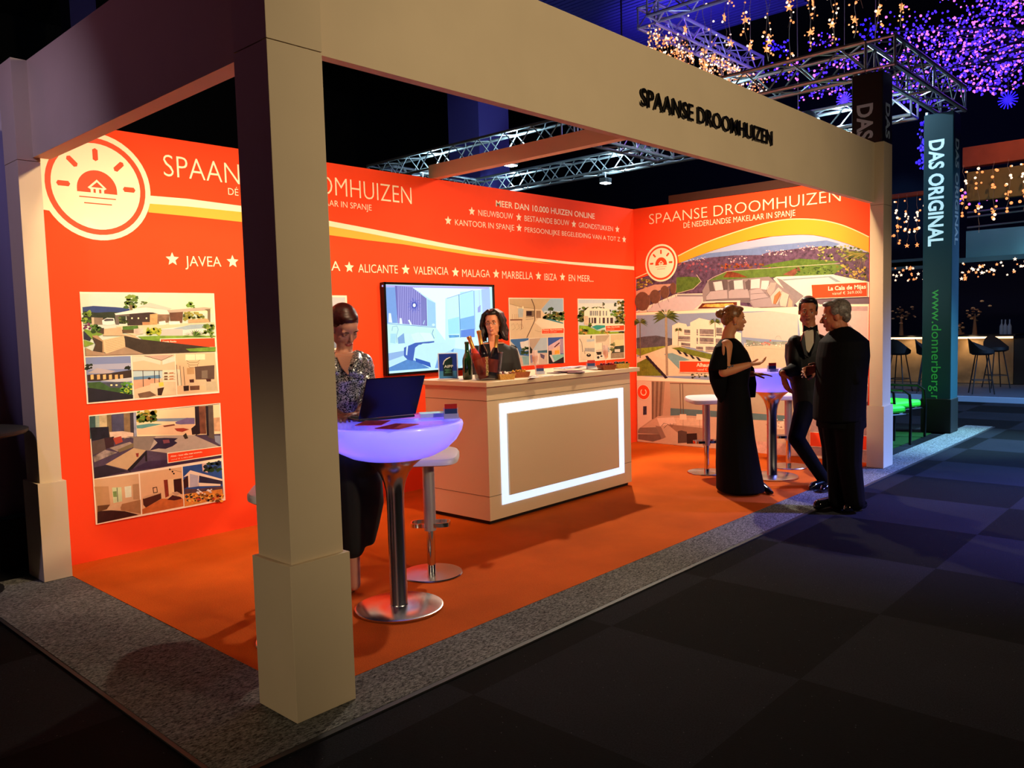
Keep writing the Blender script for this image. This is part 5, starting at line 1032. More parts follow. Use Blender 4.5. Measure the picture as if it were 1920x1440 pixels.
# ceiling, far walls
blackp = mat('hall_black', '060608', .9)
tag(MB().box(-30, 40, -25, 30, 9.5, 9.6).build('ceiling', blackp), kind='structure')
tag(MB().box(24, 24.2, -25, 30, 0, 9.5).build('wall_far', mat('hall_navy', '0c1030', .9)), kind='structure')
tag(MB().box(-30, 24, 20, 20.2, 0, 9.5).build('wall_left', blackp), kind='structure')
m = MB()
for i in range(58):
    x = 7.0+i*.142; m.box(x, x+.10, 4.2, 12, 7.98, 8.05)
m.box(7.0, 15.25, 4.2, 12, 8.05, 8.1)
tag(m.build('ceiling_panel', mat('ribbed_violet_lit_steel', '4a44a0', .6, .2)), 'ribbed ceiling panel lit violet behind the hanging warm light strings', 'ceiling panel')  # the violet lighting is also tinted into the panel's base colour
spot((12.5, 6.2, 6.3), (14.3, 5.6, 8.05), 300, (.22, .16, 1), 150, .8, .3)
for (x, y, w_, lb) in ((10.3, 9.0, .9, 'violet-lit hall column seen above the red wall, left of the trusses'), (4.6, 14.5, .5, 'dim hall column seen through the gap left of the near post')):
    tag(MB().box(x, x+w_, y, y+w_, 0, 9.4).build('hall_column', mat('violet_lit_paint', '3a3478', .8)), lb, 'column')  # violet light is mixed into the column colour
spot((9.3, 7.2, 7.5), (10.6, 9.0, 5.8), 40, (.25, .15, 1), 60, .8)
spot((3.8, 12.2, 7.5), (4.8, 14.5, 5.5), 12, (.7, .4, .9), 50, .8)

# ---- warm string lights
wire = mat('pale_wire', '8a7a6a', .6)
def emat(name, col, s_):
    m = mat(name, col, .5, emis=col, es=s_)
    try: m.cycles.emission_sampling = 'NONE'
    except Exception: pass
    return m
warm_b = emat('warm_bulb', 'ff9a58', 1.3); wht_b = emat('pale_bulb', 'ffd8b8', 1.7); vio_b = emat('violet_led', '4a28ff', 1.5); pnk_b = emat('pink_led', 'f07ae0', 1.2); blu_b = emat('blue_led', '2c1cff', 1.5)
def string_mesh(rn, ln, nb, rb, w=.03):
    m = MB(); pts = [(rn.uniform(-w, w), rn.uniform(-w, w), -ln*i/8) for i in range(9)]; m.mi = 0; m.tube(pts, .004, 4, False)
    for i in range(nb):
        z = -ln*rn.uniform(.03, 1); m.mi = 1 if rn.random() < .6 else 2
        m.ball((rn.uniform(-w, w)*2, rn.uniform(-w, w)*2, z), rb*rn.uniform(.7, 1.3), 6, 4)
    return m
def star_pts(m, c, r):
    R = []
    vs_ = [(c[0], c[1]+(r if i % 2 == 0 else r*.4)*math.cos(PI*i/5+.3), c[2]+(r if i % 2 == 0 else r*.4)*math.sin(PI*i/5+.3)) for i in range(10)]
    m.prism(vs_, (.012, 0, 0))
ORD = ['leftmost']+['%s from the left' % w for w in 'second third fourth fifth sixth seventh eighth ninth tenth eleventh twelfth thirteenth fourteenth fifteenth sixteenth seventeenth eighteenth nineteenth'.split()]+['rightmost']
def strings(protos, spots, label, group, number=True):
    rn = random.Random(12)
    spots = sorted(spots, key=lambda P: (Vector(P)-CAM).dot(CR)/(Vector(P)-CAM).dot(CF))
    for i, P in enumerate(spots):
        o = rn.choice(protos).copy(); COL.objects.link(o); o.location = P; o.rotation_euler = (0, 0, rn.uniform(0, 6))
        tag(o, label if not number else '%s, %s' % (label, 'rightmost' if i == len(spots)-1 else ORD[i]), 'light string', group)
rn = random.Random(5)
bl3 = [wire, warm_b, wht_b]
def protos(n, ln, nb, rb, stars=False):
    out = []
    for k in range(n):
        m = string_mesh(rn, ln*rn.uniform(.75, 1.1), nb, rb)
        if stars: m.mi = 1; star_pts(m, (0, 0, -ln*rn.uniform(.5, 1)), .055)
        o = m.build('light_string', bl3); o.location = (0, 0, 0); out.append(o)
    return out
def finish(pr_):                                   # the originals served as patterns only
    for o in pr_: bpy.data.objects.remove(o)
P1_ = protos(5, .72, 13, .013)
IX0, IX1, IY, IZ = 8.05, 11.35, 3.52, 5.75
strings(P1_, [(IX0+(IX1-IX0)*i/69+rn.uniform(-.02, .02), IY+rn.uniform(-.15, .12), IZ-.15) for i in range(70)], 'warm light string in the dense curtain under the violet truss above the fascia', 'dense warm light strings under the violet truss', False)
P2_ = protos(4, 1.25, 11, .014, True)
strings(P2_, [(IX0+(.25 if i % 2 else 1.25), 3.2-i*.145, IZ+.42) for i in range(20)], 'warm light string at the top edge over the violet panel', 'sparse warm light strings at the top')
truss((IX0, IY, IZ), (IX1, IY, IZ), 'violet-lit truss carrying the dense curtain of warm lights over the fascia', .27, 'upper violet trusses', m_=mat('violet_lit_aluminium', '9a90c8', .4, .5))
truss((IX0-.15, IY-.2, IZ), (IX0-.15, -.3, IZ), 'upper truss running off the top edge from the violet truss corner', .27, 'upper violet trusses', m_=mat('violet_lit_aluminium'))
spot((9.5, 2.2, 6.9), (9.9, 3.6, 5.7), 80, (.30, .12, 1), 110, .8)
spot((8.9, 5.0, 4.9), (9.9, 3.6, 5.7), 60, (.36, .14, 1), 110, .8)
for xx in (.25, 1.25):
    m = MB().tube([(IX0+xx, 3.52, IZ+.13), (IX0+xx, 3.4, IZ+.42), (IX0+xx, .2, IZ+.42), (IX0+xx, .1, 9.5)], .008, 5); tag(m.build('hanging_cable', wire), 'thin cable carrying the sparse warm strings, %s' % ('nearer the upper truss' if xx < 1 else 'farther from the upper truss'), 'cable')
P3_ = protos(4, 1.35, 12, .026, True)
strings(P3_, [(17.28, 1.8-i*.27, 4.62) for i in range(12)], 'warm light string on the balcony edge at far right', 'warm light strings along the balcony')
strings(P3_, [(17.28, 3.9-i*.20, 4.17) for i in range(8)], 'warm string between cream post and teal tower', 'warm light strings along the balcony')
P4_ = protos(3, .85, 10, .018)
strings(P4_, [(12.2, 3.05-i*.13, 4.62) for i in range(9)], 'warm string behind the near black tower', 'warm light strings behind the black tower')
finish(P1_+P2_+P3_+P4_)
m = MB().tube([(12.2, 3.2, 9.5), (12.2, 3.15, 4.62), (12.2, 1.9, 4.62), (12.2, 1.85, 9.5)], .008, 5); tag(m.build('hanging_cable', wire), 'thin cable carrying the warm strings behind the near black tower', 'cable')
m = MB(); rs = random.Random(9)
for i in range(190):
    m.mi = rs.randint(0, 1); star_pts(m, (16.7+rs.uniform(-.6, .5), rs.uniform(-1.2, 3.9), 2.42+rs.uniform(-.16, .16)), rs.uniform(.018, .042))
tag(m.build('star_garland', [warm_b, wht_b]), 'thick band of tiny warm star lights above the bar', 'light garland', kind='stuff')

# ---- violet light tree
def led_mesh(branches, n, jit, rb, seed, name, parent, mats, rp=.32):
    rs = random.Random(seed); m = MB()
    for i in range(n):
        a, b = rs.choice(branches); t_ = rs.random()**.8; p = a.lerp(b, t_)+Vector((rs.gauss(0, jit), rs.gauss(0, jit), rs.gauss(0, jit)))
        m.mi = 0 if rs.random() > rp else 1
        m.ball(p, rb*rs.uniform(.6, 1.25), 5, 3)
    o = m.build(name, mats, parent); o['kind'] = 'stuff'; return o
lt = thing('light_tree', 'leafless tree wrapped in violet and pink lights, top right corner', 'light tree', (0, 0, 0))
root = onx(2040, 60, 11.5); br = []
rs = random.Random(21)
ends = [(1660, 60), (1690, 100), (1712, 70), (1700, 130), (1735, 95), (1762, 45), (1760, 130), (1780, 155), (1820, 30), (1835, 5), (1800, 100), (1826, 150), (1870, 158), (1850, 60), (1890, 20), (1900, 110), (1915, 60), (1880, 145), (1745, 140), (1720, 150), (1845, 100), (1790, 70), (1690, 145), (1905, -10), (1860, -10)]
for e in ends:
    E_ = onx(e[0], e[1], 11.5+rs.uniform(-1., 1.)); K_ = root.lerp(E_, .45)+Vector((0, 0, rs.uniform(-.15, .15)))
    br += [(root, K_), (K_, E_), (K_, E_)]
    MB().tube([root, K_, E_], [.03, .018, .006], 5).build('branch', mat('dark_bark', '14102a', .8), lt)
    for s2 in range(2):
        E2 = E_+Vector((rs.uniform(-.2, .2), rs.uniform(-.1, .35), rs.uniform(-.05, .4))); mid_ = K_.lerp(E_, rs.uniform(.3, .8)); br.append((mid_, E2))
led_mesh(br, 1900, .11, .017, 3, 'leds', lt, [vio_b, pnk_b])
for (P, n, lb, sd) in (([(1632, 38, 1628, 66), (1640, 45, 1625, 68)], 26, 'small violet light branch above the corner of the near black tower', 1), ([(1436, 76, 1480, 102), (1436, 86, 1470, 84)], 34, 'small violet light branch over the middle of the upper truss', 2),
                   ([(1518, 90, 1560, 70), (1530, 82, 1572, 76)], 26, 'small violet light branch left of the near tower corner', 4), ([(1400, 150, 1500, 120), (1440, 145, 1610, 118), (1500, 170, 1600, 150), (1480, 175, 1590, 168), (1560, 110, 1615, 116)], 260, 'violet lights glowing between the trusses behind the fascia end', 5),
                   ([(1650, 110, 1700, 190), (1660, 150, 1740, 200), (1690, 120, 1730, 160), (1655, 130, 1665, 180), (1700, 170, 1780, 195)], 220, 'violet lights glowing behind the truss between the two towers', 6), ([(1727, 225, 1727, 315), (1732, 230, 1735, 315)], 60, 'vertical violet light rope beside the teal tower', 7),
                   ([(1790, 162, 1920, 160), (1770, 160, 1880, 164)], 80, 'low violet light branch at the foot of the light tree', 8), ([(1800, 365, 1870, 358), (1800, 380, 1875, 355), (1840, 372, 1860, 360)], 60, 'violet lights glimpsed behind the balcony strings', 9)):
    X_ = {7: 10.2, 9: 18.}.get(sd, 11.6); bb = [(onx(a, b, X_), onx(c_2, d_, X_)) for a, b, c_2, d_ in P]
    t = thing('light_branch', lb, 'light branch', tuple(bb[0][0]))
    for k, (a, b) in enumerate(bb): MB().tube([a, b], .008, 4).build('branch', mat('dark_bark'), t, world=True)
    o = led_mesh(bb, n, .07 if sd != 7 else .03, .019 if sd != 9 else .03, sd, 'leds', None, [blu_b if sd in (1, 2, 7) else vio_b, vio_b if sd in (1, 2, 7) else pnk_b], .35)
    o.parent = t; o.matrix_parent_inverse = Matrix.Translation(-Vector(t.location))
m = MB(); c0 = onx(1890, 187, 12.); m.mi = 1; m.tube([c0, (12, c0.y, 9.5)], .003, 4); m.mi = 0
for i in range(8): a = PI*i/8; d_ = Vector((0, math.cos(a), math.sin(a)))*.13; m.tube([c0-d_, c0+d_], .008, 5)
tag(m.build('snowflake_light', [blu_b, wire]), 'blue snowflake light hanging under the light tree at right', 'snowflake light')
m = MB(); c0 = onx(1583, 188, 11.); m.mi = 1; m.tube([c0, (11, c0.y, 9.5)], .003, 4); m.mi = 0; 
for i in range(8): a = PI*i/8; d_ = Vector((0, math.cos(a), math.sin(a)))*.12; m.tube([c0-d_, c0+d_], .008, 5)
tag(m.build('snowflake_light', [vio_b, wire]), 'violet snowflake light just left of the near black tower', 'snowflake light')
point((11.0, .6, 5.3), 60, (.25, .08, 1), .5); point((10.8, 2.6, 4.8), 25, (.2, .06, 1), .4)

# ---- balcony, bar and seating at far right
BX = 17.4
bal = thing('balcony', 'balcony front with orange-brown beam and teal glass panel above the bar', 'balcony', (BX, 2, 2.6))
MB().box(BX, BX+.3, -8, 1.86, 4.60, 5.0).build('beam', mat('orange_board', '8a3a18', .7, noise=.15, nscale=3), bal, world=True)
MB().box(BX, BX+.3, -8, 4.3, 2.62, 2.72).build('lower_rail', mat('teal_board', '1c4a5c', .6), bal, world=True)
MB().box(BX+.1, BX+.14, -8, 1.80, 2.72, 3.28).build('glass_panel', mat('teal_glass', '2a5f74', .25), bal, world=True)
MB().box(BX+.1, BX+.3, -8, 1.8, 3.9, 4.5).build('wall_strip', mat('ochre_wall', '6a5a2c', .8), bal, world=True)
for y in (.55, -1.2): MB().box(BX-.1, BX+.1, y, y+.14, 2.7, 4.6).build('upright', mat('dark_upright', '14100c', .7), bal, world=True)
MB().box(BX, BX+.2, 1.95, 4.3, 4.14, 4.22).build('thin_beam', mat('orange_board'), bal, world=True)
MB().box(BX, BX+.2, 1.95, 4.3, 2.55, 2.78).build('rail_left', mat('teal_board'), bal, world=True)
m = MB()
for z in (3.62, 3.72, 3.40): m.tube([(BX+.6, 1.9, z), (BX+.6, -3, z+.1)], .02, 6)
m.build('handrail', mat('truss_aluminium'), bal, world=True)
spot((15.2, 0, 6.4), (17.4, .8, 4.0), 260, (1, .5, .25), 70, .8); spot((14.5, 1, 2.9), (17.4, 1.0, 2.9), 90, (.15, .6, .8), 60, .9)
spot((15.8, 3.0, 3.4), (24, 5.0, 4.6), 900, (.3, .8, 1), 16, 1.0, .1)
sp_ = onx(1700, 403, 20); 
bar = thing('bar_counter', 'long bar counter with mottled gold front glowing under its top, far right', 'bar counter', (17.2, 2, .1))
stonem = mat('mottled_gold_stone', '8a7048', .55, noise=.5, nscale=2.2)
MB().box(17.25, 17.9, .85, 6.5, .10, 1.02).build('front', stonem, bar, world=True)
MB().box(17.13, 17.95, .80, 6.5, 1.075, 1.11).build('top', mat('dark_bar_top', '141210', .3), bar, world=True)
MB().box(17.14, 17.20, .85, 6.5, 1.03, 1.07).build('light_strip', mat('warm_strip', 'ffd8a8', .5, emis='ffcf9a', es=2.6), bar, world=True)
MB().box(17.25, 17.9, .1, .84, .10, 1.02).build('dark_end', darkm, bar, world=True)
for y in (1.6, 2.8, 4.0): spot((16.95, y, 1.04), (17.25, y, .45), 16, (1, .66, .36), 150, .9, .1)
tag(MB().box(14.28, 24, -6, 9, 0, .09).build('floor_platform', mat('grey_platform', '2a3440', .7)), kind='structure')
tag(MB().box(14.24, 14.279, -6, 9, .0, .095).build('trim_4', mat('bright_step_edge', '9ab8d0', .5)), kind='structure')
spot((12.8, -1.5, 4.5), (14.5, .3, 0), 130, (.6, .8, 1), 50, .9)
def hi_stool(x, y, rz, label):
    t = thing('shell_bar_stool', label, 'bar stool', (x, y, .09), rz, 'black shell bar stools at the bar'); R = []
    for (k, z, yy) in ((.10, .70, 0), (.75, .71, 0), (1, .74, 0), (1.05, .80, .02)): R.append([(.21*k*math.cos(a), .20*k*math.sin(a)+yy, z+(.22*max(0, math.sin(a))**1.5 if k > 1 else 0)) for a in [2*PI*i/20 for i in range(20)]])
    MB().rings(R).build('seat_shell', darkm, t, smooth=True)
    for a in (45, 135, 225, 315):
        c_2, s_ = math.cos(math.radians(a)), math.sin(math.radians(a)); MB().tube([(.12*c_2, .12*s_, .72), (.25*c_2, .25*s_, 0)], .011, 6).build('leg', darkm, t)
    m = MB(); q = [(.21*math.cos(math.radians(a)), .21*math.sin(math.radians(a)), .25) for a in (45, 135, 225, 315, 45)]; m.tube(q, .008, 5); m.build('footring', darkm, t)
    return t
p = onz(1840, 738, .09); hs = hi_stool(p.x, p.y, .4, 'black shell bar stool in front of the gold bar, nearer of the overlapping pair')
p = onz(1858, 730, .09); dup(hs, (p.x+.4, p.y, .09), -.9, 'black shell bar stool in front of the gold bar, rear of the overlapping pair')
p = onz(1740, 736, .09); dup(hs, (p.x, p.y, .09), .2, 'black shell bar stool partly hidden behind the teal tower')
p = onz(1685, 734, .09); dup(hs, (p.x, p.y, .09), 1.4, 'black shell bar stool just right of the right cream post')
# things standing on the bar and behind it
rs = random.Random(31)
bg = [mat('pale_flower', 'c8a070', .7), mat('dry_leaf', '7a5a3c', .8)]
for (x, y, n, s_, lb) in ((1828, 588, 26, .16, 'pale flower arrangement standing on the bar'), (1690, 590, 26, .20, 'dry flower arrangement on the bar beside the right cream post'), (1800, 615, 12, .10, 'small pale decoration on the bar beside the teal tower')):
    q = onx(x, y, 17.5); t = thing('flower_arrangement', lb, 'flowers', (17.5, q.y, 1.11)); m = MB()
    for i in range(n): m.mi = i % 2; m.ball((rs.gauss(0, s_*.5), rs.gauss(0, s_*.6), q.z-1.11+rs.gauss(0, s_*.6)), .045*rs.uniform(.5, 1), 5, 3, (1, 1, .5))
    m.build('blossoms', bg, t)['kind'] = 'stuff'; MB().tube([(0, 0, 0), (0, 0, q.z-1.11)], [.05, .012], 8).build('stem', bg[1], t)
for i, (x, y) in enumerate(((1878, 600), (1885, 592), (1893, 598))):
    q = onx(x, y+18, 17.5); t = thing('bar_bottle', ['bottle on the bar, left of three at far right', 'bottle on the bar, middle of three at far right', 'bottle on the bar, right of three at far right'][i], 'bottle', (17.5, q.y, 1.11))
    MB().lathe((0, 0, 0), [(.04, 0), (.04, .16), (.014, .22), (.014, .30)], 12).build('glass', mat('blue_grey_glass', '7088a0', .1), t, smooth=True)
spot((16.6, 1.0, 3.6), (17.5, 1.6, 1.4), 20, (1, .8, .6), 70, .8)

# green cushioned garden chairs beside the post
def garden_chair(x, y, rz, label):
    t = thing('garden_chair', label, 'chair', (x, y, .012), rz, 'green cushioned garden chairs'); bk = mat('black_tube_frame', '0c0c0e', .35, .4); gr = mat('lime_cushion', '2ad01c', .6)
    MB().obox((0, 0, .43), (.52, .52, .09), Matrix.Identity(3)).build('seat_cushion', gr, t, .03)
    MB().obox((0, .30, .62), (.50, .09, .36), Matrix.Rotation(-.28, 3, 'X')).build('back_cushion', gr, t, .03)
    for s_ in (-1, 1):
        MB().tube([(s_*.29, -.28, 0), (s_*.29, -.29, .40), (s_*.29, -.27, .60), (s_*.29, -.18, .65), (s_*.29, .20, .64), (s_*.29, .30, .60), (s_*.29, .36, 0)], .016, 8).build('armrest_leg', bk, t, smooth=True)
    m = MB()
    for k in range(7): m.tube([(-.28, -.26+k*.09, .37), (.28, -.26+k*.09, .37)], .010, 6)
    m.build('slats', bk, t); MB().tube([(-.28, .30, .40), (-.28, .38, .80), (.28, .38, .80), (.28, .30, .40)], .014, 8).build('back_frame', bk, t)
    return t
gc = garden_chair(8.42, .62, -.45, 'lime green cushioned garden chair nearest the right cream post')
dup(gc, (9.16, .66, .012), -.35, 'lime green cushioned garden chair beside the teal tower')
dup(gc, (9.05, 1.55, .012), -.3, 'lime green cushioned garden chair behind the row, mostly hidden')
tag(MB().box(7.2, 9.75, .33, 3.2, 0, .009).build('trim_5', carpet('green_turf', ('081c08', '1c4a14'), 90, .6)), kind='structure')
point((8.7, .9, 1.9), 16, (.75, 1, .7), .2)

# ---- neighbour on the left
lt_ = thing('curtain', 'grey-violet fabric curtain of the next stand, left edge behind the left post', 'curtain', (-.9, 4.3, 0))
m = MB(); R = []
for z in (.35, 3.3): R.append([(-2.6+.05*i, 3.55+.03*math.sin(i*1.1), z) for i in range(70)])
m.rings(R, cap=False, closed=False); o = m.build('drape', mat('grey_violet_fabric', '8a84a0', .9), lt_, smooth=True, world=True)
sm = o.modifiers.new('thick', 'SOLIDIFY'); sm.thickness = .02
tb = thing('side_table', 'thin black side table of the neighbouring stand at the left edge', 'table', (-.45, 3.02, 0))
MB().lathe((0, 0, 0), [(.42, .985), (.43, .995), (.43, 1.01), (.40, 1.015)], 40).build('table_top', darkm, tb, smooth=True)
MB().lathe((0, 0, 0), [(.03, .02), (.03, .985)], 16).build('stem', darkm, tb); MB().lathe((0, 0, 0), [(.24, 0), (.24, .02), (.03, .03)], 32).build('base', darkm, tb)
pl = thing('dried_stems', 'thin dark curling stems standing on the black side table', 'dried stems', (-.25, 3.02, 1.016))
rs = random.Random(2)
for i in range(5):
    a = rs.uniform(-.6, .6); MB().tube([(0, 0, 0), (.08*a-.05, 0, .12), (.15*a-.12, .02, .20), (.3*a-.22, .03, .22+.03*i)], .004, 5).build('stem', darkm, pl)
tag(MB().box(-3, .6, 3.46, 3.50, .0, .33).build('kick_board', darkm), 'low black board under the curtain at the left edge', 'board')
spot((-2.2, 1.2, 4.6), (0, 3.6, 1.4), 190, (.55, .45, .85), 60, .8)
# ================================================================== people
class Blob:
    """overlapping tapered limbs, ellipsoids and lofts fused into one continuous skin by a voxel remesh"""
    def __init__(s): s.m = MB()
    def cap(s, a, b, ra, rb, n=14):
        a, b = Vector(a), Vector(b); d = b-a
        if d.length < 1e-5: return s
        M = d.normalized().to_track_quat('Z', 'Y').to_matrix(); vs = []; fs = []; Ln = d.length; rows = []
        for i in range(5): t = PI/2*(i/4); rows.append((ra*math.sin(t) if i else ra*.02, -ra*math.cos(t)))
        for i in range(5): t = PI/2*(i/4); rows.append((rb*math.cos(t) if i < 4 else rb*.02, Ln+rb*math.sin(t)))
        for r, z in rows: vs += [a+M@Vector((r*math.cos(2*PI*k/n), r*math.sin(2*PI*k/n), z)) for k in range(n)]
        for i in range(len(rows)-1):
            for k in range(n): k2 = (k+1) % n; fs.append((i*n+k, i*n+k2, (i+1)*n+k2, (i+1)*n+k))
        fs += [tuple(range(n))[::-1], tuple((len(rows)-1)*n+k for k in range(n))]
        s.m.add(vs, fs); return s
    def chain(s, pts, rs):
        for i in range(len(pts)-1): s.cap(pts[i], pts[i+1], rs[i], rs[i+1])
        return s
    def ell(s, c, sc, M=None): s.m.ball(c, 1, 20, 12, sc, M); return s
    def loft(s, R):
        """R: (centre, half width, half depth, width direction)"""
        n = 28; rows = []
        for c, rx, ry, ax in R:
            c = Vector(c); ax = Vector(ax).normalized(); ay = Vector((0, 0, 1)).cross(ax).normalized()
            rows.append([c+ax*rx*math.copysign(abs(math.cos(a))**.85, math.cos(a))+ay*ry*math.copysign(abs(math.sin(a))**.85, math.sin(a)) for a in [2*PI*k/n for k in range(n)]])
        s.m.rings(rows); return s
    def build(s, name, mt, parent, vox=.006, smooth=4, shell=None):
        o = s.m.build(name, mt, None)
        r = o.modifiers.new('remesh', 'REMESH'); r.mode = 'VOXEL'; r.voxel_size = vox; r.use_smooth_shade = True
        sm = o.modifiers.new('smooth', 'SMOOTH'); sm.factor = .5; sm.iterations = smooth
        dg = bpy.context.evaluated_depsgraph_get(); me = bpy.data.meshes.new_from_object(o.evaluated_get(dg))
        o.modifiers.clear(); old = o.data; o.data = me; bpy.data.meshes.remove(old); me.name = name
        for p in me.polygons: p.use_smooth = True
        if not me.materials: me.materials.append(mt)
        o.parent = parent; o.matrix_parent_inverse = Matrix.Translation(-Vector(parent.location))
        return o
def skin(name, col): 
    m = mat(name, col, .5, spec=.35); b = m.node_tree.nodes['Principled BSDF']; b.inputs['Subsurface Weight'].default_value = .08; b.inputs['Subsurface Radius'].default_value = (.02, .008, .004); return m
Z = Vector((0, 0, 1))
def head(B, c, fwd, h, upv=Z, fem=False):
    """fuses a head into body blob B; c = head centre, fwd = gaze, h = chin-to-crown height; returns its frame"""
    f = Vector(fwd).normalized(); u = (Vector(upv)-f*Vector(upv).dot(f)).normalized(); r = f.cross(u); k = h/.235; c = Vector(c)
    M = Matrix((r, f, u)).transposed()
    def p(x, y, z): return c+M@Vector((x, y, z))*k
    B.ell(p(0, -.018, .030), (.074*k, .094*k, .088*k), M)                 # cranium
    B.ell(p(0, .012, -.025), (.062*k, .074*k, .085*k), M)                 # face
    B.ell(p(0, .035, -.078), (.040*k, .042*k, .034*k), M)                 # jaw
    B.ell(p(0, .066, -.094), (.018*k, .016*k, .016*k), M)                 # chin
    for s_ in (-1, 1):
        B.ell(p(s_*.032, .056, -.028), (.024*k, (.017 if fem else .020)*k, .024*k), M)       # cheek
        B.ell(p(s_*.028, .070 if fem else .073, .018), (.026*k, .010*k, (.012 if fem else .009)*k), M)        # brow
        B.ell(p(s_*.072, -.006, -.010), (.008*k, .018*k, .030*k), M)      # ear
        B.ell(p(s_*(.038 if fem else .045), .012, -.070), (.020*k, .030*k, .026*k), M)       # jaw corner
    if fem: B.ell(p(0, .040, .030), (.052*k, .046*k, .048*k), M)          # smooth forehead
    ns = .8 if fem else 1.
    B.cap(p(0, .080, .010), p(0, .100 if fem else .104, -.028), .0075*k*ns, .0120*k*ns); B.ell(p(0, .092, -.034), (.017*k*ns, .012*k, .008*k), M)   # nose
    B.ell(p(0, .082, -.057), (.022*k, .011*k, .006*k), M); B.ell(p(0, .080, -.068), (.020*k, .011*k, .007*k), M)          # lips
    return p, M, k
def face_bits(t, fr, brow='2a1810', lips='8a3a34', fem=False, down=False, lid=None):
    p, M, k = fr
    for s_ in (-1, 1):
        m = MB().ball(p(s_*.030, .0685, -.003), .0112*k, 12, 8); e = m.build('eye', mat('eye_white', 'd8d0c8', .2), t, smooth=True, world=True)
        i = MB().ball(p(s_*.030, .0750, -.0035), .0062*k, 10, 6).build('iris', mat('dark_iris', '1c120c', .1), e, smooth=True, world=True); 
        MB().tube([p(s_*.014, .083, .018), p(s_*.030, .0825, .0215), p(s_*.048, .066, .015)], [.0022*k, .0035*k, .0015*k], 6).build('eyebrow', mat('brow_'+brow, brow, .8), t, smooth=True, world=True)
        MB().tube([p(s_*.017, .076, .002), p(s_*.030, .0805, .0055), p(s_*.044, .070, .001)], [.0012*k, .0030*k, .0012*k], 6).build('eyelid', mat('lid_'+brow, '2a1610' if fem else '5a3020', .7), t, smooth=True, world=True)
    for s_ in ((-1, 1) if lid else ()):
        MB().ball(p(s_*.030, .0690, .0035 if not down else -.001), .0128*k, 12, 8, (1.05, 1, .62 if not down else .9), M).build('eyelid_skin', lid, t, smooth=True, world=True)
    m = MB().ball(p(0, .0835, -.058), 1, 12, 6, (.023*k, .010*k, .0055*k), M).ball(p(0, .082, -.067), 1, 12, 6, (.020*k, .010*k, .0065*k), M)
    m.build('lips', mat('lips_'+lips, lips, .4), t, smooth=True, world=True)
def hand(B, wrist, d, pn, ln=.175, curl=.35, spread=.10, thumb=1, r=.0088):
    """palm and five fingers; d = pointing direction, pn = palm normal (fingers curl towards it), thumb = +1/-1 side"""
    d = Vector(d).normalized(); pn = Vector(pn); pn = (pn-d*pn.dot(d)).normalized(); sd = d.cross(pn)*thumb; w = Vector(wrist); P = ln*.50
    for q in (-.36, -.12, .12, .36): B.cap(w+sd*q*.028, w+d*P+sd*q*.085, .014, .0125)
    B.ell(w+d*P*.5, (.036, .036, .014), Matrix((sd, d, pn)).transposed())
    for i, (q, fl) in enumerate(((.40, .88), (.135, 1.), (-.135, .95), (-.40, .74))):
        a = w+d*P+sd*q*.085; dd = (d+sd*q*spread*2).normalized(); L = ln*.5*fl; ang = 0; R_ = r*(1.05, 1.08, 1.02, .9)[i]
        for j, seg in enumerate((.44, .31, .25)):
            ang += curl*(1+.15*i)*(1 if j else .6); b = a+(dd*math.cos(ang)+pn*math.sin(ang))*L*seg; B.cap(a, b, R_, R_*.9, 10); a = b; R_ *= .9
    a = w+d*P*.22+sd*.026; b = a+(sd*.75+d*.62+pn*.25)*.036; c_2 = b+(d*.85+sd*.35+pn*.35)*.032; e = c_2+(d*.9+sd*.1+pn*.35)*.026
    B.chain([a, b, c_2, e], [.0145, .0115, .0098, .0088])
def glove(n): return n
def person(label, P): return thing('person', label, 'person', (P[0], P[1], 0))
black = mat('black_cloth', '050506', .8, spec=.12); blackshiny = mat('black_patent', '0a0a0c', .12, coat=.8); hairb = mat('dark_brown_hair', '140806', .42, noise=.4, nscale=60)
blonde = mat('blonde_hair', '7a4a22', .42, noise=.5, nscale=70); greyh = mat('grey_hair', '6a5f58', .45, noise=.6, nscale=70); blackh = mat('black_hair', '0c0808', .4, noise=.4, nscale=60)
def shoe(t, heel, toe, w_=.045, name='shoe', m_=None, hh=.0, z0=.012):
    heel, toe = Vector(heel), Vector(toe); d = (toe-heel).normalized(); B = Blob()
    B.chain([heel+Z*(z0+.038+hh), heel.lerp(toe, .45)+Z*(z0+.040+hh*.45), heel.lerp(toe, .8)+Z*(z0+.032), toe-d*.02+Z*(z0+.024)], [w_*.78, w_*.8, w_*.85, w_*.5])
    if hh: B.cap(heel-d*.02+Z*(z0+.035+hh*.6), heel-d*.028+Z*(z0+.006), .014, .006)
    for v in range(len(B.m.v)):
        x, y, z = B.m.v[v]; B.m.v[v] = (x, y, max(z, z0))
    return B.build(name, m_ or blackshiny, t, .005, 3)

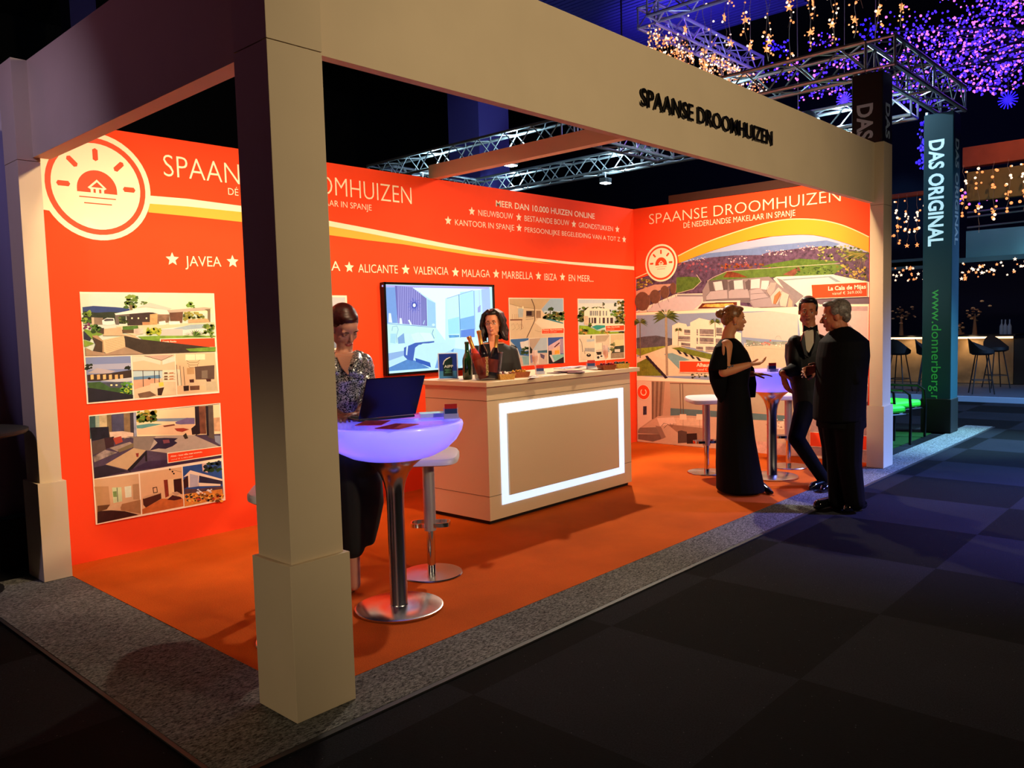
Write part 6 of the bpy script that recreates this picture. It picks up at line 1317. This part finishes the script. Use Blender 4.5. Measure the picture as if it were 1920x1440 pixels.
# ---------- woman in the long black dress, in profile facing right
P = onz(1392, 925); W_ = lambda x, y, o=0.: at(x, y, P, o)
t = person('blonde woman in long black dress with split sleeves, hands out over the glowing table', P); RHn = RH
sk = skin('tanned_skin', 'c8845a')
B = Blob(); hc = W_(1377, 598)
fr = head(B, hc, RH-FH*.06+Z*-.03, .232, Z+RH*-.05, True)
B.chain([hc-RH*.015-Z*.05, W_(1366, 625), W_(1365, 640)], [.056, .054, .062])
B.loft([(W_(1369, 640), .07, .13, RH), (W_(1372, 660), .115, .17, RH), (W_(1378, 690), .12, .155, RH), (W_(1375, 725), .11, .15, RH), (W_(1375, 755), .13, .17, RH), (W_(1378, 790), .11, .16, RH)])
S1, E1, H1 = W_(1362, 648, -.15), W_(1357, 698, -.22), W_(1404, 684, -.22)
B.chain([S1, S1.lerp(E1, .5), E1], [.055, .050, .042]); B.chain([E1, E1.lerp(H1, .4), H1], [.043, .042, .026]); hand(B, H1, RH*.97+Z*.12-FH*.1, Z*.9-RH*.2, .17, .35, .12, -1)
S2, E2, H2 = W_(1366, 648, .16), W_(1378, 702, .2), W_(1411, 701, .1)
B.chain([S2, E2, H2], [.052, .042, .026]); hand(B, H2, RH*.97-Z*.05-FH*.15, -Z+RH*.1, .17, .12, .12, -1)
for o_, a_, b_ in ((-.07, (1372, 785), (1362, 912)), (.08, (1384, 785), (1408, 912))): B.chain([W_(*a_, o_), W_((a_[0]+b_[0])/2, 850, o_), W_(*b_, o_)], [.085, .06, .038])
B.build('body', sk, t, .005, 4); face_bits(t, fr, '3a2010', '7a2c2c', True, False, sk)
B = Blob()
B.loft([(W_(1366, 634), .052, .10, RH), (W_(1368, 642), .085, .165, RH), (W_(1374, 660), .118, .185, RH), (W_(1379, 678), .130, .18, RH), (W_(1378, 698), .125, .17, RH), (W_(1376, 722), .118, .165, RH), (W_(1376, 745), .135, .185, RH),
        (W_(1377, 775), .145, .195, RH), (W_(1379, 820), .160, .21, RH), (W_(1383, 870), .185, .23, RH), (W_(1387, 905), .200, .24, RH), (W_(1388, 918), .205, .24, RH)])
B.build('dress', black, t, .008, 5)
B = Blob(); B.loft([(W_(1359, 636, -.10), .035, .03, RH), (W_(1353, 650, -.16), .06, .05, RH), (W_(1348, 675, -.20), .075, .06, RH), (W_(1346, 693, -.22), .085, .055, RH)])
B.loft([(W_(1347, 690, -.12), .09, .05, RH), (W_(1347, 715, -.10), .075, .05, RH), (W_(1351, 740, -.07), .05, .045, RH), (W_(1356, 755, -.05), .03, .03, RH)])
B.build('near_sleeve', black, t, .007, 4)
B = Blob(); B.loft([(W_(1370, 640, .13), .05, .05, RH), (W_(1386, 675, .2), .06, .06, RH), (W_(1402, 690, .16), .055, .05, RH), (W_(1408, 720, .14), .05, .04, RH), (W_(1410, 745, .13), .03, .03, RH)]); B.build('far_sleeve', black, t, .007, 4)
B = Blob(); B.ell(W_(1356.5, 655, -.235), (.016, .012, .060)); B.build('bare_shoulder_slit', sk, t, .005, 2)
p_, M_, k_ = fr
B = Blob(); B.ell(p_(0, -.026, .040), (.080*k_, .096*k_, .090*k_), M_); B.ell(p_(0, -.075, .0), (.062*k_, .045*k_, .06*k_), M_); B.ell(p_(0, -.128, .045), (.040*k_, .042*k_, .040*k_), M_); B.ell(p_(0, .030, .088), (.058*k_, .050*k_, .028*k_), M_)
for a in range(7): B.cap(p_(.02-.007*a, .05, .08), p_(.066*math.sin(a-3), -.10, .05), .012, .010)
B.build('hair', blonde, t, .005, 1)
for s_ in (-1, 1): MB().ball(p_(s_*.078, -.004, -.046), .007, 8, 6).build('earring', chrome, t, world=True, smooth=True)
m = MB(); w0 = E1.lerp(H1, .30)
rs = random.Random(1)
for i in range(14): m.ball(E1.lerp(H1, .12+.25*i/14)+Z*.030-FH*.028+Vector((0, 0, rs.uniform(-.01, .012))), .007, 6, 4)
m.build('beaded_cuff', mat('silver_beads', 'b0b8c0', .2, .8), t, world=True)
shoe(t, onz(1358, 918)-Z*0, onz(1398, 931), .036, 'heeled_shoe', blackshiny, .055); shoe(t, onz(1410, 917), onz(1449, 932), .036, 'heeled_shoe', blackshiny, .055)

# ---------- bow-tie man leaning on the table
P = onz(1540, 915); W_ = lambda x, y, o=0.: at(x, y, P, o)
t = person('dark-haired man in tuxedo and bow tie, leaning one elbow on the table, legs crossed', P)
sk2 = skin('ruddy_skin', 'b06a4a')
B = Blob(); hc = W_(1515, 583)
fr = head(B, hc, -FH*.9-RH*.32-Z*.10, .245, Z+RH*.06)
B.chain([hc-Z*.07, W_(1519, 622), W_(1520, 640)], [.056, .060, .07])
B.loft([(W_(1522, 632), .12, .08, RH), (W_(1518, 650), .20, .11, RH), (W_(1518, 690), .18, .11, RH), (W_(1522, 730), .155, .105, RH), (W_(1528, 765), .165, .115, RH)])
S1, E1, H1 = W_(1492, 643, -.02), W_(1488, 694, -.10), W_(1468, 700, -.42)
B.chain([S1, E1, H1], [.055, .045, .029]); hand(B, H1+RH*-.005, -Z*.95+RH*.25-FH*.05, FH*.2+RH*.9, .19, .18, .16, 1, .0095)
S2, E2, H2 = W_(1548, 645, .02), W_(1556, 690, -.1), W_(1530, 692, -.28)
B.chain([S2, E2, H2], [.055, .045, .030]); hand(B, H2, -RH*.9-Z*.2, -FH, .18, .5, .1, -1, .0095)
HL, KL, AL = W_(1512, 762, -.03), W_(1493, 822, -.18), W_(1544, 898, -.02)
HR, KR, AR = W_(1546, 762, .05), W_(1556, 835, .02), W_(1556, 905, .02)
B.chain([HL, KL, AL], [.085, .058, .042]); B.chain([HR, KR, AR], [.085, .06, .042])
B.build('body', sk2, t, .005, 4); face_bits(t, fr, '100a08', '7a3c34', False, False, sk2)
p_, M_, k_ = fr
B = Blob(); B.ell(p_(0, -.030, .045), (.080*k_, .094*k_, .086*k_), M_); B.ell(p_(0, .030, .098), (.058*k_, .052*k_, .028*k_), M_); B.ell(p_(0, -.06, -.01), (.070*k_, .05*k_, .06*k_), M_)
for s_ in (-1, 1): B.ell(p_(s_*.068, .005, .035), (.012*k_, .03*k_, .04*k_), M_)
B.build('hair', blackh, t, .005, 1)
B = Blob(); B.loft([(W_(1522, 626), .065, .060, RH), (W_(1522, 632), .13, .09, RH), (W_(1518, 644), .215, .125, RH), (W_(1517, 668), .215, .135, RH), (W_(1518, 700), .190, .130, RH), (W_(1522, 730), .175, .125, RH), (W_(1528, 765), .19, .135, RH), (W_(1530, 782), .19, .135, RH)])
B.chain([S1, S1.lerp(E1, .5), E1], [.072, .066, .060]); B.chain([E1, H1-(H1-E1)*.08], [.060, .044]); B.chain([S2, E2], [.072, .060]); B.chain([E2, H2-(H2-E2)*.1], [.060, .044])
B.build('jacket', mat('black_tuxedo', '0a0a0e', .6, spec=.3), t, .007, 4)
B = Blob(); B.chain([W_(1528, 765), HL+Z*.02, KL, AL+Z*.0], [.10, .098, .072, .056]); B.chain([W_(1534, 765, .03), HR+Z*.02, KR, AR], [.10, .098, .074, .060]); B.build('trousers', black, t, .008, 4)
MQ = Matrix((RH, FH, Z)).transposed()
def shirt(x, y, w_, h_, off, rt=0): return None
sh = MB(); q = [W_(1511, 618, -.150), W_(1530, 616, -.150), W_(1528, 640, -.172), W_(1517, 662, -.175), W_(1511, 656, -.172), W_(1509, 635, -.165)]
sh.prism(q, FH*.06); sh.build('shirt_front', mat('white_shirt', 'c8b8a0', .6), t, .004, world=True)
for s_ in (-1, 1):
    c = W_(1520, 616, -.165); sh = MB(); sh.prism([c, c+RH*s_*.062+Z*.034, c+RH*s_*.066-Z*.030], FH*.02); sh.build('bow_tie_wing', blackshiny, t, .003, world=True)
MB().ball(W_(1520, 616, -.172), .014, 10, 6).build('bow_tie_knot', blackshiny, t, world=True, smooth=True)
for s_, q in ((-1, [(1508, 622), (1502, 640), (1508, 665), (1517, 672), (1512, 655)]), (1, [(1530, 618), (1540, 636), (1534, 655), (1519, 670), (1527, 645)])):
    sh = MB(); sh.prism([W_(x, y, -.185) for x, y in q], FH*.03); sh.build('satin_lapel', mat('satin', '14141a', .25), t, .003, world=True)
B = Blob(); B.cap(W_(1521, 624, -.03), W_(1521, 628, -.03), .066, .07); B.build('shirt_collar', mat('white_shirt'), t, .005, 2)
MB().tube([H1+(E1-H1)*.10+Z*.03, H1+(E1-H1)*.10-Z*.03], .031, 12).build('shirt_cuff', mat('white_shirt'), t, world=True, smooth=True)
shoe(t, onz(1556, 914), onz(1518, 922), .048); shoe(t, onz(1572, 916), onz(1540, 927), .048)

# ---------- grey-haired man from behind his shoulder
P = onz(1585, 958); W_ = lambda x, y, o=0.: at(x, y, P, o)
t = person('grey-haired man in dark suit, back turned to the aisle, one hand at his belt', P)
B = Blob(); hc = W_(1565, 592)
fr = head(B, hc, -RH*.93+FH*.25-Z*.16, .245, Z-RH*.12)
B.chain([hc+RH*.03-Z*.05, W_(1577, 622), W_(1580, 640)], [.060, .064, .07])
B.loft([(W_(1580, 630), .10, .13, RH), (W_(1580, 650), .17, .19, RH), (W_(1580, 700), .165, .18, RH), (W_(1577, 750), .16, .17, RH), (W_(1580, 785), .165, .17, RH)])
S1, E1, H1 = W_(1570, 650, .19), W_(1556, 704, .24), W_(1536, 690, .12)
B.chain([S1, E1, H1], [.055, .045, .030]); hand(B, H1, -RH*.95-Z*.2, -FH*.8-Z*.3, .18, .45, .1, 1, .0095)
S2, E2, H2 = W_(1594, 650, -.13), W_(1600, 712, -.15), W_(1582, 742, -.07)
B.chain([S2, E2, H2], [.058, .048, .03]); hand(B, H2, -Z*.5-RH*.9+FH*.4, FH, .18, .5, .1, 1, .0095)
HL, KL, AL = W_(1566, 790, .08), W_(1571, 860, .06), W_(1571, 940, .05)
HR, KR, AR = W_(1592, 790, -.08), W_(1593, 865, -.08), W_(1603, 940, -.08)
B.chain([HL, KL, AL], [.085, .06, .045]); B.chain([HR, KR, AR], [.085, .06, .045])
B.build('body', sk2, t, .005, 4); face_bits(t, fr, '4a4038', '7a3c34', False, False, sk2)
p_, M_, k_ = fr
B = Blob(); B.ell(p_(0, -.034, .042), (.080*k_, .094*k_, .086*k_), M_); B.ell(p_(0, .025, .096), (.055*k_, .050*k_, .024*k_), M_); B.ell(p_(0, -.07, -.015), (.068*k_, .045*k_, .055*k_), M_)
for s_ in (-1, 1): B.ell(p_(s_*.070, .0, .038), (.012*k_, .03*k_, .036*k_), M_)
B.build('hair', greyh, t, .005, 1)
B = Blob(); B.loft([(W_(1578, 612), .055, .06, RH), (W_(1581, 624), .11, .13, RH), (W_(1582, 640), .175, .205, RH), (W_(1580, 668), .190, .215, RH), (W_(1577, 710), .185, .205, RH), (W_(1574, 750), .190, .20, RH), (W_(1573, 780), .190, .20, RH), (W_(1573, 788), .186, .20, RH)])
B.chain([S1, E1], [.078, .066]); B.chain([E1, H1-(H1-E1)*.05], [.064, .046]); B.chain([S2, S2.lerp(E2, .5), E2], [.076, .070, .062]); B.chain([E2, H2], [.060, .05])
B.build('jacket', mat('black_suit', '030304', .8, spec=.12), t, .008, 4)
B = Blob(); B.loft([(W_(1577, 770), .18, .17, RH), (W_(1577, 800), .185, .17, RH)]); B.chain([HL+Z*.03, KL, AL], [.115, .088, .072]); B.chain([HR+Z*.03, KR, AR], [.115, .092, .078]); B.build('trousers', black, t, .008, 4)
MB().tube([H1+(E1-H1)*.13+(Z*.032*math.cos(a)+FH*.032*math.sin(a)) for a in [2*PI*i/12 for i in range(13)]], .004, 6).build('watch', chrome, t, world=True, smooth=True)
shoe(t, onz(1566, 950), onz(1527, 958), .050); shoe(t, onz(1617, 957), onz(1583, 964), .050)

# ---------- woman behind the counter
P = Vector((3.75, 2.62, 0)); W_ = lambda x, y, o=0.: at(x, y, P, o)
q = ony(924, 640, 2.66); P = Vector((q.x, 2.66, 0))
t = person('smiling woman with wavy dark hair and black jacket, standing behind the reception counter', P)
sk3 = skin('fair_skin', 'd08a66')
B = Blob(); hc = W_(924, 605)
fr = head(B, hc, -FH*.95-RH*.20-Z*.05, .245, Z-RH*.04, True)
B.chain([hc-Z*.07, W_(925, 640), W_(925, 655)], [.050, .052, .06])
B.loft([(W_(925, 642), .10, .07, RH), (W_(925, 654), .15, .09, RH), (W_(925, 690), .17, .12, RH), (W_(925, 730), .145, .10, RH), (W_(925, 790), .18, .12, RH)])
g0 = P
for s_ in (-1, 1):
    S = W_(925+s_*31, 664, 0); E_ = W_(925+s_*44, 705, -.02); H_ = W_(925+s_*26, 722, -.13); B.chain([S, E_, H_], [.05, .042, .028]); hand(B, H_, -RH*s_*.8-FH*.3, -Z, .17, .2, .1, s_)
    hp = P+RH*s_*.09+Z*.92; B.chain([hp, P+RH*s_*.09+Z*.5, P+RH*s_*.09+Z*.08], [.085, .06, .04])
B.build('body', sk3, t, .005, 4); face_bits(t, fr, '1c0e0a', 'a8403c', True, False, sk3)
p_, M_, k_ = fr
MB().ball(p_(0, .088, -.0625), 1, 10, 5, (.014*k_, .006*k_, .003*k_), M_).build('teeth', mat('teeth', 'f0e4d8', .3), t, world=True, smooth=True)
B = Blob(); B.ell(p_(0, -.030, .045), (.084*k_, .092*k_, .086*k_), M_); B.ell(p_(0, .022, .090), (.060*k_, .052*k_, .030*k_), M_)
rs = random.Random(8)
for s_ in (-1, 1):
    for i in range(11):
        y = .050-i*.016; q = [p_(s_*.030, y*.7, .112), p_(s_*.076, y*.85, .075)]
        for j, zz in enumerate((.02, -.03, -.08, -.125, -.165)): q.append(p_(s_*(.088+.010*math.sin(j*1.9+i*1.1)+.004*j+rs.uniform(-.006, .010)), y*.8-.010+.008*math.cos(j*2.1+i), zz+rs.uniform(-.008, .008)))
        B.chain(q, [.016, .018, .018, .017, .016, .014, .009])
for i in range(6): B.chain([p_(-.05+.02*i, -.09, .06), p_(-.06+.024*i, -.11, -.05), p_(-.065+.026*i, -.09, -.15)], [.03, .030, .016])
B.build('hair', hairb, t, .004, 2)
m = MB()
for s_ in (-1, 1): m.tube([p_(s_*.030+.019*math.cos(a), .094-.25*abs(.030+.019*math.cos(a)*s_)**1.2, -.002+.014*math.sin(a)) for a in [2*PI*i/16 for i in range(17)]], .0014, 5)
m.tube([p_(-.011, .094, .002), p_(.011, .094, .002)], .0014, 5); m.build('glasses', blackshiny, t, world=True)
B = Blob(); B.loft([(W_(925, 641), .080, .065, RH), (W_(925, 648), .145, .085, RH), (W_(925, 657), .205, .110, RH), (W_(925, 680), .225, .145, RH), (W_(925, 705), .20, .15, RH), (W_(925, 740), .19, .14, RH), (W_(925, 775), .20, .15, RH)])
for s_ in (-1, 1): S = W_(925+s_*32, 662, 0); E_ = W_(925+s_*44, 705, -.02); H_ = W_(925+s_*27, 720, -.12); B.chain([S, E_, H_], [.075, .062, .045])
B.build('jacket', mat('black_jacket', '0c0a0c', .7), t, .007, 4)
sh = MB(); sh.prism([W_(917, 640, -.085), W_(934, 640, -.085), W_(932, 662, -.145), W_(926, 686, -.168), W_(920, 662, -.145)], FH*.05); sh.build('bare_neckline', sk3, t, .004, world=True)
B = Blob()
for s_ in (-1, 1): B.chain([P+RH*s_*.08+Z*.95, P+RH*s_*.09+Z*.5, P+RH*s_*.09+Z*.09], [.11, .08, .06])
B.build('trousers', black, t, .01, 3)
for s_ in (-1, 1): g_ = P+RH*s_*.09; shoe(t, g_+FH*.05, g_-FH*.17, .045)

# ---------- seated woman in sequins behind the laptop
P = Vector((1.08, 1.36, 0)); W_ = lambda x, y, o=0.: at(x, y, P, o)
t = person('woman in silver sequinned top and wide black trousers, seated and looking down at the laptop', P)
sk4 = skin('pale_skin', 'c88c74')
B = Blob(); hc = W_(646, 613)
fr = head(B, hc, -FH*.66+RH*.56-Z*.62, .250, Z+RH*.12-FH*.3, True)
B.chain([hc-Z*.05+FH*.01, W_(646, 655, .02), W_(645, 672, .0)], [.050, .049, .06])
B.loft([(W_(645, 662), .10, .07, RH), (W_(645, 676), .165, .095, RH), (W_(644, 710), .145, .115, RH), (W_(643, 750), .12, .10, RH), (W_(642, 800), .15, .13, RH), (W_(642, 850), .17, .16, RH)])
S1, E1, H1 = W_(680, 682, 0), W_(692, 752, -.05), W_(672, 776, -.26)
B.chain([S1, E1, H1], [.047, .040, .026]); hand(B, H1, -RH*.55-FH*.8, -Z, .17, .30, .12, 1)
S2, E2, H2 = W_(608, 684, 0), W_(600, 758, -.06), W_(640, 781, -.27)
B.chain([S2, E2, H2], [.047, .040, .026]); hand(B, H2, RH*.4-FH*.85, -Z, .17, .30, .12, -1)
k1, k2 = W_(680, 868, -.28), W_(650, 868, -.28); a1, a2 = W_(676, 1000, -.18), Vector(onz(664, 1095, .10))
B.chain([W_(655, 860, 0), k1, a1], [.09, .06, .04]); B.chain([W_(630, 860, 0), k2, a2], [.09, .06, .038])
B.build('body', sk4, t, .005, 4); face_bits(t, fr, '2a1410', '9a2c34', True, True, sk4)
p_, M_, k_ = fr
B = Blob(); B.ell(p_(0, -.026, .040), (.079*k_, .096*k_, .088*k_), M_); B.ell(p_(0, .018, .082), (.058*k_, .050*k_, .028*k_), M_); B.ell(p_(0, -.06, -.02), (.06*k_, .045*k_, .05*k_), M_); B.ell(p_(0, -.125, .0), (.036*k_, .036*k_, .036*k_), M_)
B.build('hair', mat('auburn_hair', '3a100a', .4, noise=.4, nscale=60), t, .005, 2)
# sequins: a base knit with many small mirror discs
sq = bpy.data.materials.new('sequins'); sq.use_nodes = True; nt = sq.node_tree; N = nt.nodes; b = N['Principled BSDF']
vo = N.new('ShaderNodeTexVoronoi'); vo.inputs['Scale'].default_value = 230; tc = N.new('ShaderNodeTexCoord'); nt.links.new(tc.outputs['Object'], vo.inputs['Vector'])
cr = N.new('ShaderNodeValToRGB'); e = cr.color_ramp.elements; e[0].position = .38; e[0].color = (.006, .006, .012, 1); e[1].position = .62; e[1].color = (.72, .70, .68, 1)
sx = N.new('ShaderNodeSeparateColor'); nt.links.new(vo.outputs['Color'], sx.inputs[0]); nt.links.new(sx.outputs[0], cr.inputs[0]); nt.links.new(cr.outputs[0], b.inputs['Base Color'])
b.inputs['Metallic'].default_value = .55; b.inputs['Roughness'].default_value = .28
gm = N.new('ShaderNodeBump'); gm.inputs['Strength'].default_value = 1; gm.inputs['Distance'].default_value = .012; nt.links.new(sx.outputs[1], gm.inputs['Height']); nt.links.new(gm.outputs[0], b.inputs['Normal'])
B = Blob(); B.loft([(W_(645, 680), .170, .095, RH), (W_(644, 690), .185, .120, RH), (W_(644, 712), .165, .135, RH), (W_(643, 735), .140, .120, RH), (W_(643, 760), .135, .115, RH), (W_(642, 790), .150, .13, RH), (W_(642, 805), .155, .135, RH)])
for (S, E_, H_) in ((S1, E1, H1), (S2, E2, H2)): B.chain([S+Z*.005, S.lerp(E_, .5), E_, E_.lerp(H_, .45)], [.062, .060, .054, .046])
B.build('sequin_top', sq, t, .006, 3)
for s_, q in ((-1, [(612, 668), (622, 664), (642, 700), (648, 712), (630, 712)]), (1, [(664, 664), (676, 668), (672, 700), (660, 712), (652, 708)])):
    B = Blob(); B.chain([W_(645+s_*24, 665, .0), W_(645+s_*22, 678, -.09), W_(645+s_*15, 696, -.125)], [.030, .034, .03]); B.chain([W_(645+s_*30, 667, .0), W_(645+s_*34, 682, -.03), W_(645+s_*27, 700, -.08)], [.030, .048, .05]); B.build('shoulder_strap', sq, t, .006, 2)
sh = MB(); sh.prism([W_(630, 668, -.09), W_(662, 668, -.09), W_(662, 684, -.13), W_(652, 704, -.158), W_(640, 690, -.14)], FH*.05); sh.build('bare_neckline', sk4, t, .006, world=True)
B = Blob(); B.loft([(W_(642, 800), .155, .14, RH), (W_(642, 840), .19, .19, RH), (W_(642, 870), .20, .19, RH)])
B.chain([W_(660, 860, -.02), k1+Z*.0, ], [.13, .10]); B.chain([W_(625, 862, -.02), k2, k2.lerp(a2, .35), k2.lerp(a2, .68)], [.13, .105, .09, .078])
B.loft([(W_(678, 868, -.27), .085, .08, RH), (W_(682, 900, -.25), .105, .10, RH), (W_(683, 945, -.22), .112, .10, RH), (W_(682, 985, -.20), .090, .09, RH), (W_(681, 1019, -.20), .066, .075, RH)])
B.loft([(W_(645, 868, -.25), .09, .09, RH), (W_(645, 940, -.20), .10, .09, RH), (W_(645, 1005, -.15), .085, .08, RH)])
B.build('trousers', mat('black_wide_trousers', '060608', .8), t, .008, 4)
tt_ = onz(668, 1112); shoe(t, Vector((tt_.x, tt_.y, 0))+FH*.10-RH*.045, Vector((tt_.x, tt_.y, 0))-RH*.02-FH*.06, .040, 'snake_print_shoe', mat('snake_print', 'a88050', .4, noise=.8, nscale=60), .03)
a_ = Vector((a1.x, a1.y, a1.z-.06));
